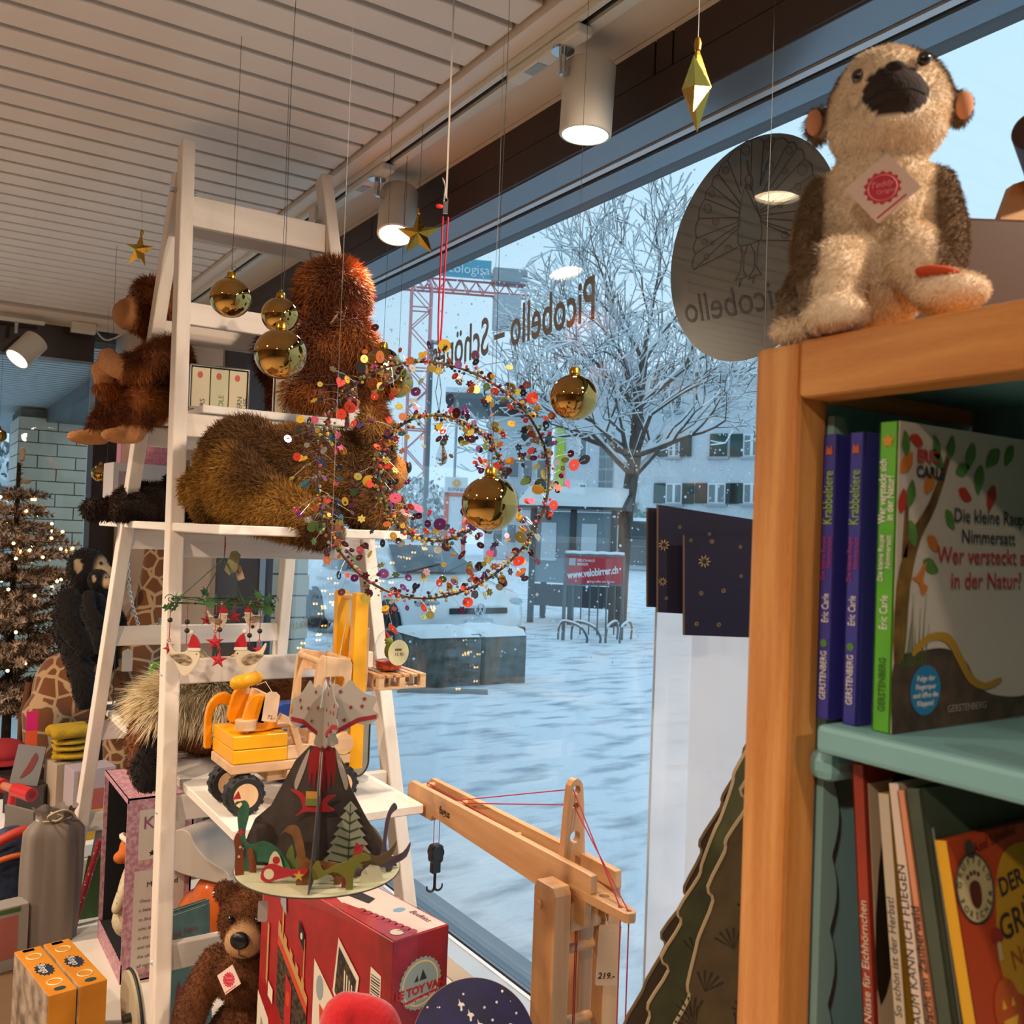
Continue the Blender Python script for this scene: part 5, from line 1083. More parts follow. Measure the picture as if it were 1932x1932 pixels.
# ------------------------------------------------------------------ plush horse lying across the board behind the forklift
def horse():
    t = thing('plush_horse', 'lying brown plush horse with a blond mane on the lower shelf board', 'plush horse', (.66, 2.17, ZB), rz=R(0))
    pr = [('e', (.08, .0, .10), (.17, .11, .10)), ('e', (-.06, .0, .095), (.09, .09, .09)), ('t', [(-.08, 0, .10), (-.14, -.02, .10), (-.185, -.05, .055)], [.075, .065, .055]), ('t', [(-.185, -.05, .055), (-.20, -.085, .01), (-.200, -.105, -.012)], [.050, .038, .030]), ('t', [(.18, -.09, .05), (.06, -.13, .03)], [.05, .03]), ('t', [(-.05, .08, .04), (-.15, .10, .03)], [.045, .032])]
    def coat(P, N):
        c = mixc(lin('#5e3210'), lin('#7d4717'), mn(P, 26)); k = smooth01(-P[:, 1], .085, .10)*smooth01(-P[:, 0], .16, .18); return c*(1-k)[:, None]+np.array(lin('#120c08'))[None, :]*k[:, None]
    bo = soft_body('body', pr, .009, t, SKIN, 5, coat); fur(bo, 16000, .008, .002, FUR, (0, 0, -1), .5, 12)
    fur(bo, 40000, .075, .0016, FUR, lambda P, N: np.stack([-.5+0*P[:, 0], -.5+0*P[:, 0], -1.2+0*P[:, 0]], 1), .42, 13, coat=lambda P, N: mixc(lin('#c9b080'), lin('#fff2d0'), np.random.default_rng(1).random(len(P))), where=lambda P, N: ((P[:, 0] > -.20) & (P[:, 0] < -.03) & (P[:, 2] > .10) & (np.abs(P[:, 1]+.02) < .075)).astype(float), jitter=.18, name='mane', curl=.6)
    for s in (-1, 1): bead(t, 'eye', eye_m, (-.215+.012*s, -.075-.03*s*0, .02), .008); part(t, 'ear', mat('horse_ear', '#6b3c14', .85), lambda b: b.ell((-.15, -.03+.05*s, .15), (.012, .016, .032), 10), smooth='all')
horse()
# green and yellow toy tractor at the far end of the board
t = thing('toy_tractor', 'green and yellow wooden toy tractor with black wheels beside the chain', 'toy tractor', (.565, 2.58, ZB), rz=R(10))
wheel(t, -.015, -.05, .042, .042, .03); wheel(t, .10, -.05, .036, .036, .028); wheel(t, -.015, .06, .042, .042, .03); wheel(t, .10, .06, .036, .036, .028)
part(t, 'chassis', beech, lambda b: b.b2((-.035, -.035, .03), (.13, .045, .052), ch=.002)); part(t, 'roll_bar', mat('toy_green', '#4f8a1f', .4), lambda b: b.tube(spline([(.0, -.03, .055), (-.005, -.03, .14), (.01, -.03, .155), (.07, -.03, .155)], 5), .007, 8), smooth=True); part(t, 'side_strip', mat('toy_lime', '#8aa51e', .4), lambda b: b.box((.0, -.036, .085), (.012, .01, .10)))
for z in (.075, .10, .125): part(t, 'roller', yel, lambda b: b.cyl((.02, -.03, z), (.10, -.03, z), .014, n=18), smooth=True)
part(t, 'bonnet', yel, lambda b: b.b2((.04, -.02, .052), (.125, .035, .10), ch=.004))
t = thing('ornament_stand', 'thin black metal ornament stand with a hanging white tag', 'stand', (.525, 2.82, ZB)); part(t, 'foot', tyre_m, lambda b: b.lathe([(.04, 0), (.04, .003), (.005, .009)], 28), smooth=True); part(t, 'rod', tyre_m, lambda b: (b.cyl((0, 0, 0), (0, 0, .2), .0015, n=6), b.cyl((.03, 0, .02), (.03, 0, .2), .0012, n=6), b.cyl((0, 0, .2), (.03, 0, .2), .0012, n=6))); part(t, 'tag', mat('tag_white', '#c9c0b4', .7), lambda b: b.prism([(-.014, -.03), (.014, -.03), (.014, .026), (0, .034), (-.014, .026)], .0006, Matrix.Translation((.032, -.004, .13)) @ RX))
# ================================================================== pop-up volcano carousel hanging in front of the ladder
card_e = mat('card_edge', '#8b8378', .8)
def volcano():
    D = 1.25; c = at(600, 1636, D); t = thing('dinosaur_carousel', 'die-cut card carousel with a volcano, dinosaurs and trees on a round base', 'paper carousel', c, rz=R(-28)); u = D/FPX
    snowc = mat('card_snow', '#b9b492', .7, col2='#a9a987', scale=25); r = 153*u
    part(t, 'base', snowc, lambda b: b.lathe([(.001, -.001), (r, -.001), (r, .001), (.001, .001)], 72)); part(t, 'base_edge', mat('edge_dark', '#3a2f25', .7), lambda b: b.tor((0, 0, 0), r, .0010, 72, 5))
    rock = mat('card_rock', '#4d4038', .8, col2='#3a302a', scale=30); lava = mat('card_lava', '#8f1216', .7); smoke = mat('card_smoke', '#8c8076', .8); pale = mat('card_pale', '#b0a596', .8)
    s = u
    prof_r = [(0, 0), (148*s, 4*s), (120*s, 45*s), (88*s, 92*s), (55*s, 150*s), (40*s, 196*s), (22*s, 225*s), (0, 225*s)]
    prof_w = [(0, 0), (146*s, 4*s), (132*s, 60*s), (120*s, 90*s), (92*s, 115*s), (70*s, 160*s), (50*s, 200*s), (24*s, 228*s), (0, 225*s)]
    for k, (ang, pr) in enumerate(((0, prof_r), (90, prof_w), (180, prof_w), (270, prof_r))):
        mt = Euler((0, 0, R(ang))).to_matrix().to_4x4() @ RX
        w = part(t, 'volcano_fin', rock, lambda b: b.prism(pr, .0016, mt))
        part(w, 'lava_print', lava, lambda b: [b.prism(spline([(2*s, 224*s), (22*s, 218*s), (26*s, 190*s), (22*s, 150*s), (18*s, 180*s), (13*s, 140*s), (9*s, 185*s), (4*s, 130*s)], 3, True), .0004, mt @ Matrix.Translation((0, 0, q))) for q in (.0011, -.0011)])
        part(w, 'snow_print', pale, lambda b: [b.prism(spline([(24*s, 222*s), (36*s, 200*s), (50*s, 160*s), (46*s, 145*s), (38*s, 165*s), (30*s, 190*s)], 3, True), .0004, mt @ Matrix.Translation((0, 0, q))) for q in (.0012, -.0012)])
    sm_out = spline([(0, 222*s), (30*s, 232*s), (24*s, 252*s), (52*s, 256*s), (48*s, 272*s), (88*s, 266*s), (110*s, 284*s), (96*s, 296*s), (104*s, 318*s), (80*s, 326*s), (62*s, 340*s), (48*s, 352*s), (34*s, 338*s), (20*s, 344*s), (0, 330*s)], 3)
    for k, ang in enumerate((10, 100, 200, 290)):
        mt = Euler((0, 0, R(ang))).to_matrix().to_4x4() @ RX @ (Matrix.Scale(.6 if k in (1, 2) else .95, 4, (1, 0, 0)))
        w = part(t, 'smoke_fin', smoke if k % 2 else pale, lambda b: b.prism(sm_out, .0014, mt))
        part(w, 'streak_print', mat('streak_red', '#9c2030', .7), lambda b: [b.prism([(22*s, 248*s), (70*s, 272*s), (104*s, 278*s), (104*s, 286*s), (66*s, 280*s), (20*s, 256*s)], .0003, mt @ Matrix.Translation((0, 0, q))) for q in (.0009, -.0009)])
        for (x, y) in ((30, 330), (52, 300), (74, 302), (40, 276), (78, 316), (22, 300)): part(w, 'star_print', lava, lambda b: [b.prism(star2d(5, 5*s, 2*s, c=(x*s, y*s)), .0003, mt @ Matrix.Translation((0, 0, q))) for q in (.001, -.001)])
    part(t, 'tip', mat('card_white', '#cfd6dc', .7), lambda b: [b.prism([(-9*s, 300*s), (9*s, 300*s), (3*s, 345*s), (0, 352*s), (-3*s, 345*s)], .0012, Euler((0, 0, R(a))).to_matrix().to_4x4() @ RX) for a in (35, 125)])
    part(t, 'nylon_thread', mat('nylon', '#9a9288', .5), lambda b: b.cyl((0, 0, 350*s), (0, 0, ZC-c.z-.002), .00025, n=4))
    def cut(name, out, px, dy, m, rot=0, sc=1, prints=()):
        """card figure standing on the base; px = offset in pixels across the view, dy = towards the viewer"""
        mt = Euler((0, 0, R(28)-YAW)).to_matrix().to_4x4() @ Matrix.Translation((px*s, -dy*s, .001)) @ Euler((0, 0, R(rot))).to_matrix().to_4x4() @ Matrix.Scale(s*sc, 4) @ RX
        o = part(t, name, m, lambda b: b.prism(out, 1.6, mt))
        for nm, pl, pm in prints: part(o, nm, pm, lambda b: [b.prism(p_, .3, mt @ Matrix.Translation((0, 0, q))) for p_ in pl for q in (.95, -.95)])
        return o
    green = mat('card_dino_green', '#1e4a38', .8, col2='#2d5f40', scale=90); ochre = mat('card_dino_ochre', '#7d5428', .8, col2='#6d4620', scale=80); olive = mat('card_dino_olive', '#6f6a22', .8); mauve = mat('card_dino_mauve', '#5a4650', .8); redc = mat('card_red', '#a52028', .8); cream = mat('card_cream', '#cfc6a4', .8); fir = mat('card_fir', '#8a8a76', .8); firg = mat('card_fir_green', '#2f4326', .8); brownc = mat('card_brown', '#7a4a1e', .8)
    sauro = spline([(-44, 0), (-38, 40), (-52, 60), (-60, 110), (-50, 128), (-62, 132), (-68, 122), (-46, 136), (-34, 118), (-42, 70), (-30, 52), (0, 62), (34, 48), (58, 18), (66, -2), (44, 12), (36, 0), (26, 0), (24, 18), (0, 22), (-18, 18), (-22, 0)], 3, True)
    cut('green_dinosaur', sauro, -92, 46, green, -14, .95, (('santa_cap', [[(-72, 134), (-54, 138), (-60, 152)]], redc), ('bow', [star2d(4, 9, 4, c=(-50, 74))], redc)))
    sauro2 = spline([(-40, 0), (-38, 30), (-42, 58), (-50, 84), (-64, 90), (-70, 84), (-56, 100), (-40, 98), (-30, 70), (-22, 44), (6, 40), (30, 36), (52, 22), (62, 10), (40, 18), (34, 0), (24, 0), (20, 16), (-8, 18), (-16, 16), (-22, 0)], 3, True)
    cut('ochre_dinosaur', sauro2, 22, 92, ochre, 8, 1.05, (('spot_print', [circ2d(4.5, 8, c=q) for q in ((-10, 32), (2, 33), (14, 30), (-24, 36), (28, 26), (-30, 50))], brownc),))
    rex = spline([(10, 0), (8, 20), (-14, 32), (-44, 18), (-52, 36), (-40, 52), (-30, 34), (-10, 44), (14, 52), (26, 66), (48, 60), (50, 52), (34, 48), (38, 36), (26, 40), (22, 20), (22, 0)], 3, True)
    cut('olive_dinosaur', rex, 62, 112, olive, 8, 1.0, (('party_cap', [[(18, 62), (34, 64), (40, 80)]], redc),))
    fin = spline([(-40, 0), (-34, 18), (-48, 26), (-20, 32), (-14, 52), (2, 60), (16, 46), (20, 30), (44, 30), (52, 22), (40, 18), (30, 14), (28, 0), (18, 0), (14, 12), (-14, 12), (-18, 0)], 3, True)
    cut('sail_dinosaur', fin, 60, 30, mat('card_sail', '#6b2f38', .8), 0, 1.05, (('leaf_print', [circ2d(7, 8, c=(-4, 34)), circ2d(6, 8, c=(-14, 22))], green),))
    neck = spline([(-50, -4), (-38, 18), (-14, 22), (2, 30), (8, 60), (12, 100), (20, 124), (30, 134), (36, 122), (24, 112), (18, 84), (16, 50), (24, 30), (52, 34), (68, 52), (60, 24), (34, 12), (28, 0), (18, 0), (14, 10), (-10, 10), (-20, 4)], 3, True)
    cut('mauve_dinosaur', neck, 116, 24, mauve, 30, .95)
    raptor = spline([(-6, 0), (-10, 30), (-30, 40), (-34, 60), (-22, 66), (-8, 56), (10, 50), (34, 62), (48, 78), (40, 52), (22, 34), (6, 28), (4, 0)], 3, True)
    cut('striped_dinosaur', raptor, 112, 66, mat('card_raptor', '#5f4a2c', .8), 20, .9, (('santa_cap', [[(-40, 62), (-22, 68), (-36, 82)]], redc),))
    tr = [(0, 168)]
    for i in range(7): w0 = 10+i*7; y0 = 150-i*20; tr += [(w0+6, y0), (w0-3, y0-4)]
    tr += [(52, 6), (-52, 6)]
    for i in range(6, -1, -1): w0 = 10+i*7; y0 = 150-i*20; tr += [(-w0+3, y0-4), (-w0-6, y0)]
    lines = [[(-1.5, 8), (1.5, 8), (1, 162), (-1, 162)]]
    for i in range(7): w0 = 8+i*6.4; y0 = 146-i*19; lines += [[(0, y0-8), (w0, y0), (w0, y0-4), (0, y0-14)], [(0, y0-8), (-w0, y0), (-w0, y0-4), (0, y0-14)]]
    cut('card_tree', tr, 62, 34, fir, 0, .80, (('needle_print', lines, firg),))
    cut('hill', spline([(-38, 0), (-34, 40), (-10, 78), (14, 60), (34, 20), (38, 0)], 4, True), 98, -14, mat('card_hill', '#8f8c6a', .8), 0, 1)
    cut('sledge', spline([(-40, 8), (-36, 26), (-20, 34), (0, 28), (20, 26), (40, 30), (36, 18), (10, 14), (-10, 8), (-28, 2)], 3, True), -42, 96, redc, -4, 1.05, (('ring_print', [circ2d(9, 12, c=(-26, 16))], cream), ('star_print', [star2d(5, 10, 4, c=(26, 16))], mat('card_gold', '#c79c3c', .7))))
    cut('plant', spline([(-12, 0), (-14, 30), (-4, 46), (8, 30), (12, 0)], 3, True), -64, 60, cream, 0, 1.0, (('berry_print', [circ2d(7, 10, c=(-1, 30))], redc),))
    cut('plant', spline([(-16, 0), (-18, 40), (-6, 60), (0, 30), (10, 62), (18, 36), (14, 0)], 3, True), -34, 46, mat('card_leaf', '#6d7a3a', .8), 6, .9)
    cut('reindeer', spline([(-8, 0), (-10, 50), (-14, 76), (-6, 92), (2, 70), (8, 40), (10, 0)], 3, True), -132, 60, mat('card_deer', '#7a3a1a', .8), 24, .85, (('spot_print', [circ2d(3, 6, c=(-2, 40)), circ2d(3, 6, c=(0, 60))], cream),))
    cut('foal', spline([(-6, 0), (-8, 24), (-12, 44), (-4, 50), (4, 30), (8, 0)], 3, True), -112, 44, mat('card_deer', '#7a3a1a', .8), 0, .9)
    cut('snow_hill', [(-30, 0), (-24, 26), (-6, 40), (16, 34), (28, 0)], 112, 70, cream, 24, .8)
    cut('gift', [(-11, 0), (11, 0), (11, 20), (7, 26), (0, 21), (-7, 26), (-11, 20)], 72, 102, mat('card_gift', '#8a3a44', .8), 4, .9)
    # flying reptile with a parcel on the ridge
    mt = Euler((0, 0, R(28)-YAW)).to_matrix().to_4x4() @ Matrix.Translation((-8*s, -30*s, 0)) @ Matrix.Scale(s, 4) @ RX
    fl_ = part(t, 'flying_reptile', redc, lambda b: b.prism(spline([(-44, 152), (-20, 146), (-8, 124), (10, 124), (22, 140), (42, 144), (24, 128), (40, 116), (12, 112), (-14, 112), (-34, 102), (-20, 118), (-26, 138)], 3, True), 1.6, mt)); part(fl_, 'parcel', mat('card_parcel', '#c08a3a', .8), lambda b: b.prism([(-14, 124), (12, 124), (12, 150), (-14, 150)], 1.4, mt @ Matrix.Translation((0, 0, 1.6)))); part(fl_, 'parcel_band', mat('card_leaf', '#6d7a3a', .8), lambda b: b.prism([(-14, 124), (12, 124), (12, 137), (-14, 137)], .5, mt @ Matrix.Translation((0, 0, 2.6))))
    ht = at(527, 1702, D)-c; part(t, 'hang_tag', mat('tag_ghost', '#9a8d86', .6), lambda b: b.prism(rrect(.012, .026, .003), .0005, Matrix.Translation((-.06, -.06, -.034)) @ RX))
    part(t, 'hang_tag_string', M['cord_white'], lambda b: b.cyl((-.06, -.06, -.02), (-.06, -.06, 0), .0004, n=4))
volcano()
# ================================================================== red pirate fort carton
def fort_box():
    d = 1.4; c = at(742, 1777, d); az = R(-9.4); L, W, H = .40, .105, c.z-ZP
    t = thing('toy_fort_carton', 'red toy fort carton with castle picture and round ship emblem', 'carton', (c.x, c.y, ZP), rz=-az+R(180)-R(90))
    # local frame: x axis runs away along the long red face, y axis to the left of it (outwards from that face)
    t.rotation_euler = (0, 0, math.atan2(math.cos(az), math.sin(az)))
    red = mat('carton_red', '#a3121a', .38, col2='#8c0d16', scale=28, coat=.3); redd = mat('carton_red_dark', '#8a1020', .38, col2='#74091a', scale=28, coat=.3)
    b = MB(); b.b2((0, -W, 0), (L, 0, H), ch=.0012); bo = b.build('body', red, t)
    def F(x, z, k=0): return Vector((x, .0006+k*.0003, z))           # on the long face
    def poly(name, pts, m, k=0, par=None): return part(par or bo, name, m, lambda b: b.add([F(x, z, k) for x, z in pts], [tuple(range(len(pts)))]))
    cream = mat('print_cream', '#d9cdb8', .5); wd_ = mat('print_wood', '#b98a52', .5); orr = mat('print_orange', '#c4411f', .5); blk = mat('print_black', '#201a17', .5, col2='#4a3c28', scale=120, contrast=(.45, .55)); gry = mat('print_grey', '#8f979b', .5)
    poly('white_band', [(.40, 0), (.40, .27), (.36, .235), (.33, .12), (.24, 0)], cream); poly('ground_print', [(.385, .23), (.24, .02), (.20, .0), (.33, .0), (.395, .13)], gry, 1)
    z = lambda v: H-v
    poly('castle_wall', [(.335, z(.10)), (.232, z(.185)), (.232, z(.33)), (.335, z(.215))], blk, 2)
    cren = [(.335, z(.075))]
    for i in range(5): x = .335-.0206*i; zz = z(.075+.017*i); cren += [(x, zz), (x-.010, zz-.008), (x-.010, zz-.018), (x-.0206, zz-.027)]
    poly('castle_inner', cren+[(.232, z(.185)), (.335, z(.105))], wd_, 3); poly('castle_band', [(.335, z(.10)), (.232, z(.185)), (.232, z(.20)), (.335, z(.115))], orr, 4); poly('castle_door', [(.303, z(.155)), (.282, z(.172)), (.282, z(.28)), (.303, z(.245))], M['star_red'], 5); poly('door_ring', [(.2925+.007*math.cos(a), z(.195)+.013*math.sin(a)) for a in [2*PI*i/16 for i in range(16)]], M['print_orange'], 6)
    poly('mast_print', [(.322, z(.04)), (.317, z(.045)), (.317, z(.12)), (.322, z(.115))], wd_, 4); poly('crow_nest', [(.332, z(.018)), (.312, z(.03)), (.309, z(.06)), (.330, z(.045))], gry, 5); poly('gallows_print', [(.372, z(.09)), (.366, z(.095)), (.366, z(.20)), (.372, z(.19))], wd_, 4); poly('barrel_print', [(.362, z(.19)), (.345, z(.20)), (.345, z(.225)), (.362, z(.215))], cream, 5); poly('cannon_print', [(.255, z(.325)), (.233, z(.35)), (.233, z(.37)), (.255, z(.345))], M['print_black'], 5)
    poly('flag_pole', [(.248, z(.078)), (.245, z(.08)), (.245, z(.17)), (.248, z(.168))], wd_, 4); fl_ = poly('flag', [(.266, z(.052)), (.247, z(.072)), (.247, z(.10)), (.266, z(.082))], M['ink_black'], 5); poly('flag_skull', [(.2565+.0035*math.cos(a), z(.077)+.006*math.sin(a)) for a in [2*PI*i/10 for i in range(10)]], cream, 6, fl_)
    poly('photo_print', [(.215, z(.10)), (.118, z(.165)), (.118, z(.30)), (.215, z(.26))], cream, 1); poly('photo_castle', [(.195, z(.165)), (.140, z(.19)), (.135, z(.27)), (.185, z(.25))], M['print_orange'], 2); poly('photo_detail', [(.188, z(.18)), (.150, z(.20)), (.150, z(.245)), (.188, z(.235))], M['print_wood'], 3); poly('photo_ship', [(.195+.011*math.cos(a), z(.14)+.02*math.sin(a)) for a in [2*PI*i/14 for i in range(14)]], gry, 2)
    poly('photo_print', [(.145, z(.042)), (.083, z(.083)), (.098, z(.195)), (.156, z(.13))], cream, 3); poly('photo_jail', [(.142, z(.055)), (.09, z(.09)), (.10, z(.18)), (.150, z(.128))], M['print_black'], 4)
    for i in range(4): poly('jail_bar', [(.124-.007*i, z(.085+.005*i)), (.121-.007*i, z(.087+.005*i)), (.121-.007*i, z(.155+.006*i)), (.124-.007*i, z(.153+.006*i))], cream, 5)
    bc = poly('barcode', [(.054, z(.055)), (.026, z(.06)), (.026, z(.14)), (.054, z(.135))], cream, 1)
    for i in range(16): zz = z(.065+.0042*i); poly('bar', [(.052, zz), (.028, zz-.001), (.028, zz-.0025-(i % 3)*.0005), (.052, zz-.0015-(i % 3)*.0005)], ink, 2, bc)
    text('lettering', 'TV342', cream, bo, frame_mtx((.052, .0012, z(.155)), (-1, 0, 0), (0, 0, 1)), size=.011, depth=.0002)
    def emblem(par, mt, s):
        part(par, 'emblem_disc', mat('emblem_teal', '#7d8c8a', .45), lambda b: b.prism(star2d(28, .040*s, .0375*s), .0004, mt)); part(par, 'emblem_ring', mat('emblem_gold', '#c9ac6e', .45), lambda b: b.prism(circ2d(.034*s, 40), .0006, mt, [circ2d(.0315*s, 40)])); part(par, 'emblem_sail', ink, lambda b: (b.prism([(-.002*s, .004*s), (.012*s, .004*s), (.004*s, .020*s)], .0008, mt), b.prism([(-.012*s, .004*s), (-.004*s, .004*s), (-.006*s, .014*s)], .0008, mt)))
        text('lettering', 'LE TOY VAN', M['carton_red'], par, mt @ Matrix.Translation((0, -.014*s, .0006)), size=.0165*s, depth=.0006, align='CENTER', bold=.0007*s, sx=1.0); part(par, 'emblem_banner', M['carton_red'], lambda b: b.prism([(-.030*s, -.028*s), (.030*s, -.022*s), (.033*s, -.016*s), (-.033*s, -.022*s)], .0008, mt)); text('lettering', 'Painted Wooden Toys', cream, par, mt @ Matrix.Translation((0, -.0255*s, .0009)) @ Euler((0, 0, .1)).to_matrix().to_4x4(), size=.0062*s, depth=.0003, align='CENTER')
    emblem(bo, frame_mtx((.075, .0016, z(.262)), (-1, 0, 0), (0, 0, 1)), .95)
    # narrow end face towards the camera: outward normal -x, reading direction towards -y
    ef = part(t, 'end_panel', redd, lambda b: b.b2((-.0008, -W+.001, .001), (-.0001, -.001, H-.001)))
    E_ = lambda y, zz: frame_mtx((-.0014, y, zz), (0, -1, 0), (0, 0, 1))
    emblem(ef, E_(-W/2, z(.075)), 1.0)
    text('lettering', "Buccaneer's", cream, ef, E_(-.012, z(.178)), size=.0185, depth=.0003, sx=.78); text('lettering', 'Pirate Fort', cream, ef, E_(-.016, z(.200)), size=.0185, depth=.0003, sx=.78); part(ef, 'swash', cream, lambda b: b.add([(-.0015, -.070, z(.194)), (-.0015, -.094, z(.188)), (-.0015, -.082, z(.192)), (-.0015, -.096, z(.195))], [(0, 1, 2), (0, 2, 3)]))
    text('lettering', 'Le Fort des Pirates \u2022 Piraten-Fort \u2022 Fuerte', cream, ef, E_(-.008, z(.220)), size=.0068, depth=.0002, sx=.75); part(ef, 'picture_print', gry, lambda b: b.b2((-.0014, -.095, z(.30)), (-.0008, -.02, z(.235))))
    # top
    T_ = lambda x, y, k=0: Vector((x, y, H+.0006+k*.0003))
    def tp(name, pts, m, k=0): return part(bo, name, m, lambda b: b.add([T_(x, y, k) for x, y in pts], [tuple(range(len(pts)))]))
    tp('top_pale', [(.002, -.035)]+[(.03+.0*i, -.03) for i in range(1)]+[(.14, -.012), (.23, -.03), (.26, -W+.004), (.002, -W+.004)], mat('print_pink', '#d6b9ac', .35)); tp('top_red', [(.0, -.002), (.15, -.002), (.17, -.02), (.12, -.03), (.05, -.042), (.0, -.045)], M['carton_red'], 1)
    for i in range(9): tp('scallop', [(.012+.014*i+.009*math.cos(a), -.044+.0022*i+.007*math.sin(a)) for a in [2*PI*k/12 for k in range(12)]], M['carton_red'], 2)
    tp('age_roundel', [(.022+.0105*math.cos(a), -.022+.0105*math.sin(a)) for a in [2*PI*k/20 for k in range(20)]], cream, 3); text('lettering', '3+', M['carton_red'], bo, frame_mtx((.028, -.026, H+.0018), (-1, 0, 0), (0, -1, 0)), size=.012, depth=.0002); text('lettering', 'Budkins', mat('ink_plum', '#6d4a52', .5), bo, frame_mtx((.075, -.082, H+.0012), (-1, 0, 0), (0, -1, 0)), size=.016, depth=.0002, shear=.3); tp('blue_dot', [(.09+.008*math.cos(a), -.075+.011*math.sin(a)) for a in [2*PI*k/16 for k in range(16)]], mat('print_blue', '#6d93a6', .4), 1); tp('picture_print', [(.27, -.01), (.38, -.01), (.38, -W+.006), (.27, -W+.006)], M['print_black'], 1); tp('picture_print', [(.14, -.05), (.20, -.04), (.21, -.065), (.15, -.07)], ink, 2); tp('orange_corner', [(.23, -.003), (.395, -.003), (.395, -.02), (.26, -.03)], M['print_orange'], 2)
fort_box()
# ------------------------------------------------------------------ seated teddy behind the carton
def teddy():
    p = at(480, 1770, 1.78); t = thing('teddy_bear', 'seated brown teddy bear with tan muzzle and red seal tag beside the carton', 'teddy bear', (p.x, p.y+.02, ZP), rz=R(-122)); u = 1.78/FPX
    z = lambda py: p.z+(1770-py)*u-ZP
    hz = z(1738)/.72; t.scale = (.72,)*3
    pr = [('e', (0, 0, .14), (.105, .11, .145)), ('e', (0, 0, hz-.14), (.085, .09, .09)), ('e', (.01, 0, hz), (.078, .082, .082)), ('e', (.005, .07, hz+.065), (.02, .032, .034)), ('e', (.005, -.07, hz+.065), (.02, .032, .034)), ('e', (.075, 0, hz-.03), (.045, .05, .042)),
          ('t', [(.0, .085, hz-.12), (.04, .14, hz-.21), (.08, .15, hz-.28)], [.045, .042, .038]), ('t', [(.0, -.085, hz-.12), (.05, -.13, hz-.21), (.10, -.13, hz-.28)], [.045, .042, .038]), ('t', [(.03, .07, .06), (.13, .10, .05), (.20, .11, .06)], [.06, .052, .05]), ('t', [(.03, -.07, .06), (.13, -.10, .05), (.20, -.11, .06)], [.06, .052, .05])]
    def face(P): return smooth01(P[:, 0], .078, .088)*smooth01(P[:, 2], hz-.09, hz-.08)
    def coat(P, N): k = face(P); c = mixc(lin('#4f2a12'), lin('#6e3f1c'), mn(P, 40)); return c*(1-k)[:, None]+np.array(lin('#b48a5e'))[None, :]*k[:, None]
    bo = soft_body('body', pr, .008, t, SKIN, 5, coat); fur(bo, 42000, .011, .0017, FUR, (0, 0, -1), .55, 21, where=lambda P, N: 1-.85*face(P))
    part(t, 'nose', mat('nose_black', '#0c0a0a', .35), lambda b: b.ell((.116, 0, hz-.012), (.012, .025, .022), 16), smooth='all')
    part(t, 'mouth', M['stitch_dark'], lambda b: b.tube([(.121, 0, hz-.03), (.117, 0, hz-.048), (.108, .02, hz-.058)], .0012, 5))
    for s in (-1, 1): bead(t, 'eye', eye_m, (.083, s*.034, hz+.028), .0085)
    seal_tag(t, Vector((.125, -.02, hz-.105)), .036, Euler((R(78), 0, R(70))))
def seal_tag(t, c, s, rot, txt=True):
    """square card on a corner with a red wax-seal print"""
    mt = Matrix.Translation(c) @ rot.to_matrix().to_4x4() @ Euler((0, 0, R(40))).to_matrix().to_4x4()
    o = part(t, 'seal_tag', mat('tag_pink_white', '#d9bfae', .6), lambda b: b.box((0, 0, 0), (s*1.4, s*1.4, s*.06)) if False else b.prism([(-s*.7, -s*.7), (s*.7, -s*.7), (s*.7, s*.7), (-s*.7, s*.7)], s*.06, mt))
    k = s*.034; part(o, 'seal_print', mat('seal_red', '#bf1a34', .6), lambda b: b.prism([(s*(.46+.035*math.cos(14*a))*math.cos(a), s*(.46+.035*math.cos(14*a))*math.sin(a)) for a in [2*PI*i/84 for i in range(84)]], s*.01, mt @ Matrix.Translation((0, 0, k)))); 
    m2 = mt @ Matrix.Translation((0, 0, k+s*.008)); pk = mat('seal_pink', '#dd8f95', .6)
    part(o, 'seal_ring', pk, lambda b: b.tor((0, 0, 0), s*.37, s*.012, 36, 4, None)); o.children[-1].data.transform(m2)
    text('lettering', 'Teddy', pk, o, m2 @ Matrix.Translation((0, .04*s, 0)) @ Euler((0, 0, R(-32))).to_matrix().to_4x4(), size=s*.24, depth=s*.01, align='CENTER', shear=.3); text('lettering', 'Original', pk, o, m2 @ Matrix.Translation((0, -.20*s, 0)) @ Euler((0, 0, R(-32))).to_matrix().to_4x4(), size=s*.17, depth=s*.01, align='CENTER')
    if txt: part(o, 'edge_print', M['seal_red'], lambda b: b.prism([(-s*.64, -s*.62), (s*.3, -s*.62), (s*.3, -s*.57), (-s*.64, -s*.57)], s*.01, mt @ Matrix.Translation((0, 0, k))))
    return o
teddy()
# ------------------------------------------------------------------ gnome with a santa hat in front of the carton
p = at(672, 1958, 1.13); t = thing('santa_hat_gnome', 'gnome figure in a bright red santa hat in front of the red carton', 'gnome', (p.x, p.y, ZP), rz=-YAW)
felt = mat('felt_red', '#c8101a', .9, sheen=.4, bump=.2, scale=200); u = 1.13/FPX; zz = p.z-ZP
hat = soft_body('hat', [('t', [(0, 0, zz-.02), (-.015, 0, zz+.022), (.0, 0, zz+.034), (.03, 0, zz+.022), (.045, -.005, zz-.008)], [.042, .030, .018, .020, .016]), ('e', (.0, 0, zz-.015), (.045, .045, .03))], .004, t, felt, 4)
br = soft_body('brim', [('t', [(.046*math.cos(a), .046*math.sin(a), zz-.018+.004*math.cos(a)) for a in [2*PI*i/12 for i in range(13)]], [.012]*2)], .004, t, mat('brim_fleece', '#e4d9c9', .95, bump=.6, scale=300), 2)
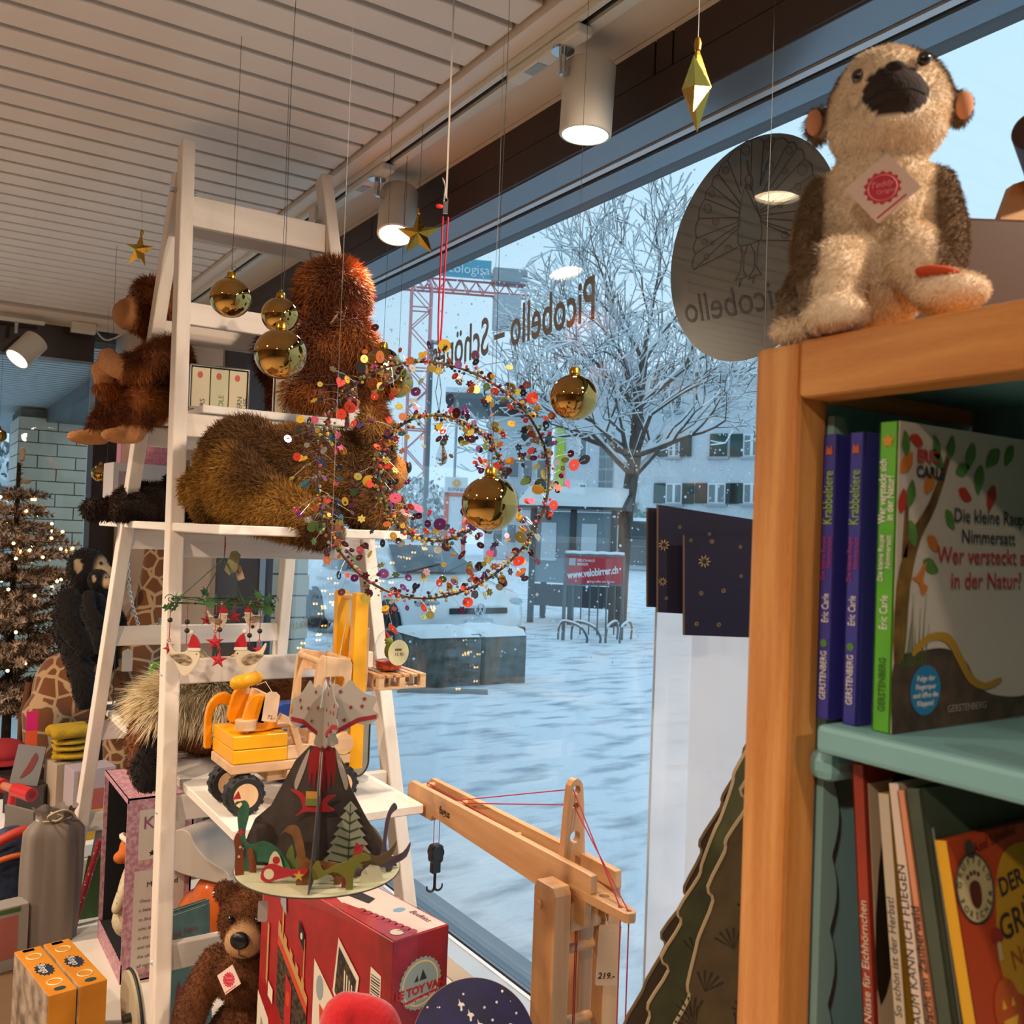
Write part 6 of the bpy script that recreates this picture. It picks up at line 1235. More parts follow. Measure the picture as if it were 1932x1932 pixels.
part(t, 'body', mat('gnome_grey', '#8d8781', .9), lambda b: b.lathe([(.055, 0), (.06, .06), (.05, zz*.6), (.042, zz-.02)], 24), smooth=True); part(t, 'nose', mat('gnome_skin', '#cf9f83', .7), lambda b: b.ell((0, -.05, zz-.045), .012, 12), smooth='all')
# navy disc with stars and geese on a stick
p = at(893, 1976, 1.18); t = thing('night_sky_disc', 'round navy wooden disc printed with white stars and flying geese', 'disc', (p.x, p.y, ZP), rz=-YAW); u = 1.18/FPX; zc = p.z-ZP; r = 118*u
md = Matrix.Translation((0, 0, zc)) @ Euler((R(66), 0, 0)).to_matrix().to_4x4()
dd = part(t, 'disc', mat('disc_navy', '#141238', .55, col2='#1d1a52', scale=30), lambda b: b.prism(circ2d(r, 72), .004, md)); part(t, 'disc_edge', beech, lambda b: b.prism(circ2d(r*1.006, 72), .003, md @ Matrix.Translation((0, 0, -.0012)))); rng = random.Random(9); wp = mat('print_white', '#e8e4da', .6)
for i in range(46):
    a, q = rng.uniform(0, 2*PI), r*math.sqrt(rng.random())*.95; part(dd, 'star_print', wp, lambda b: b.prism(star2d(5, .0022, .001) if i % 5 == 0 else circ2d(rng.uniform(.0006, .0017), 8), .0003, md @ Matrix.Translation((q*math.cos(a), q*math.sin(a), .0022))))
for i in range(4): part(dd, 'goose_print', wp, lambda b: b.prism(spline([(-.004, .008), (-.001, .003), (.004, .002), (.006, -.002), (.002, -.002), (.003, -.008), (.0, -.009), (-.001, -.003), (-.005, -.001), (-.003, .002)], 3, True), .0003, md @ Matrix.Translation((-.018+.0125*i, .047-.011*i, .0022)) @ Matrix.Scale(.8, 4)))
part(t, 'stick', beechz, lambda b: b.cyl((0, .012, .01), (0, .012, zc), .005, n=12)); part(t, 'foot', beech, lambda b: b.cyl((0, .012, 0), (0, .012, .012), .04, n=24))
# ================================================================== wooden toy crane
def toy_crane():
    z = lambda h: h-ZP
    X0, Y0 = .905, 1.172; t = thing('wooden_toy_crane', 'large beech toy crane with red cords and a black hook', 'toy crane', (X0, Y0, ZP)); m = beechy; mz = beechzz
    def xb(lo, hi, ch=.0015): return lambda b: b.b2((lo[0]-X0, lo[1]-Y0, lo[2]-ZP), (hi[0]-X0, hi[1]-Y0, hi[2]-ZP), ch=ch)
    # tower: two side frames with rungs on a base
    part(t, 'base', m, xb((.80, 1.06, ZP), (1.01, 1.30, ZP+.03), .004))
    for x0, x1 in ((.836, .866), (.934, .964)):
        for y0, y1 in ((1.138, 1.166), (1.20, 1.228)) if x0 > .9 else ((1.135, 1.19),):
            part(t, 'tower_post', mz, lambda b: b.prism([(y0-Y0, .03), (y1-Y0, .03), (y1-Y0, z(1.066)), (y1-Y0-.006, z(1.078)), (y0-Y0+.006, z(1.078)), (y0-Y0, z(1.066))], x1-x0, Matrix.Translation(((x0+x1)/2-X0, 0, 0)) @ Euler((R(90), 0, R(90))).to_matrix().to_4x4()), bevel=.0015)
    for h in (.62, .74, .86, .97): part(t, 'rung', m, lambda b: b.cyl((.86-X0, 1.165-Y0, z(h)), (.94-X0, 1.165-Y0, z(h)), .0075, n=14), smooth=True)
    part(t, 'head_block', m, xb((.868, 1.14, 1.005), (.932, 1.20, 1.05), .006)); part(t, 'axle', m, lambda b: b.cyl((.83-X0, 1.17-Y0, z(1.045)), (.97-X0, 1.17-Y0, z(1.045)), .006, n=14))
    # jib: two beams along +y with dowels
    out = [(1.105, 1.10), (1.118, 1.101), (1.69, 1.101), (1.702, 1.09), (1.702, 1.062), (1.66, 1.052), (1.66, 1.046), (1.60, 1.046), (1.598, 1.056), (1.19, 1.040), (1.15, 1.030), (1.135, 1.02), (1.118, 1.02), (1.116, 1.06), (1.104, 1.075)]
    for x in (.884, .930): jb = part(t, 'jib_beam', m, lambda b: b.prism([(y-Y0, zz-ZP) for y, zz in out], .012, Matrix.Translation((x-X0, 0, 0)) @ Euler((R(90), 0, R(90))).to_matrix().to_4x4()), bevel=.001)
    bb_ = [o for o in t.children if o.name.startswith('jib_beam')][0]
    text('lettering', 'fagus', ink, bb_, frame_mtx((.8776-X0, 1.568-Y0, z(1.070)), (0, -1, -.0), (0, 0, 1)), size=.020, depth=.0003, bold=.0004)
    for y, h in ((1.675, 1.092), (1.545, 1.09), (1.36, 1.082), (1.24, 1.07)): part(t, 'dowel', m, lambda b: b.cyl((.884-X0, y-Y0, z(h)), (.930-X0, y-Y0, z(h)), .005, n=12), smooth=True)
    # upright mast plate with holes
    mp = spline([(-.023, 1.052), (-.021, 1.10), (-.014, 1.195), (-.010, 1.212), (0, 1.219), (.010, 1.212), (.014, 1.195), (.021, 1.10), (.023, 1.052)], 5)
    part(t, 'mast_plate', mz, lambda b: b.prism([(x, q-ZP) for x, q in mp], .013, Matrix.Translation((.912-X0, 1.198-Y0, 0)) @ RX, [circ2d(.0075, 16, c=(0, z(1.201))), circ2d(.0055, 14, c=(0, z(1.176))), circ2d(.0095, 18, c=(0, z(1.128))), circ2d(.0115, 20, c=(0, z(1.088)))]), bevel=.001)
    # counter jib plate towards the aisle
    cj = [(-.026, 0), (-.026, .02), (-.010, -.002)]
    part(t, 'counter_jib', m, lambda b: b.prism([(.876-X0, 1.158-Y0), (.926-X0, 1.158-Y0), (.900-X0, 1.028-Y0), (.893-X0, 1.022-Y0), (.884-X0, 1.024-Y0), (.880-X0, 1.03-Y0)], .014, Matrix.Translation((0, 0, z(1.066))), [circ2d(.010, 18, c=(.894-X0, 1.128-Y0), ry=.008), circ2d(.008, 16, c=(.895-X0, 1.094-Y0)), circ2d(.004, 10, c=(.890-X0, 1.05-Y0)), circ2d(.004, 10, c=(.892-X0, 1.034-Y0))]), bevel=.001)
    cord = mat('crane_cord', '#a3152b', .7)
    def cd(pts, r=.0011): part(t, 'cord', cord, lambda b: b.tube([(x-X0, y-Y0, zz-ZP) for x, y, zz in pts], r, 5))
    cd([(.907, 1.675, 1.098), (.907, 1.545, 1.097), (.907, 1.36, 1.09), (.907, 1.22, 1.08)]); cd([(.903, 1.545, 1.096), (.911, 1.2, 1.201), (.890, 1.05, 1.07), (.890, 1.05, .56)]); cd([(.911, 1.52, 1.096), (.913, 1.2, 1.176), (.892, 1.034, 1.07), (.892, 1.034, .56)]); cd([(.888, 1.15, 1.03), (.888, 1.15, .56)]); cd([(.897, 1.158, 1.02), (.897, 1.158, .56)], .0008)
    # hook block
    hb = mat('hook_black', '#1d1b1c', .35); hy = 1.628
    for dx in (-.006, .006): cd([(.907+dx, hy, 1.05), (.907+dx, hy, .985)], .0008)
    part(t, 'hook_block', hb, lambda b: (b.prism(rrect(.026, .036, .008, 4), .016, Matrix.Translation((.907-X0, hy-Y0, z(.972))) @ RX), b.cyl((.907-X0-.0, hy-Y0-.011, z(.975)), (.907-X0, hy-Y0+.011, z(.975)), .0135, n=20), b.box((.907-X0, hy-Y0, z(.946)), (.018, .012, .022))), bevel=.001)
    part(t, 'hook', hb, lambda b: (b.cyl((.907-X0, hy-Y0, z(.94)), (.907-X0, hy-Y0, z(.906)), .003, n=10), [b.tube([(.907-X0+s*(.0085-.0085*math.cos(a)), hy-Y0, z(.908)-.0085*math.sin(a)) for a in [R(200)*i/12 for i in range(13)]], [.003-.0016*i/12 for i in range(13)], 8) for s in (-1, 1)]), smooth=True)
    tg = part(t, 'price_tag', pricem, lambda b: b.prism(rrect(.034, .088, .003), .0008, Matrix.Translation((.905-X0, 1.092-Y0, z(.985))) @ Euler((R(90), R(2), R(-25))).to_matrix().to_4x4(), [circ2d(.002, 10, c=(0, .036))]))
    text('lettering', '219.-', ink, tg, Matrix.Translation((.905-X0, 1.092-Y0, z(.985))) @ Euler((R(90), R(2), R(-25))).to_matrix().to_4x4() @ Matrix.Translation((-.014, -.034, .0007)), size=.0125, depth=.0003, bold=.0002, shear=.15); part(tg, 'tag_string', M['cord_white'], lambda b: b.cyl((.905-X0, 1.092-Y0, z(1.02)), (.898-X0, 1.10-Y0, z(1.058)), .0005, n=4))
toy_crane()
# ================================================================== things around the foot of the ladder
# pink display carton with a fox doll
def pink_box():
    t = thing('doll_carton', 'tall pink patterned doll carton with an open side window', 'carton', (.487, 2.38, ZP)); Wd, Dp = .155, .30; H = onX(245, 1512, .487).z-ZP
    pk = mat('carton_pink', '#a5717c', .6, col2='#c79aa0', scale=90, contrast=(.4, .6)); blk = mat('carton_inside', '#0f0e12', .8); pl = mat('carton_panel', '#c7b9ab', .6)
    part(t, 'shell', pk, lambda b: (b.b2((0, 0, 0), (Wd, .004, H)), b.b2((0, Dp-.004, 0), (Wd, Dp, H)), b.b2((Wd-.004, 0, 0), (Wd, Dp, H)), b.b2((0, 0, H-.004), (Wd, Dp, H)), b.b2((0, 0, 0), (Wd, Dp, .004)), b.b2((-.0005, 0, 0), (.003, Dp, .045)), b.b2((-.0005, 0, H-.012), (.003, Dp, H))))
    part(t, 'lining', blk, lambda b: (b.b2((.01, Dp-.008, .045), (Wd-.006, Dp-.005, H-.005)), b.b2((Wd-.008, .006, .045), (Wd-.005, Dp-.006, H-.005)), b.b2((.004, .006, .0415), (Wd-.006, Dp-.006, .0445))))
    part(t, 'panel', pl, lambda b: b.b2((.028, -.001, H-.15), (Wd-.02, .0, H-.03))); pn = part(t, 'panel', pl, lambda b: b.b2((.022, -.001, .03), (Wd-.016, .0, H-.175)))
    text('lettering', 'Kori', mat('ink_pink', '#8d4b63', .6), pn, frame_mtx((.036, -.002, H-.075), (1, 0, 0), (0, 0, 1)), size=.042, depth=.0004)
    text('lettering', 'My Friend', ink, pn, frame_mtx((.05, -.002, H-.215), (1, 0, 0), (0, 0, 1)), size=.018, depth=.0003)
    for i in range(9): text('lettering', ('Once upon a time', 'a little fox came', 'to find a friend', 'who likes to play', 'in the tall grass', 'and sleep under', 'the silver moon', 'all night long', 'until morning')[i], mat('ink_soft', '#6d6259', .7), pn, frame_mtx((.035, -.002, H-.25-.022*i), (1, 0, 0), (0, 0, 1)), size=.011, depth=.0002, shear=.2)
    part(t, 'star_print', ink, lambda b: b.prism(star2d(5, .008, .004), .0004, Matrix.Translation((.06, -.0014, H-.135)) @ RX))
    d = thing('fox_doll', 'small fox doll in a pale dress standing inside the pink carton', 'doll', (.535, 2.50, ZP+.045))
    hz = H-.045-.16; dress = soft_body('dress', [('t', [(0, 0, .06), (0, 0, .14), (0, 0, hz-.04)], [.05, .038, .022]), ('t', [(0, 0, hz-.05), (-.03, -.02, hz-.10), (-.045, -.03, hz-.13)], [.018, .016, .013])], .005, d, mat('dress_pale', '#c3b493', .9, col2='#7d7058', scale=160, contrast=(.6, .64)), 3)
    hd = soft_body('head', [('e', (0, 0, hz), (.04, .042, .042)), ('e', (-.035, -.01, hz-.012), (.02, .018, .016)), ('e', (0, .025, hz+.045), (.012, .014, .022)), ('e', (0, -.025, hz+.045), (.012, .014, .022))], .004, d, mat('fox_orange', '#c0641f', .9), 3); part(d, 'blaze', mat('fox_white', '#d8cbb6', .9), lambda b: b.tor((0, 0, hz+.012), .041, .007, 24, 6, Euler((0, R(35), 0)).to_matrix()), smooth='all'); part(d, 'feet', M['fox_orange'], lambda b: (b.cyl((0, -.02, 0), (0, -.02, .07), .012, n=12), b.cyl((0, .02, 0), (0, .02, .07), .012, n=12)))
pink_box()
# round black rimmed drum standing on edge against the ladder leg
c = onX(275, 1800, .452); t = thing('hand_drum', 'round hand drum with a black rim and knob leaning behind the ladder leg', 'drum', (.449, 2.03, ZP), rot=(0, R(-3), 0)); r = .092
mx = Matrix.Translation((0, 0, r)) @ Euler((0, R(90), 0)).to_matrix().to_4x4()
part(t, 'skin', mat('drum_skin', '#b9a98a', .7), lambda b: b.lathe([(.001, -.008), (r-.003, -.008), (r-.003, .008), (.001, .008)], 48, mx)); part(t, 'rim', tyre_m, lambda b: b.tor((0, 0, r), r-.001, .003, 48, 6, Euler((0, R(90), 0)).to_matrix())); part(t, 'knob', tyre_m, lambda b: b.cyl((-.008, -.02, r+.01), (-.024, -.02, r+.01), .009, .0075, 16))
# orange ride-on scooter
def scooter():
    p = at(392, 1640, 2.25); t = thing('ride_on_scooter', 'orange ride-on toy scooter with a pale grey seat behind the ladder rung', 'ride-on toy', (p.x+.03, p.y+.02, ZP), rz=R(-60)); z = lambda py: CAM.z-(py-984)*2.25/FPX-ZP
    org = mat('scooter_orange', '#c25a20', .18, coat=.8); seat = mat('scooter_seat', '#a89c90', .65)
    zs = z(1640); soft_body('body', [('e', (.02, 0, zs-.10), (.085, .07, .10)), ('e', (.06, 0, zs-.14), (.075, .06, .09)), ('e', (-.05, 0, zs-.14), (.06, .06, .08))], .006, t, org, 8)
    part(t, 'seat', seat, lambda b: b.prism(spline([(-.10, -.01), (-.105, .045), (-.085, .085), (-.045, .088), (-.02, .06), (.02, .035), (.07, .022), (.09, .008), (.085, -.012)], 4, True), .115, Matrix.Translation((0, 0, zs)) @ RX), bevel=.016, smooth=True)
    part(t, 'tail_lamp', chrome, lambda b: b.ell((.085, -.012, zs-.048), (.014, .032, .012), 16, Euler((0, .7, 0)).to_matrix()), smooth='all'); part(t, 'number_plate', tyre_m, lambda b: b.box((.128, -.02, zs-.15), (.004, .05, .03), Euler((0, .3, 0)).to_matrix()))
    part(t, 'fender', mat('scooter_white', '#d5ccc2', .3), lambda b: b.tor((.06, .065, zs-.13), .07, .01, 30, 6, RX.to_3x3()))
    for x in (-.10, .09): part(t, 'wheel', tyre_m, lambda b: b.lathe([(.02, -.02), (.05, -.02), (.06, 0), (.05, .02), (.02, .02)], 24, Matrix.Translation((x, 0, .06)) @ RX), smooth=True)
    part(t, 'front_shield', org, lambda b: b.box((-.17, 0, zs-.02), (.03, .12, .25), Euler((0, R(15), 0)).to_matrix(), ch=.012), smooth=True)
scooter()
# two teal picture books leaning behind the rung
for k, (dx, lb) in enumerate(((0, 'teal picture book with a red title and a gold star standing behind the rung'), (.018, 'teal picture book tucked behind another copy'))):
    p = at(383, 1700, 1.98); t = thing('picture_book', lb, 'book', (p.x+dx*.3-.02, p.y+dx*1.3, ZP), rot=(R(-6), 0, R(20))); w, h, th = .115, .285, .014
    bm_ = mat('cover_teal', '#41574f', .5, col2='#566f63', scale=14); part(t, 'cover', bm_, lambda b: (b.b2((-w/2, -th/2, 0), (w/2, -th/2+.002, h)), b.b2((-w/2, th/2-.002, 0), (w/2, th/2, h)), b.b2((-w/2, -th/2, 0), (-w/2+.002, th/2, h)))); part(t, 'pages', mat('page_white', '#cfc8ba', .8), lambda b: b.b2((-w/2+.002, -th/2+.002, .002), (w/2-.003, th/2-.002, h-.003)))
    if k == 0:
        cv_ = [o for o in t.children if o.name.startswith('cover')][0]
        for i, s in enumerate(('Engel, Hase,', 'Bommelm\u00fctze')): text('lettering', s, mat('ink_rose', '#8a4a4e', .6), cv_, frame_mtx((-w/2+.012, -th/2-.0008, h-.045-.022*i), (1, 0, 0), (0, 0, 1)), size=.019, depth=.0003, sx=.8)
        part(cv_, 'star_print', mat('print_gold', '#c79c32', .6), lambda b: b.prism(star2d(4, .014, .004, c=(.03, h-.075)), .0004, Matrix.Translation((0, -th/2-.0006, 0)) @ RX)); part(cv_, 'figure_print', mat('print_red', '#7a2020', .6), lambda b: b.prism(spline([(-.04, .03), (-.03, .11), (-.02, .15), (-.012, .1), (-.02, .03)], 3, True), .0004, Matrix.Translation((0, -th/2-.0006, 0)) @ RX)); part(cv_, 'figure_print', M['print_gold'], lambda b: b.prism(circ2d(.018, 16, c=(.02, .14)), .0004, Matrix.Translation((0, -th/2-.0006, 0)) @ RX)); part(cv_, 'star_print', M['print_gold'], lambda b: b.prism(star2d(5, .016, .007, c=(-.002, .10)), .0004, Matrix.Translation((0, -th/2-.0007, 0)) @ RX))
# ------------------------------------------------------------------ low table on the aisle side with bag and games
lt_ = thing('low_table', 'low brown display table on the aisle side of the white platform', 'table', (-.25, 1.5, 0)); part(lt_, 'top', mat('table_brown', '#6b5238', .6), lambda b: b.b2((0, 0, .44), (.63, 1.48, .462), ch=.003)); [part(lt_, 'leg', M['table_brown'], lambda b: b.b2((x, y, 0), (x+.04, y+.04, .44))) for x in (.01, .58) for y in (.01, 1.43)]
ZT = .4625
def game(px, py, d, rz, lb):
    p = at(px, py, d); t = thing('ring_game_box', lb, 'game box', (p.x, p.y, ZT), rz=rz); w, L, h = .052, .24, p.z-ZT
    org = mat('game_orange', '#c98116', .5, col2='#bd7510', scale=18); pic = mat('game_picture', '#6d5a4a', .5, col2='#b8a48c', scale=30)
    part(t, 'box', org, lambda b: b.b2((-w/2, -L, 0), (w/2, 0, h), ch=.001)); part(t, 'picture', pic, lambda b: b.b2((-w/2-.0006, -L+.002, .002), (-w/2, -.002, h-.002)))
    bu = part(t, 'title_burst', mat('burst_navy', '#16233a', .5), lambda b: b.prism([(x*1.0, y*1.0) for x, y in star2d(14, .030, .024)], .0005, Matrix.Translation((0, -L*.5, h+.0004)) @ Matrix.Diagonal((.62, 1.1, 1, 1)))); text('lettering', 'Ringo', mat('burst_white', '#d9d2c2', .5), bu, frame_mtx((-.008, -L*.5+.026, h+.0010), (0, -1, 0), (1, 0, 0)), size=.022, depth=.0003, sx=.9)
    for y in (-L*.2, -L*.78): part(t, 'ring_print', mat('print_ring', '#d9c49a', .5), lambda b: b.tor((0, y, h+.0006), .014, .0014, 24, 4)); part(t, 'label_print', mat('print_label', '#8c8f7a', .5), lambda b: b.b2((-.012, -L*.07, h), (.010, -L*.02, h+.0006)))
    part(t, 'age_print', mat('print_age', '#17383c', .5), lambda b: b.prism(circ2d(.011, 20, c=(0, -L*.92), ry=.008), .0005, Matrix.Translation((0, 0, h+.0004))))
game(52, 1790, 2.02, R(9), 'orange ring game box standing on edge, further from the white platform'); game(106, 1776, 2.05, R(9), 'orange ring game box standing on edge, next to the white platform')
def bag():
    p = at(82, 1790, 2.45); t = thing('drawstring_bag', 'tall grey cotton drawstring bag with a white cord', 'bag', (p.x+.01, p.y, ZT)); u = 2.45/FPX; H = (1790-1512)*u
    V = []; n, m_ = 40, 26; rng = random.Random(2)
    for j in range(m_+1):
        v = j/m_; wv = .062+.008*math.sin(v*3)-(.030*max(0, v-.86)/.08 if v < .94 else .030-.018*(v-.94)/.06)
        for i in range(n):
            a = 2*PI*i/n; f_ = 1+.10*math.sin(a*5+v*1.2)*(.5+.8*v)+.04*math.sin(a*11+2); V.append((wv*f_*math.cos(a), wv*.55*f_*math.sin(a), v*H+.006*math.sin(a*7)*(v > .93)))
    part(t, 'cloth', mat('bag_grey', '#7d7268', .95, bump=.25, scale=500), lambda b: b.add(V, [(j*n+i, j*n+(i+1) % n, (j+1)*n+(i+1) % n, (j+1)*n+i) for j in range(m_) for i in range(n)]+[tuple(range(n))]), smooth='all')
    part(t, 'cord', mat('cord_cream', '#b3a48c', .8), lambda b: (b.tor((0, 0, H*.925), .040, .003, 24, 6, Matrix.Diagonal((1, .6, 1))), b.tube(spline([(-.01, -.025, H*.925), (-.02, -.05, H*.98), (.01, -.05, H*1.01), (.035, -.04, H*.985), (.05, -.03, H*.93)], 6), .0028, 6), b.tube(spline([(0, -.026, H*.92), (.015, -.05, H*.97), (-.015, -.045, H*1.0)], 6), .0028, 6)), smooth='all')
bag()
cb = tag(part(None, 'grey_board', mat('board_grey', '#6d665c', .7), lambda b: b.b2((-.005, -.06, 0), (.005, .06, .34))), 'thin grey board leaning beside the drawstring bag', 'board'); pq = at(45, 1700, 2.6); place(cb, (pq.x, pq.y, ZT), rot=(0, R(-4), R(30)))
# white table behind with folded cloths and small boxes
tb = thing('white_table', 'white display table behind the ladder carrying yellow cloths and small boxes', 'table', (-.05, 3.02, 0)); part(tb, 'top', wht, lambda b: b.b2((0, 0, .60), (.72, .6, .64), ch=.003)); part(tb, 'side', wht, lambda b: (b.b2((.0, 0, 0), (.03, .6, .60)), b.b2((.69, 0, 0), (.72, .6, .60)))); 
for z in (.12, .27, .42, .57): part(tb, 'drawer', mat('drawer_white', '#b9aa9b', .6), lambda b: b.b2((.035, -.012, z-.10), (.685, .0, z+.03), ch=.003))
p = onZ(135, 1440, .72)
st = at(140, 1400, 3.15)
mus = mat('cloth_mustard', '#a5820f', .95, bump=.3, scale=120)
for i in range(4):
    z = [.800, .828, .850, .868][i]; w = [.135, .13, .125, .115][i]; h = [.028, .022, .018, .05][i]
    o = soft_body('folded_cloth', [('e', (0, 0, h/2), (w/2*.98, .06, h*.46)), ('t', [(-w*.42, -.03, h/2), (w*.42, -.03, h/2)], [h*.42, h*.42]), ('t', [(-w*.42, .03, h/2), (w*.42, .03, h/2)], [h*.42, h*.42])], .006, None, mus, 3)
    place(o, (st.x-.005*i, st.y, z), R(6*i-8)); tag(o, ('mustard cloth at the bottom of the folded pile', 'mustard cloth second from the bottom of the folded pile', 'mustard cloth just under the top of the folded pile', 'mustard cloth bunched up on top of the folded pile')[i], 'cloth', 'folded mustard cloths')
def carton(label, px, py, d, size, rz, m, prints, zb):
    p = at(px, py, d); t = thing('small_carton', label, 'carton', (p.x, p.y, zb), rz=rz); w, dp, h = size; part(t, 'body', m, lambda b: b.b2((-w/2, 0, 0), (w/2, dp, h), ch=.0012))
    for (x0, z0, x1, z1, pm) in prints: part(t, 'print', pm, lambda b: b.b2((x0*w-w/2, -.0006, z0*h), (x1*w-w/2, 0, z1*h)))
    return t
lil = mat('carton_lilac', '#a8979a', .6); pkp = mat('print_rose', '#a3524c', .6); tanp = mat('print_tan', '#a87b5a', .6)
carton('lilac carton with a red building print under the mustard cloths', 175, 1560, 3.02, (.13, .10, .16), R(8), lil, ((.45, .1, .9, .6, pkp), (.1, .5, .35, .95, tanp)), .641)
carton('narrow beige carton with an orange print beside the lilac one', 128, 1560, 3.10, (.09, .10, .155), R(14), mat('carton_beige', '#a8937c', .6), ((.3, .1, .75, .9, pkp),), .641)
carton('flat yellow carton with a green print lying on the white table', 185, 1562, 2.98, (.15, .16, .03), R(-6), mat('carton_yellow', '#b8901c', .5), ((.1, .2, .5, .8, mat('print_green', '#3f6a3a', .6)),), .641) if False else None
yb = thing('yellow_game_box', 'flat yellow game box with a green print lying on the white table', 'game box', (.57, 3.06, .641), rz=R(6)); part(yb, 'box', mat('carton_yellow', '#b8901c', .5), lambda b: b.b2((-.08, 0, 0), (.08, .2, .03), ch=.001)); part(yb, 'print', M.get('print_green') or mat('print_green', '#3f6a3a', .6), lambda b: b.prism(circ2d(.035, 16, c=(.0, .08)), .0006, Matrix.Translation((0, 0, .0304)))); part(yb, 'print', mat('print_red2', '#a03025', .6), lambda b: b.b2((-.06, .14, .03), (.05, .18, .0306)))
# slate, ruler and green sheets leaning between bag and pink carton
t = thing('pencil_case_rack', 'red spotted pencil tube and thin boards leaning by the pink carton', 'stationery', (.475, 2.80, ZP), rot=(0, R(8), 0))
part(t, 'red_tube', mat('tube_red', '#98222c', .5, col2='#c9b7a8', scale=160, contrast=(.62, .66)), lambda b: b.cyl((-.03, -.02, 0), (-.0, .0, .22), .009, n=14), smooth=True); part(t, 'green_board', mat('board_green', '#3d5a2a', .6), lambda b: b.b2((-.02, .015, 0), (.06, .02, .17))); part(t, 'clear_board', mat('board_clear', '#8d908a', .3), lambda b: b.b2((-.01, .03, 0), (.08, .034, .27)))
# ------------------------------------------------------------------ giraffe, gorillas
def giraffe():
    p = at(150, 1330, 3.75); t = thing('plush_giraffe', 'big standing plush giraffe with brown patches behind the ladder', 'plush giraffe', (p.x, p.y, 0), rz=R(-14)); u = 3.75/FPX; Z = lambda py: CAM.z-(py-980)*u; X = lambda px: (px-150)*u*1.04
    prm = [('e', (X(160), 0, Z(1300)), (.20, .14, .15)), ('e', (X(115), 0, Z(1310)), (.10, .13, .16)), ('e', (X(215), 0, Z(1275)), (.12, .12, .16)), ('t', [(X(235), 0, Z(1250)), (X(272), 0, Z(1150)), (X(280), 0, Z(1020)), (X(282), 0, Z(900))], [.13, .09, .07, .055]), ('e', (X(300), 0, Z(880)), (.10, .055, .055))]
    for x in (98, 225):
        for s in (-1, 1): prm.append(('t', [(X(x), s*.085, Z(1340)), (X(x), s*.09, Z(1480)), (X(x)-.01, s*.09, .04)], [.085, .06, .052]))
    def vm():
        m = bpy.data.materials.new('giraffe_coat'); m.use_nodes = True; nt = m.node_tree; N = nt.nodes; b = N['Principled BSDF']; b.inputs['Roughness'].default_value = .9; b.inputs['Sheen Weight'].default_value = .3
        tc = N.new('ShaderNodeTexCoord'); v = N.new('ShaderNodeTexVoronoi'); v.feature = 'DISTANCE_TO_EDGE'; v.inputs['Scale'].default_value = 15; v.inputs['Randomness'].default_value = .75; nt.links.new(tc.outputs['Object'], v.inputs['Vector'])
        rp = N.new('ShaderNodeValToRGB'); rp.color_ramp.elements[0].position = .055; rp.color_ramp.elements[1].position = .085; rp.color_ramp.elements[0].color = (*lin('#b08d66'), 1); rp.color_ramp.elements[1].color = (*lin('#6d3c12'), 1)
        sp = N.new('ShaderNodeSeparateXYZ'); nt.links.new(tc.outputs['Object'], sp.inputs[0]); mr = N.new('ShaderNodeMapRange'); mr.inputs['From Min'].default_value = .50; mr.inputs['From Max'].default_value = .56; nt.links.new(sp.outputs['Z'], mr.inputs['Value'])
        mx = N.new('ShaderNodeMix'); mx.data_type = 'RGBA'; mx.inputs[6].default_value = (*lin('#a5886a'), 1); nt.links.new(v.outputs['Distance'], rp.inputs['Fac']); nt.links.new(mr.outputs[0], mx.inputs[0]); nt.links.new(rp.outputs['Color'], mx.inputs[7]); nt.links.new(mx.outputs[2], b.inputs['Base Color']); return m
    soft_body('body', prm, .018, t, vm(), 6)
    part(t, 'tail', mat('giraffe_tail', '#5a3414', .9), lambda b: b.tube([(X(75)-.02, 0, Z(1290)), (X(70)-.03, 0, Z(1360)), (X(70)-.03, 0, Z(1420))], .012, 8), smooth='all')
giraffe()
def gorilla(label, px, py, d, s, rz, zb):
    p = at(px, py, d); t = thing('plush_gorilla', label, 'plush gorilla', (p.x, p.y, zb), rz=rz, scale=s)
    pr = [('e', (0, 0, .14), (.11, .115, .15)), ('e', (.02, 0, .38), (.085, .085, .09)), ('e', (.095, 0, .355), (.05, .055, .045)), ('t', [(0, .10, .25), (.05, .17, .15), (.12, .15, .06)], [.055, .05, .045]), ('t', [(0, -.10, .25), (.05, -.17, .15), (.12, -.15, .06)], [.055, .05, .045]), ('t', [(.03, .08, .03), (.10, .14, -.06), (.12, .14, -.16)], [.06, .05, .042]), ('t', [(.03, -.08, .03), (.10, -.14, -.06), (.12, -.14, -.16)], [.06, .05, .042]), ('e', (.01, .09, .40), (.02, .022, .032)), ('e', (.01, -.09, .40), (.02, .022, .032))]
    def face(P): return np.clip(smooth01(P[:, 0], .075, .095)*(P[:, 2] > .25)*(np.abs(P[:, 1]) < .07)+(np.abs(P[:, 1]) > .082)*(P[:, 2] > .35)*(P[:, 0] > .018)*1.0, 0, 1)
    bo = soft_body('body', pr, .011, t, SKIN, 5, lambda P, N: mixc(lin('#150d0a'), lin('#c29a6e'), face(P))); fur(bo, 9000, .012, .003, FUR, (0, 0, -1), .5, int(px), where=lambda P, N: 1-face(P))
    for q in (-1, 1): bead(t, 'eye', eye_m, (.094, q*.026, .405), .009)
    part(t, 'mouth', M['stitch_dark'], lambda b: b.tube([(.135, -.035, .35), (.145, 0, .342), (.135, .035, .35)], .002, 5))
gz = CAM.z-(1235-980)*3.7/FPX
gorilla('large black gorilla plush riding on the giraffe with a baby in its arms', 150, 1235, 3.62, .88, R(-40), gz); gorilla('small black baby gorilla plush held by the larger gorilla', 176, 1190, 3.38, .44, R(-35), CAM.z-(1185-980)*3.38/FPX)
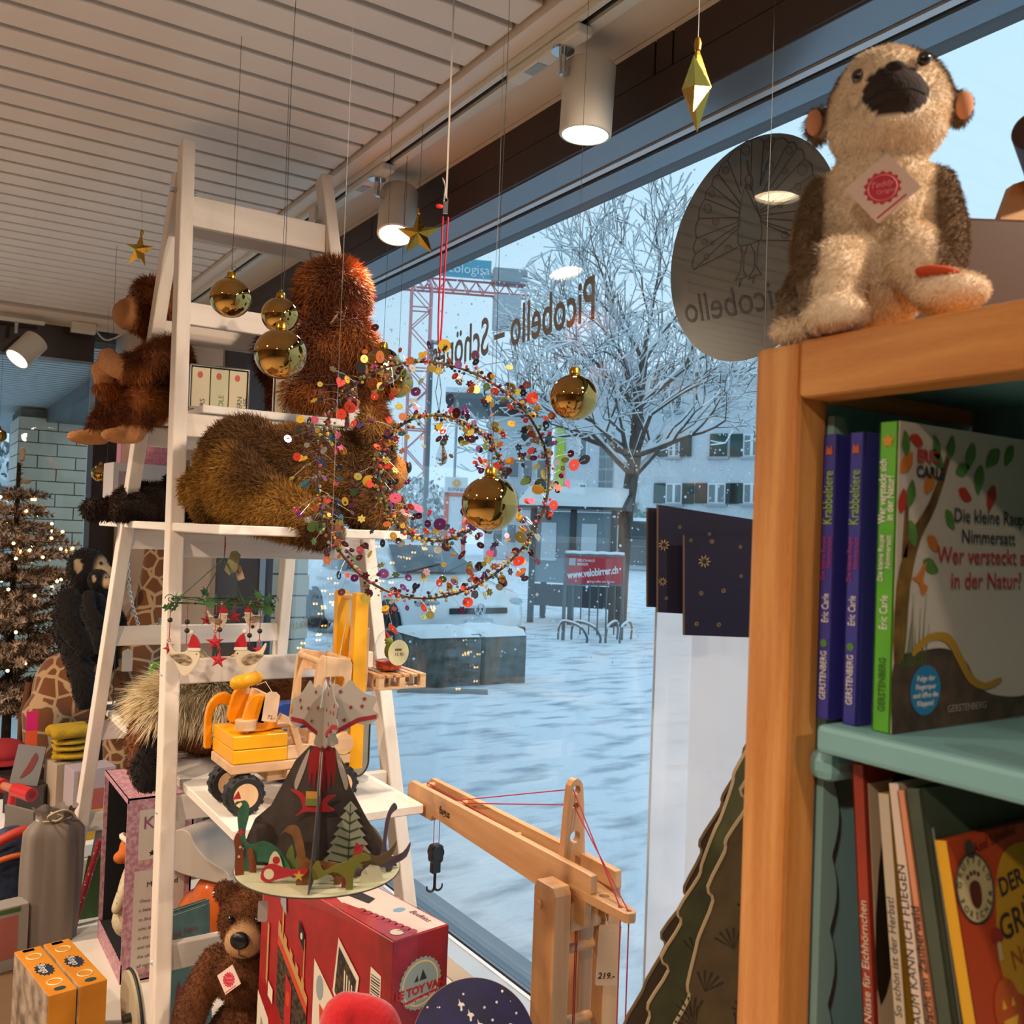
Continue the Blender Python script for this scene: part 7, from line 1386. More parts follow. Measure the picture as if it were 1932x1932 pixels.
# ------------------------------------------------------------------ flocked christmas tree with lights
def xmas():
    D = 4.12; p = at(30, 1000, D); t = thing('christmas_tree', 'snow flocked artificial christmas tree with warm fairy lights', 'christmas tree', (p.x, p.y, 0)); u = D/FPX; Z = lambda py: CAM.z-(py-976)*u
    rng = random.Random(8); zt, zb = Z(868), Z(1345); bark_d = mat('tree_stem', '#2c2118', .9)
    part(t, 'stem', bark_d, lambda b: b.cyl((0, 0, .05), (0, 0, zt-.02), .025, .008, 10)); part(t, 'stand', mat('stand_black', '#101014', .6), lambda b: (b.cyl((0, 0, 0), (0, 0, .06), .16, .10, 20), b.cyl((0, 0, .06), (0, 0, .2), .035, n=12)))
    nd = MB(); tips = []
    def branch(base, d, L, sp):
        k = max(3, int(L/.022)); drop = .10
        for i in range(k):
            f_ = (i+.5)/k; c = base+d*L*f_+Vector((0, 0, -drop*f_*f_*L))
            for j in range(13):
                a = rng.uniform(0, 2*PI); o_ = d.orthogonal().normalized(); o_.rotate(Quaternion(d, a)); q = (o_+d*.7).normalized(); l = sp*rng.uniform(.6, 1.2)*(1.1-.45*f_); s_ = q.cross(d).normalized()*.0045
                nd.m(1 if rng.random() < .28+.35*f_ else 0); nd.add([c-s_, c+s_, c+q*l], [(0, 1, 2)])
        tips.append(base+d*L+Vector((0, 0, -drop*L)))
    tiers = 13
    for k in range(tiers):
        z = zb+(zt-zb-.12)*(k/tiers)**.92+.02; Rr = .56*(1-k/tiers)**.85+.06; n = 12-k//2
        for i in range(n):
            a = 2*PI*i/n+k*.7+rng.uniform(-.12, .12); el = rng.uniform(.02, .28); d = Vector((math.cos(a), math.sin(a), el)).normalized(); L = Rr*rng.uniform(.8, 1.12); base = Vector((0, 0, z)); branch(base, d, L, .042)
            for s in (-1, 1):
                d2 = d.copy(); d2.rotate(Quaternion((0, 0, 1), s*.55)); branch(base+d*L*.45, d2, L*.42, .036)
    branch(Vector((0, 0, zt-.22)), Vector((.04, 0, 1)).normalized(), .24, .034)
    o = nd.build('needles', [mat('needle_dark', '#54463a', .95), mat('needle_flocked', '#b8a08a', .95)], t); o['kind'] = 'stuff'
    lb = MB(); lb.ell((0, 0, 0), .0065, 8); lm = lb.mesh('fairy_light'); lm.materials.append(mat('fairy_glow', '#ffd9a0', .5, emit=14, ecol='#ffc46e'))
    for i in range(150):
        k = rng.random(); z = zb+(zt-zb-.15)*k; Rr = (.56*(1-k)**.85+.06)*rng.uniform(.8, 1.05); a = rng.uniform(0, 2*PI); o = bpy.data.objects.new('fairy_light', lm); COL.objects.link(o); o.parent = t; o.location = (Rr*math.cos(a), Rr*math.sin(a), z)
    wr = MB(); wr.tube([(.01+.50*(1-f_)**.85*math.cos(f_*40), .50*(1-f_)**.85*math.sin(f_*40), zb+(zt-zb-.15)*f_) for f_ in [i/160 for i in range(161)]], .002, 4); wr.build('light_cable', tyre_m, t)
    part(t, 'top_bird', mat('feather_pale', '#c6a88c', .9), lambda b: b.ell((.01, -.01, zt+.02), (.012, .02, .03), 10), smooth='all'); part(t, 'branch_bird', M['feather_pale'], lambda b: b.ell((.03, -.01, zt-.10), (.02, .012, .012), 10), smooth='all')
xmas()
# ------------------------------------------------------------------ boxes at the far end of the bear shelf
ZS = 1.5966
carton('pale carton with a tower drawing behind the dark plush', 262, 960, 2.82, (.155, .11, .17), R(4), mat('carton_white', '#b3a8a4', .6), ((.1, .15, .4, .85, mat('print_sketch', '#8d7d7d', .6)),), ZS); bx = carton('pink diamond patterned carton on top of the pale one', 268, 960, 2.85, (.135, .10, .115), R(-4), mat('carton_rose', '#a8626e', .6, col2='#b8727c', scale=120, contrast=(.48, .52)), ((.02, .02, .25, .98, mat('print_skin', '#c49a86', .6)),), ZS+.1705)
carton('small dark photo carton with a price sticker behind the ladder leg', 300, 790, 2.52, (.035, .05, .065), R(10), mat('carton_dark', '#3d3836', .6), ((.05, .05, .95, .3, mat('print_grey2', '#a59d94', .6)), (.1, .4, .8, .9, mat('print_photo', '#6d6a66', .6))), 1.8626)
# silver chain
cp = [onY(x, y, 2.72) for x, y in ((241, 1058), (244, 1110), (252, 1150), (264, 1185), (280, 1198), (296, 1186), (302, 1170))]; ch = thing('silver_chain', 'silver link chain draped over the far ladder rung', 'chain', cp[3]); pts = spline([tuple(q-cp[3]) for q in cp], 8)
def chain(b):
    for i in range(0, len(pts)-1):
        a, c_ = Vector(pts[i]), Vector(pts[i+1]); m_ = (a+c_)/2; q = (c_-a).to_track_quat('X', 'Z').to_matrix(); b.tube([m_+q @ (Euler((R(90)*(i % 2), 0, 0)).to_matrix() @ Vector((.0062*math.cos(k*PI/5), .004*math.sin(k*PI/5), 0))) for k in range(10)], .0012, 5, closed=True)
o = part(ch, 'links', chrome, chain); o['kind'] = 'stuff'
# ------------------------------------------------------------------ left edge: backpack, hat, card, framed print
t = thing('childrens_backpack', 'navy and red childrens backpack with orange trim', 'backpack', (*at(15, 1570, 2.58).xy, ZT), rz=R(20)); zb_ = .135
soft_body('pack', [('e', (0, 0, zb_), (.10, .07, .13)), ('e', (0, -.02, zb_+.08), (.085, .06, .08))], .008, t, mat('pack_navy', '#1c2333', .7, col2='#33405c', scale=40), 4); part(t, 'flap', mat('pack_red', '#b03018', .6), lambda b: b.tube(spline([(-.1, -.06, zb_+.12), (0, -.085, zb_+.16), (.08, -.06, zb_+.10), (.11, -.05, zb_-.02)], 6), .014, 8), smooth='all'); part(t, 'trim', mat('pack_orange', '#c2591f', .6), lambda b: b.tube(spline([(-.09, -.08, zb_+.09), (0, -.095, zb_+.10), (.09, -.07, zb_+.04)], 6), .008, 8), smooth='all')
a_, b_ = at(-8, 1478, 2.85), at(60, 1500, 2.75); t = thing('push_handle', 'red push handle with round ends beside the backpack', 'handle', a_); part(t, 'bar', mat('handle_wood', '#b06a4a', .5), lambda b: b.cyl((0, 0, 0), b_-a_, .012, n=14)); part(t, 'grip', mat('handle_red', '#b8201c', .4), lambda b: (b.cyl((b_-a_)*.55, (b_-a_), .020, n=18)), smooth=True); part(t, 'grip', M['handle_red'], lambda b: b.cyl((b_-a_)*.0, (b_-a_)*.22, .020, n=18), smooth=True); part(t, 'stem', M['handle_red'], lambda b: b.cyl((b_-a_)*.5, (b_-a_)*.5+Vector((-.01, .02, .645-(a_+b_).z/2)), .011, n=10))
pp = at(5, 1420, 3.42); t = thing('red_felt_hat', 'red felt hat dome on a dark stand at the aisle', 'hat', (pp.x, pp.y, 0)); part(t, 'crown', mat('hat_red', '#8d0f14', .8), lambda b: b.ell((0, 0, pp.z), (.085, .085, .05), 24), smooth='all'); part(t, 'brim', M['hat_red'], lambda b: b.lathe([(.08, pp.z-.02), (.105, pp.z-.028), (.105, pp.z-.024), (.08, pp.z-.012)], 32), smooth=True); part(t, 'stand', mat('stand_brown', '#3c2018', .7), lambda b: b.b2((-.08, -.08, 0), (.08, .08, pp.z-.045)))
pp = at(58, 1412, 3.2); t = thing('gradient_card', 'tall pink to orange card standing by the giraffe leg', 'card', (pp.x, pp.y, pp.z)); part(t, 'stick', M['stand_brown'], lambda b: b.cyl((0, .004, .642-pp.z), (0, .004, .05), .004, n=8)); part(t, 'card', mat('card_pink', '#c81a5e', .5), lambda b: b.b2((-.018, -.002, .06), (.018, .002, .125))); part(t, 'card_lower', mat('card_orange', '#d2502a', .5), lambda b: b.b2((-.018, -.002, 0), (.018, .002, .06)))
t2 = thing('print_box', 'grey boxed print of a red leaf standing under the pink card', 'print', (*at(52, 1470, 3.1).xy, .6415), rz=R(-20)); pz = at(52, 1478, 3.1).z-.6415; part(t2, 'panel', mat('panel_grey', '#6f6d6c', .6), lambda b: b.box((0, 0, pz+.06), (.085, .012, .125), Euler((R(-10), R(8), 0)).to_matrix())); part(t2, 'leaf_print', mat('leaf_red', '#6d2420', .6), lambda b: b.prism(spline([(-.02, -.04), (.0, 0), (.02, .04), (.028, .02), (.01, -.02)], 3, True), .001, Matrix.Translation((0, -.0075, pz+.06)) @ Euler((R(80), 0, 0)).to_matrix().to_4x4())); part(t2, 'pedestal', mat('pedestal_dark', '#2e2622', .7), lambda b: b.b2((-.06, -.04, 0), (.06, .06, pz-.004)))
carton('white carton with a red figure print beside the low table', 18, 1660, 2.36, (.10, .06, .16), R(12), mat('carton_white2', '#8f8880', .6), ((.25, .2, .75, .85, mat('print_redfig', '#a05a50', .6)), (.3, .9, .8, .97, M['board_green'])), ZT)
# ================================================================== shelf unit by the aisle (right), monkey, books
S_ = 1.106; SX0 = .549; SY0, SY1 = .469, .511; ZTOP = 1.750; ZRB = 1.707; ZSH = 1.473; SD = .27; YN = -.35
pine = wood('pine_upright', '#b87030', '#e6aa62', 2, 55, .4, 7, coat=.15); piney = wood('pine_rail', '#b87030', '#e2a459', 1, 55, .4, 7, coat=.15)
teal = mat('teal_paint', '#7cabad', .5, col2='#72a1a4', scale=5, bump=.06, bscale=60)
su = thing('bookshelf_unit', 'pine framed bookshelf with turquoise inside beside the window', 'bookshelf', (SX0, SY0, 0))
def sb(lo, hi, ch=.003): return lambda b: b.b2((lo[0]-SX0, lo[1]-SY0, lo[2]), (hi[0]-SX0, hi[1]-SY0, hi[2]), ch=ch)
part(su, 'post', pine, sb((SX0, SY0, 0), (SX0+.036, SY1, ZTOP-.001), .005)); part(su, 'post', pine, sb((SX0, YN, 0), (SX0+.036, YN+.042, ZTOP-.001), .005)); part(su, 'post', pine, sb((SX0+SD-.036, SY0, 0), (SX0+SD, SY1, ZTOP-.001), .005)); part(su, 'post', pine, sb((SX0+SD-.036, YN, 0), (SX0+SD, YN+.042, ZTOP-.001), .005))
part(su, 'top_rail', piney, sb((SX0, YN+.042, ZRB), (SX0+.036, SY0-.0005, ZTOP), .004)); part(su, 'top_rail', piney, sb((SX0+SD-.036, YN+.042, ZRB), (SX0+SD, SY0-.0005, ZTOP), .004)); part(su, 'top_rail', wood('pine_rail_x', '#b87030', '#e2a459', 0, 55, .4, 7), sb((SX0+.037, SY0, ZRB), (SX0+SD-.037, SY1, ZTOP), .004)); part(su, 'top_board', piney, sb((SX0+.01, YN+.01, ZTOP-.001), (SX0+SD-.01, SY1-.01, ZTOP+.0005), 0)); part(su, 'top_underside', teal, sb((SX0+.037, YN+.043, ZTOP-.03), (SX0+SD-.037, SY0-.001, ZTOP-.02), 0))
part(su, 'back_panel', teal, sb((SX0+SD-.046, YN+.04, .05), (SX0+SD-.037, SY0, ZTOP-.03), 0)); part(su, 'side_panel', teal, sb((SX0+.03, SY0+.004, .05), (SX0+SD-.04, SY0+.014, ZTOP-.03), 0))
# scalloped edge down the side panel
sc_out = [(.036, .05)]; nsc = 30
for i in range(nsc):
    z0 = .05+(ZRB-.06)*i/nsc; z1 = .05+(ZRB-.06)*(i+1)/nsc
    for k in range(6): a = k/5; sc_out.append((.036+.012+.007*math.sin(PI*a), z0+(z1-z0)*a))
sc_out.append((.036, ZRB-.01)); part(su, 'scalloped_trim', mat('teal_paint_light', '#8ab4b2', .5), lambda b: b.prism(sc_out, .006, Matrix.Translation((0, -.002, 0)) @ RX))
part(su, 'shelf', teal, sb((SX0+.004, YN+.045, ZSH-.02), (SX0+SD-.047, SY0-.022, ZSH), .004)); part(su, 'cleat', teal, sb((SX0+.02, SY0-.025, ZSH-.045), (SX0+SD-.05, SY0-.001, ZSH-.022), .008)); part(su, 'shelf', teal, sb((SX0+.004, YN+.045, ZSH-.39), (SX0+SD-.047, SY0-.005, ZSH-.37), .004)); part(su, 'plinth', teal, sb((SX0+.01, YN+.045, .05), (SX0+SD-.047, SY0-.005, .08), .002))
# ------------------------------------------------------------------ books on the upper shelf: spines face the aisle (-x)
def book(label, y0, th, h, dep, mcov, spine=None, zb=ZSH, x0=SX0+.022, lean=0, group=None):
    t = thing('picture_book', label, 'book', (x0, y0, zb+.0005), rot=(lean, 0, 0), group=group)
    part(t, 'cover', mcov, lambda b: (b.b2((0, -th, 0), (dep, -th+.0022, h)), b.b2((0, -.0022, 0), (dep, 0, h)), b.b2((0, -th, 0), (.0022, 0, h))), bevel=.0008); part(t, 'pages', mat('pages_cream', '#c9c0ad', .8), lambda b: b.b2((.0024, -th+.0024, .002), (dep-.003, -.0024, h-.002)))
    return t
def spine_text(t, s, m, y, z, size, **k): return text('spine_lettering', s, m, [o for o in t.children if o.name.startswith('cover')][0], frame_mtx((-.0006, y, z), (0, 0, 1), (0, 1, 0)), size=size, depth=.0003, **k)
vio = mat('cover_violet', '#37368c', .4); grn = mat('cover_green', '#4f9a26', .4, col2='#62b02f', scale=12); lime_t = mat('text_lime', '#8fae3a', .5); mag = mat('text_magenta', '#a0347a', .5); wht_t = mat('text_white', '#d9d5cc', .5)
k1 = (SX0+.022)/.516/S_
for i, (y0, lb) in enumerate(((.462, 'violet picture book tucked next to the shelf side'), (.439, 'violet picture book standing between its twin and the green spine'))):
    t = book(lb, y0, .0125, .208, .19, vio); yc = y0-.0085
    spine_text(t, 'Krabbeltiere', lime_t, -.0098, .1415, .0118, sx=.66); spine_text(t, 'Die kleine Raupe', mag, -.0052, .101, .0058, sx=.8); spine_text(t, 'Nimmersatt', mag, -.0105, .110, .0058, sx=.8); spine_text(t, 'Eric Carle', wht_t, -.0092, .070, .0085, sx=.62); spine_text(t, 'GERSTENBERG', wht_t, -.0086, .014, .0075, sx=.72)
    cv_ = [o for o in t.children if o.name.startswith('cover')][0]; part(cv_, 'insect_print', mat('print_butterfly', '#b0532a', .5), lambda b: b.prism([(-.003, -.003), (.003, -.003), (.002, .004), (0, .001), (-.002, .004)], .0003, frame_mtx((-.0006, -.006, .196), (0, -1, 0), (0, 0, 1)))); part(cv_, 'leaf_print', mat('print_leafgreen', '#4d7a34', .5), lambda b: b.prism(circ2d(.003, 10), .0003, frame_mtx((-.0006, -.006, .055), (0, -1, 0), (0, 0, 1))))
t = book('picture book with a green spine and a leafy white cover', .4145, .0150, .2135, .20, grn)
spine_text(t, 'Wer versteckt sich', wht_t, -.0068, .143, .0080, bold=.0001, sx=.72); spine_text(t, 'in der Natur?', wht_t, -.0128, .145, .0080, bold=.0001, sx=.72); spine_text(t, 'Die kleine Raupe', wht_t, -.0062, .103, .0060, sx=.78); spine_text(t, 'Nimmersatt', wht_t, -.0118, .112, .0060, sx=.78); spine_text(t, 'Eric Carle', wht_t, -.0105, .070, .0090, sx=.65); spine_text(t, 'GERSTENBERG', mat('text_darkgreen', '#2a5a1c', .5), -.0102, .014, .0076, sx=.74)
cv_ = [o for o in t.children if o.name.startswith('cover')][0]; part(cv_, 'leaf_print', mat('print_orange2', '#c9862a', .5), lambda b: b.prism(star2d(5, .005, .0028), .0003, frame_mtx((-.0006, -.0075, .2), (0, -1, 0), (0, 0, 1))))
fc = part(t, 'front_print', mat('cover_white', '#b9aea4', .5), lambda b: b.b2((.0005, -.0156, 0), (.1995, -.0150, .2135)))
FM = lambda x, z, k=0: frame_mtx((x, -.0160-k*.0002, z), (1, 0, 0), (0, 0, 1))
def fp(name, pts, m, k=0): return part(fc, name, m, lambda b: b.prism(pts, .0002, FM(0, 0, k)))
earth = mat('print_earth', '#4f3a2a', .6, col2='#2f241c', scale=60); trunk_m = mat('print_trunk', '#4a2d16', .6, col2='#7a5a1e', scale=50); lg = mat('print_leaf', '#3f6b2c', .6, col2='#55823a', scale=80); lr = mat('print_leafred', '#a32f22', .6); lo_ = mat('print_leaforange', '#b86a22', .6)
fp('ground_print', spline([(.0005, .0), (.0005, .048), (.03, .055), (.06, .056), (.085, .046), (.10, .03), (.12, .02), (.16, .016), (.199, .02), (.199, .001)], 4)[:-1]+[(.199, .001)], earth); fp('trunk_print', spline([(.0, .05), (.001, .10), (.014, .135), (.036, .16), (.058, .20), (.062, .20), (.044, .158), (.026, .132), (.016, .10), (.012, .055)], 3, True), trunk_m, 1); fp('trunk_print', [(.006, .12), (.009, .165), (.012, .165), (.012, .12)], trunk_m, 1)
for i, (x, z, a, k, s) in enumerate(((.012, .155, 80, 0, 1.2), (.02, .128, 110, 0, 1.2), (.034, .135, -30, 2, 1.1), (.03, .165, 60, 2, 1.2), (.05, .185, 140, 0, 1.1), (.066, .182, 20, 0, 1.1), (.07, .17, -20, 1, 1.1), (.055, .155, -50, 0, 1.1), (.008, .190, 100, 0, 1.1), (.026, .20, 170, 1, 1), (.045, .190, 110, 0, 1.1), (.058, .191, 80, 0, 1.1), (.03, .118, -20, 0, 1.2), (.088, .205, 250, 0, 1.3), (.098, .19, 260, 0, 1.4), (.122, .203, 220, 0, 1.4), (.116, .176, 250, 1, 1.3), (.002, .178, 50, 2, 1.2), (.003, .15, 80, 1, 1.1), (.14, .208, 240, 0, 1.2))):
    c, s_ = math.cos(R(a)), math.sin(R(a)); pts = [(x+(u*c-v*s_)*s, z+(u*s_+v*c)*s) for u, v in spline([(0, 0), (.006, .0042), (.013, .002), (.016, 0), (.012, -.0035), (.006, -.0042)], 3, True)]; fp('leaf_print', pts, (lg, lr, lo_)[k], 2)
for i in range(9): x = .006+i*.0035; fp('grass_print', [(x, .045), (x+.0012, .045), (x+.002+.003*math.sin(i), .085+.012*math.sin(i*2.1))], mat('print_grass', '#3a5a22', .6), 2)
fp('worm_print', spline([(.022, .052), (.04, .062), (.06, .06), (.075, .045), (.09, .03), (.11, .024), (.13, .028), (.13, .032), (.11, .029), (.093, .036), (.08, .05), (.064, .066), (.04, .067), (.022, .058)], 3, True), mat('print_worm', '#a37a1c', .6), 3)
fp('wing_print', spline([(.024, .108), (.034, .118), (.03, .104), (.036, .100), (.030, .094), (.026, .102), (.018, .106)], 3, True), lo_, 3); bl = fp('badge_print', circ2d(.0175, 28, c=(.036, .028)), mat('print_badge', '#1f6fa0', .5), 4)
for i, s in enumerate(('Folge der', 'Fingerspur', 'und \u00f6ffne die', 'Klappen!')): text('lettering', s, wht_t, bl, FM(.036, .0345-.0058*i, 6), size=.0055, depth=.0002, align='CENTER')
ic = mat('text_ink', '#232a33', .5); rc = mat('text_red', '#a3222a', .5)
text('lettering', 'Die kleine Raupe', ic, fc, FM(.064, .147, 5), size=.0145, depth=.0002); text('lettering', 'Nimmersatt', ic, fc, FM(.074, .132, 5), size=.0145, depth=.0002); text('lettering', 'Wer versteckt sich', rc, fc, FM(.045, .117, 5), size=.0172, depth=.0002); text('lettering', 'in der Natur?', rc, fc, FM(.062, .099, 5), size=.0172, depth=.0002); text('lettering', 'ERIC', rc, fc, FM(.0185, .187, 5), size=.0125, depth=.0002, bold=.0003); text('lettering', 'CARLE', ic, fc, FM(.0185, .1765, 5), size=.0112, depth=.0002, bold=.0003); text('lettering', 'GERSTENBERG', mat('text_grey', '#8a7d70', .5), fc, FM(.062, .0105, 6), size=.0075, depth=.0002)
# red ring toy on the shelf edge
p = onX(1948, 1362, SX0+.0); rt = thing('red_ring_toy', 'glossy red ring shaped toy standing on the turquoise shelf', 'toy', (SX0+.02, p.y-.004, ZSH)); part(rt, 'ring', mat('toy_red', '#a50f22', .3, coat=.4), lambda b: (b.tor((0, 0, .021), .0145, .0062, 40, 12, Euler((R(20), R(70), 0)).to_matrix()), b.tor((.012, 0, .022), .011, .006, 32, 10, Euler((R(20), R(70), 0)).to_matrix())), smooth='all')
# ------------------------------------------------------------------ leaning books on the lower shelf
ZL = ZSH-.37
orr_ = mat('cover_rust', '#9a2f16', .5, col2='#7a2212', scale=6); crm = mat('cover_cream', '#b3a48e', .6); yel_ = mat('cover_mustard', '#b58a1c', .5, col2='#8a6414', scale=10); slm_ = mat('cover_salmon', '#c9825c', .5); dgr = mat('cover_darkgreen', '#2e372c', .55, col2='#47503c', scale=9); gruf = mat('cover_orange', '#a83a14', .5)
def lbook(label, ytop, th, h, dep, m, dx, sp=None, spm=None, lean=R(-5)):
    t = book(label, ytop, th, h, dep, m, zb=ZL, x0=SX0+dx, lean=lean)
    for s, z, sz, sm in (sp or ()): spine_text(t, s, sm, -th*.72, z, sz)
    if spm: cv_ = [o for o in t.children if o.name.startswith('cover')][0]; part(cv_, 'spine_strip', spm, lambda b: b.b2((-.0005, -th, 0), (-.0002, 0, h)))
    return t
inkd = mat('text_dark', '#2b221c', .6); inkw = mat('text_cream', '#c9bda9', .6)
t = lbook('rust red picture book leaning against the turquoise side', .406, .011, .343, .19, orr_, .03, (('F\u00fcnf N\u00fcsse f\u00fcr Eichh\u00f6rnchen', .15, .0085, inkw), ('Rust', .05, .008, inkd))); part(t, 'front_print', crm, lambda b: b.b2((.003, -.0116, .0), (.189, -.011, .33))); part(t, 'squirrel_print', mat('print_darkbrown', '#1c1411', .6), lambda b: b.prism(spline([(.004, .24), (.03, .33), (.08, .33), (.06, .26), (.03, .22), (.005, .18)], 3, True), .0003, FM(0, 0, 0) @ Matrix.Translation((0, 0, -.0040))))
t = lbook('cream spined picture book titled in black, second of the leaning row', .370, .008, .330, .19, yel_, .025, (('Kazuo Iwamura', .03, .0078, inkd), ('Rose Pflock', .112, .0078, inkd), ('So sch\u00f6n ist der Herbst!', .185, .0078, inkd)), crm, lean=R(-6.8))
t = lbook('cream and salmon spined picture book in the middle of the leaning row', .341, .007, .343, .19, crm, .016, (('IM TRAUM KANN ICH FLIEGEN', .17, .0088, inkd), ('K\u00e4thi Bhend', .09, .007, inkd)), mat('cover_pale', '#cbb7a6', .5), lean=R(-9)); t = lbook('salmon spined picture book behind the dark leafy cover', .324, .007, .342, .19, slm_, .014, (('Die Nacht im Zauberwald', .18, .0085, inkd), ('K\u00e4thi Bhend', .09, .0075, inkd), ('Eveline Hasler', .02, .0075, inkd)), lean=R(-10.8))
t = lbook('dark green picture book with pale leaves, its cover facing out', .3165, .012, .345, .20, dgr, .014, lean=R(-11)); cv_ = [o for o in t.children if o.name.startswith('cover')][0]; part(cv_, 'hinge_line', mat('print_hinge', '#8d948a', .6), lambda b: b.b2((.006, -.0126, .02), (.0075, -.0121, .32)))
for (x, z, s) in ((.04, .29, 1), (.07, .27, 1.2), (.1, .30, .9), (.05, .24, 1.1), (.13, .27, 1), (.03, .2, .8), (.09, .23, 1)): part(cv_, 'leaf_print', mat('print_paleleaf', '#56604c', .6), lambda b: b.prism(spline([(x, z), (x+.012*s, z+.008*s), (x+.026*s, z+.002*s), (x+.012*s, z-.008*s)], 3, True), .0003, FM(0, 0, 0) @ Matrix.Translation((0, 0, -.0037))))
t = lbook('orange picture book with a yellow spine and a paw badge, leaning in front', .296, .008, .317, .21, gruf, .018, (('DER GR\u00dcFFELO', .16, .0062, inkd),), mat('cover_yellow', '#cf9a14', .5), lean=R(-12)); cv_ = [o for o in t.children if o.name.startswith('cover')][0]
GM = lambda k: frame_mtx((.004-.66*.026, -.0082-k*.0002, .317-.66*(.30-.047)), (1, 0, 0), (0, 0, 1)) @ Matrix.Diagonal((.66, .66, 1, 1))
def gp(name, pts, m, k, par=None): return part(par or cv_, name, m, lambda b: b.prism(pts, .0002, GM(k)))
gp('yellow_print', spline([(.075, .12), (.085, .19), (.105, .225), (.14, .235), (.19, .22), (.208, .18), (.208, .08), (.17, .07), (.12, .09)], 4, True), mat('print_yellow', '#b58414', .6), 0); bd = gp('badge_print', circ2d(.030, 32, c=(.052, .205), ry=.032), mat('print_beige', '#b8a67a', .6), 1); part(bd, 'badge_rim', inkd, lambda b: b.tube([(.004+.66*(.026+.030*math.cos(a)), -.0088, .317-.66*(.048-.032*math.sin(a))) for a in [2*PI*i/32 for i in range(32)]], .0008, 4, closed=True)); gp('paw_print', spline([(.044, .192), (.043, .207), (.052, .212), (.061, .207), (.060, .192), (.052, .186)], 3, True), mat('print_paw', '#5a1c12', .6), 2, bd)
for i in range(4): gp('paw_print', circ2d(.0025, 8, c=(.043+.006*i, .216+.003*math.sin(i*1.0))), M['print_paw'], 2, bd)
def arc_text(s, c, r, a0, a1, size, m, par, k, flip=False):
    n = len(s)
    for i, ch_ in enumerate(s):
        a = R(a0+(a1-a0)*i/(n-1)); text('badge_lettering', ch_, m, par, GM(k) @ Matrix.Translation((c[0]+r*math.cos(a), c[1]+r*math.sin(a), 0)) @ Euler((0, 0, a+(R(90) if flip else R(-90)))).to_matrix().to_4x4(), size=size, depth=.0002, align='CENTER')
arc_text('GR\u00dcFFELO', (.052, .205), .022, 165, 15, .009, inkd, bd, 3); arc_text('FORSCHER', (.052, .205), .028, 200, 340, .009, inkd, bd, 3, True)
text('lettering', 'DER', inkd, cv_, GM(3) @ Matrix.Translation((.092, .190, 0)) @ Euler((0, 0, R(8))).to_matrix().to_4x4(), size=.024, depth=.0002, bold=.0004); text('lettering', 'GR\u00dcFFELO', inkd, cv_, GM(3) @ Matrix.Translation((.082, .150, 0)) @ Euler((0, 0, R(8))).to_matrix().to_4x4(), size=.033, depth=.0002, bold=.0004); text('lettering', 'Natur', mat('text_rust', '#8a3a14', .6), cv_, GM(3) @ Matrix.Translation((.093, .122, 0)) @ Euler((0, 0, R(8))).to_matrix().to_4x4(), size=.026, depth=.0002); text('lettering', 'Axel Scheffler', mat('text_rust2', '#5a160c', .6), cv_, GM(3) @ Matrix.Translation((.06, .236, 0)) @ Euler((0, 0, R(6))).to_matrix().to_4x4(), size=.014, depth=.0002)
pk_ = gp('pumpkin_print', spline([(.055, .075), (.052, .10), (.065, .118), (.085, .115), (.095, .095), (.09, .07), (.07, .062)], 4, True), mat('print_pumpkin', '#a8480f', .6), 3); [gp('pumpkin_eye', q, mat('print_glow', '#d09a2c', .6), 4, pk_) for q in ([(.064, .093), (.071, .093), (.067, .101)], [(.079, .093), (.086, .093), (.083, .101)], [(.062, .083), (.088, .084), (.082, .075), (.07, .073)])]
gp('mushroom_print', spline([(.066, .152), (.07, .163), (.08, .163), (.084, .152)], 3, True), mat('print_toadstool', '#8d1f1a', .6), 3); gp('mushroom_stem', [(.072, .135), (.079, .135), (.078, .152), (.073, .152)], M['print_beige'], 3); gp('mouse_print', spline([(.045, .241), (.05, .249), (.058, .248), (.062, .235), (.05, .233)], 3, True), mat('print_mouse', '#3a302a', .6), 3)
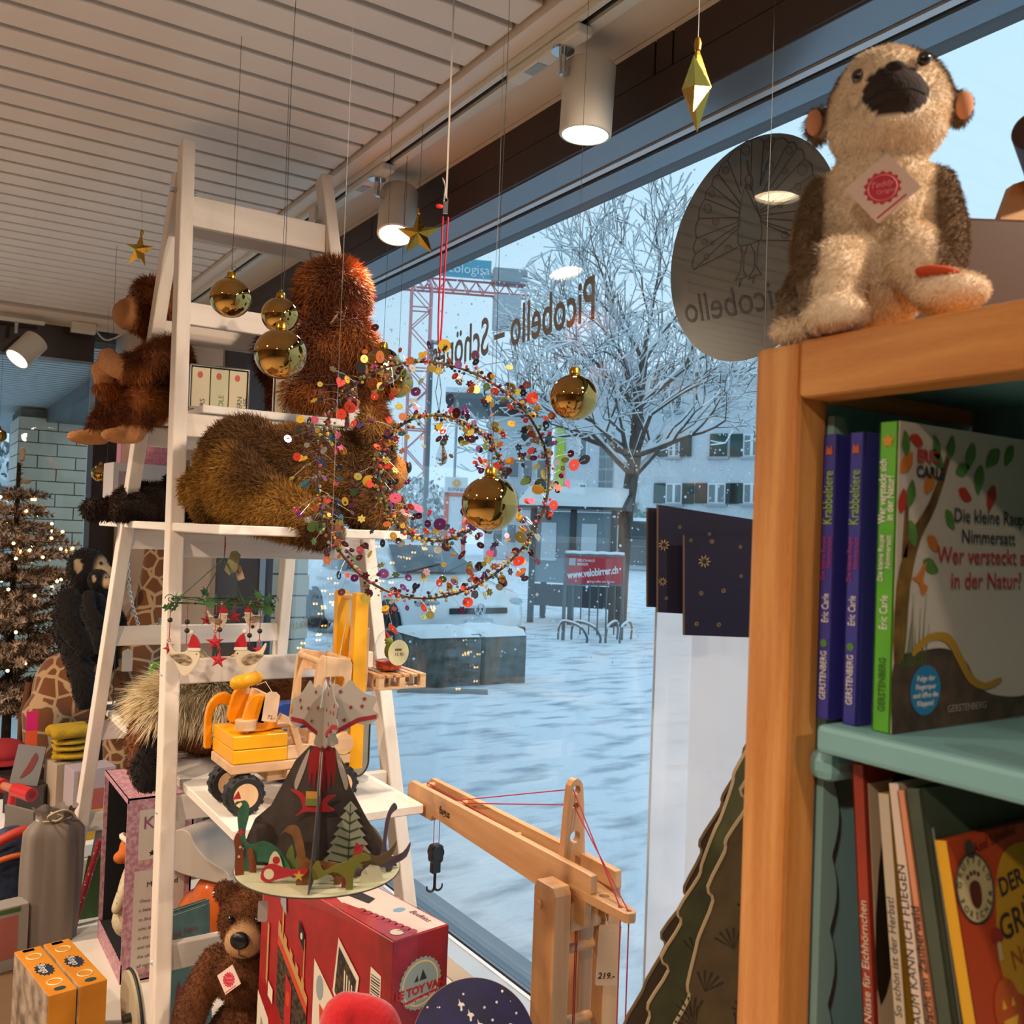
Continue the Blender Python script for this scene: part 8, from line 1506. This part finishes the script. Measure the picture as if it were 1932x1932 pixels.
# ------------------------------------------------------------------ monkey on top of the unit
def monkey():
    D = .735; p = at(1700, 600, D); t = thing('plush_monkey', 'seated cream and brown monkey plush with a dark muzzle on the pine shelf top', 'plush monkey', (SX0+.055, p.y-.008, ZTOP+.001)); u = D/FPX
    # local axes: x = right in view, -y = towards the camera
    t.rotation_euler = (0, 0, R(-54)); k = u
    Z = lambda py: (620-py)*k; X = lambda px: (px-1702)*k
    prm = [('e', (X(1705), .012, Z(470)), (110*k, 95*k, 115*k)), ('e', (X(1700), .004, Z(370)), (88*k, 78*k, 95*k)), ('e', (X(1702), -.002, Z(320)), (84*k, 72*k, 66*k)),
           ('e', (X(1715), .0, Z(190)), (106*k, 92*k, 100*k)), ('e', (X(1712), -.012, Z(245)), (98*k, 76*k, 62*k)), ('e', (X(1705), -.018, Z(170)), (72*k, 75*k, 62*k)), ('e', (X(1725), -.034, Z(205)), (50*k, 44*k, 40*k)),
           ('e', (X(1592), .004, Z(205)), (24*k, 14*k, 38*k)), ('e', (X(1832), .006, Z(200)), (22*k, 14*k, 36*k)),
           ('t', [(X(1612), .01, Z(335)), (X(1592), .0, Z(420)), (X(1592), -.012, Z(485))], [40*k, 38*k, 32*k]), ('t', [(X(1795), .01, Z(335)), (X(1815), .0, Z(420)), (X(1815), -.005, Z(490))], [38*k, 36*k, 32*k]),
           ('t', [(X(1655), -.012, Z(470)), (X(1630), -.028, Z(510)), (X(1635), -.032, Z(570))], [48*k, 56*k, 48*k]), ('e', (X(1640), -.042, Z(585)), (55*k, 46*k, 34*k)),
           ('t', [(X(1760), -.014, Z(460)), (X(1775), -.028, Z(500)), (X(1800), -.032, Z(545))], [46*k, 52*k, 44*k]), ('e', (X(1818), -.044, Z(560)), (62*k, 46*k, 32*k)),
           ('e', (X(1580), -.01, Z(595)), (58*k, 34*k, 26*k)), ('t', [(X(1590), .02, Z(470)), (X(1560), .02, Z(530)), (X(1560), .01, Z(590))], [36*k, 34*k, 26*k])]
    cream, brown_, dark, pink = lin('#efdcc0'), lin('#7a6248'), lin('#332a26'), lin('#c07a58')
    def coat(P, N):
        x, y, z = P[:, 0], P[:, 1], P[:, 2]; c = np.tile(np.array(cream), (len(P), 1))
        def blend(m, col): nonlocal c; c = c*(1-m)[:, None]+np.array(col)[None, :]*m[:, None]
        hx = (x-X(1712))/(100*k); hz_ = (z-Z(190))/(105*k)
        blend(smooth01(hz_+.45*np.abs(hx)**2+(y/.05), .15, .42)*(z > Z(300)), brown_)
        blend(smooth01(np.abs(x-X(1702))/k, 86, 98)*(z < Z(300))*(z > Z(520)), brown_)
        blend(((np.abs(x-X(1712)) > 104*k)*(z > Z(260))*(z < Z(140))).astype(float)*(y > -.0), brown_); blend(smooth01(y, .02, .035), brown_)
        blend(((np.abs(x-X(1712)) > 112*k)*(z > Z(232))*(z < Z(178))*(y < -.002)).astype(float), pink)
        blend(((x < X(1600))*(z < Z(520))*(z > Z(575))).astype(float)*.8, brown_)
        mz = ((x-X(1725))/(54*k))**2+((z-Z(207))/(43*k))**2; blend((mz < 1)*(y < -.030)*1.0, dark)
        blend(smooth01(Z(603)-z, 0, .003)*(y < -.02)*.6, pink)
        return c
    bo = soft_body('body', prm, .0032, t, SKIN, 4, coat)
    def skin(P, N): mz = ((P[:, 0]-X(1725))/(56*k))**2+((P[:, 2]-Z(207))/(45*k))**2; return np.where((mz < 1) & (P[:, 1] < -.028), 0.0, np.where(P[:, 0] < X(1610), 1.2, np.where((P[:, 2] < Z(545)), .55, .8)))
    fur(bo, 75000, .0055, .0005, FUR, (0, .3, -1), .45, 31, where=skin, jitter=.25)
    ey = mat('eye_brown', '#1a0f0a', .05, spec=.9)
    for px, py in ((1664, 172), (1768, 155)): part(t, 'eye', ey, lambda b: b.ell((X(px), -.0415 if px < 1700 else -.0405, Z(py)), (12*k, .004, 13*k), 14), smooth='all')
    part(t, 'mouth', mat('mouth_dark', '#191312', .9), lambda b: b.tube(spline([(X(1680), -.049, Z(226)), (X(1705), -.0575, Z(220)), (X(1730), -.0585, Z(222)), (X(1750), -.0555, Z(220)), (X(1770), -.047, Z(223))], 5), .0009, 6)); part(t, 'nose', mat('nose_dark', '#1f1918', .8), lambda b: b.ell((X(1722), -.0565, Z(180)), (16*k, .004, 8*k), 12), smooth='all')
    seal_tag(t, Vector((X(1708), -.048, Z(378))), .0255, Euler((R(84), 0, R(-4))))
    for px in (1586, 1838): part(t, 'inner_ear', mat('ear_pink', '#c98a66', .9), lambda b: b.ell((X(px), -.004, Z(205)), (15*k, .004, 25*k), 14), smooth='all')
    part(t, 'paw_patch', mat('patch_orange', '#c0481c', .7), lambda b: b.ell((X(1797), -.0530, Z(531)), (36*k, .007, 9*k), 20, Euler((R(-20), R(8), 0)).to_matrix()), smooth='all')
monkey()
# wooden toy behind the monkey: plywood disc, dark panel, peg
p = at(1548, 480, .80); wt = thing('wooden_rocking_toy', 'plywood toy with a dark peg handle standing behind the monkey', 'wooden toy', (p.x, p.y, ZTOP+.001), rz=-YAW); ply = wood('plywood', '#b9814c', '#cc9a66', 0, 8, .5, 6); kk = .80/FPX; ZZ = lambda py: p.z+(480-py)*kk-ZTOP; XX = lambda px: (px-1548)*kk
part(wt, 'side_disc', ply, lambda b: b.prism(spline([(XX(1493), ZZ(480)), (XX(1500), ZZ(425)), (XX(1545), ZZ(402)), (XX(1620), ZZ(400)), (XX(1640), ZZ(550)), (XX(1520), ZZ(548)), (XX(1498), ZZ(525))], 5, True), .012, RX), bevel=.002)
part(wt, 'seat_panel', mat('ply_dark', '#4a2d16', .5), lambda b: b.b2((XX(1640), -.006, 0), (XX(2050), .03, ZZ(405)), ch=.003)); part(wt, 'upright', ply, lambda b: b.prism([(XX(1890), ZZ(405)), (XX(1915), ZZ(330)), (XX(2020), ZZ(290)), (XX(2020), ZZ(405))], .012, Matrix.Translation((0, .012, 0)) @ RX)); part(wt, 'peg', mat('peg_brown', '#3b2014', .45), lambda b: b.cyl((XX(1886), -.05, ZZ(278)), (XX(2010), .02, ZZ(322)), .0175, n=28), bevel=.002)
# ------------------------------------------------------------------ frosted sheet, star cards and card trees between shelf and window
A, B2 = at(1238, 1150, 1.20), at(1440, 1150, 1.18); d = (B2-A); d.z = 0; fs_ = thing('frosted_sheet', 'tall frosted plastic sheet standing between bookshelf and window', 'plastic sheet', (A.x, A.y, ZP), rz=math.atan2(d.y, d.x)); L = d.length+.06; zt = at(1238, 1005, 1.17).z-ZP
def frost():
    m = bpy.data.materials.new('frosted_plastic'); m.use_nodes = True; nt = m.node_tree; N = nt.nodes; N.remove(N['Principled BSDF']); t = N.new('ShaderNodeBsdfTranslucent'); t.inputs[0].default_value = (.86, .88, .92, 1); df = N.new('ShaderNodeBsdfDiffuse'); df.inputs[0].default_value = (.8, .82, .86, 1); tr = N.new('ShaderNodeBsdfTransparent'); m1 = N.new('ShaderNodeMixShader'); m1.inputs[0].default_value = .3; m2 = N.new('ShaderNodeMixShader'); m2.inputs[0].default_value = .22; gl = N.new('ShaderNodeBsdfGlossy'); gl.inputs['Roughness'].default_value = .25; m3 = N.new('ShaderNodeMixShader'); m3.inputs[0].default_value = .04
    nt.links.new(t.outputs[0], m1.inputs[1]); nt.links.new(df.outputs[0], m1.inputs[2]); nt.links.new(m1.outputs[0], m2.inputs[1]); nt.links.new(tr.outputs[0], m2.inputs[2]); nt.links.new(m2.outputs[0], m3.inputs[1]); nt.links.new(gl.outputs[0], m3.inputs[2]); nt.links.new(m3.outputs[0], N['Material Output'].inputs['Surface']); return m
fr = frost(); part(fs_, 'sheet', fr, lambda b: b.add([(0, 0, 0), (L, 0, 0), (L, 0, zt), (0, 0, zt)], [(0, 1, 2, 3)])); part(fs_, 'front_leaf', fr, lambda b: b.add([(.045, -.02, 0), (L, -.02, 0), (L, -.02, zt), (.045, -.02, zt)], [(0, 1, 2, 3)])); part(fs_, 'edge_bead', mat('bead_clear', '#b9c0c8', .3), lambda b: b.cyl((0, 0, 0), (0, 0, zt), .0015, n=6))
nav = mat('card_navy', '#0f0f2c', .45, col2='#17102c', scale=6); cgold = mat('card_gold_print', '#8f7a52', .5); cedge = mat('card_edge_tan', '#5a4636', .6)
def card(label, px0, py0, px1, py1, D, rx, stars, tiltz=0, n=1):
    a = at(px0, py1, D); c_ = at(px1, py1, D); t = thing('star_card', label, 'card', (a.x, a.y, a.z), rz=-YAW+R(rx), group='navy star cards on the frosted sheet'); u = D/FPX; w, h = (px1-px0)*u, (py1-py0)*u
    sh = tiltz; part(t, 'card', nav, lambda b: b.prism([(0, 0), (w, -sh*.2), (w, h-sh), (-.004, h)], .0025, RX)); part(t, 'card_edge', cedge, lambda b: b.prism([(-.001, 0), (.001, 0), (-.003, h), (-.005, h)], .0032, RX))
    for (x, y, s) in stars:
        cx, cy_ = (x-px0)*u, (py1-y)*u
        part(t, 'star_print', cgold, lambda b: [b.prism([(cx+s*u*.25*math.cos(q), cy_+s*u*.25*math.sin(q)), (cx+s*u*.6*math.cos(q+.22), cy_+s*u*.6*math.sin(q+.22)), (cx+s*u*math.cos(q), cy_+s*u*math.sin(q)), (cx+s*u*.6*math.cos(q-.22), cy_+s*u*.6*math.sin(q-.22))], .0003, Matrix.Translation((0, -.0015, 0)) @ RX) for q in [2*PI*i/9 for i in range(9)]])
    return t
card('navy card seen nearly edge on behind the pile of star cards', 1221, 958, 1240, 1145, 1.135, 0, ()); card('navy star card at the back of the pile, with two large blossoms', 1240, 952, 1420, 1155, 1.125, 0, ((1248, 1028, 12), (1248, 1097, 9), (1277, 993, 4), (1333, 1004, 4), (1256, 1128, 4)), tiltz=.014); card('navy star card at the front of the pile, with one large blossom', 1290, 1010, 1416, 1198, 1.11, 0, ((1324, 1058, 13), (1297, 1019, 4), (1337, 1020, 5), (1391, 1028, 4), (1320, 1118, 5), (1362, 1112, 5), (1394, 1083, 4), (1313, 1176, 5), (1355, 1176, 5)))
# layered card trees
def tree_card(label, px, ptop, D, half, m, me, seed, prints):
    b0 = at(px, 1700, D); t = thing('card_tree', label, 'card tree', (b0.x, b0.y, ZP), rz=-YAW+R(-4), group='layered card trees in front of the frosted sheet'); u = D/FPX; h = b0.z+(1700-ptop)*u-ZP; rng = random.Random(seed); out = []; n = 34
    for i in range(n+1):
        v = i/n; w = half*(1-v)**.85+.006; z = .01+v*(h-.01)
        out.append((w+.013*(1 if i % 2 else -.5)*(1-.6*v)+rng.uniform(-.004, .004), z-(.012 if i % 2 else 0)))
    right = spline(out, 3); left = spline([(-x+rng.uniform(-.003, .003), z) for x, z in out], 3); poly = right+left[::-1]
    part(t, 'card', m, lambda b: b.prism(poly, .003, RX)); part(t, 'card_edge', me, lambda b: b.tube([(x, 0, z) for x, z in poly], .0022, 5, closed=True)); part(t, 'foot', m, lambda b: b.b2((-.03, -.04, 0), (.03, .04, .012)))
    if prints:
        pm = mat('sprig_dark', '#2a2416', .8)
        for i in range(60):
            v = rng.random()*.85; w = half*(1-v)**.85; x = rng.uniform(-.95, .95)*w; z = .02+v*h*.95; a = rng.uniform(.8, 2.3); part(t, 'sprig_print', pm, lambda b: [b.prism([(x, z), (x+.022*math.cos(a+q), z+.022*math.sin(a+q)), (x+.0215*math.cos(a+q+.1), z+.0215*math.sin(a+q+.1))], .0003, Matrix.Translation((0, -.0018, 0)) @ RX) for q in (-.7, -.35, 0, .35, .7)])
        for i in range(6): v = rng.random()*.8; w = half*(1-v)**.85; part(t, 'berry_print', mat('berry_red', '#6d1c14', .7), lambda b: b.prism(circ2d(.005, 10, c=(rng.uniform(-.8, .8)*w, .03+v*h)), .0003, Matrix.Translation((0, -.0019, 0)) @ RX))
tm = mat('card_bark', '#4d3a20', .8, col2='#5d4a2a', scale=30); te = mat('card_pale_edge', '#a58f6c', .8); tm2 = mat('card_moss', '#4a4a28', .8, col2='#3a3a20', scale=30)
tree_card('dark brown card tree at the back of the layered trees', 1440, 1352, 1.06, .30, mat('card_umber', '#3f2f20', .8), mat('card_umber_edge', '#6b5638', .8), 1, False); tree_card('moss green card tree in the middle of the layered trees', 1425, 1392, 1.03, .26, tm2, te, 2, True); tree_card('brown card tree with pale edge and sprigs at the front', 1440, 1425, .98, .205, tm, te, 3, True)
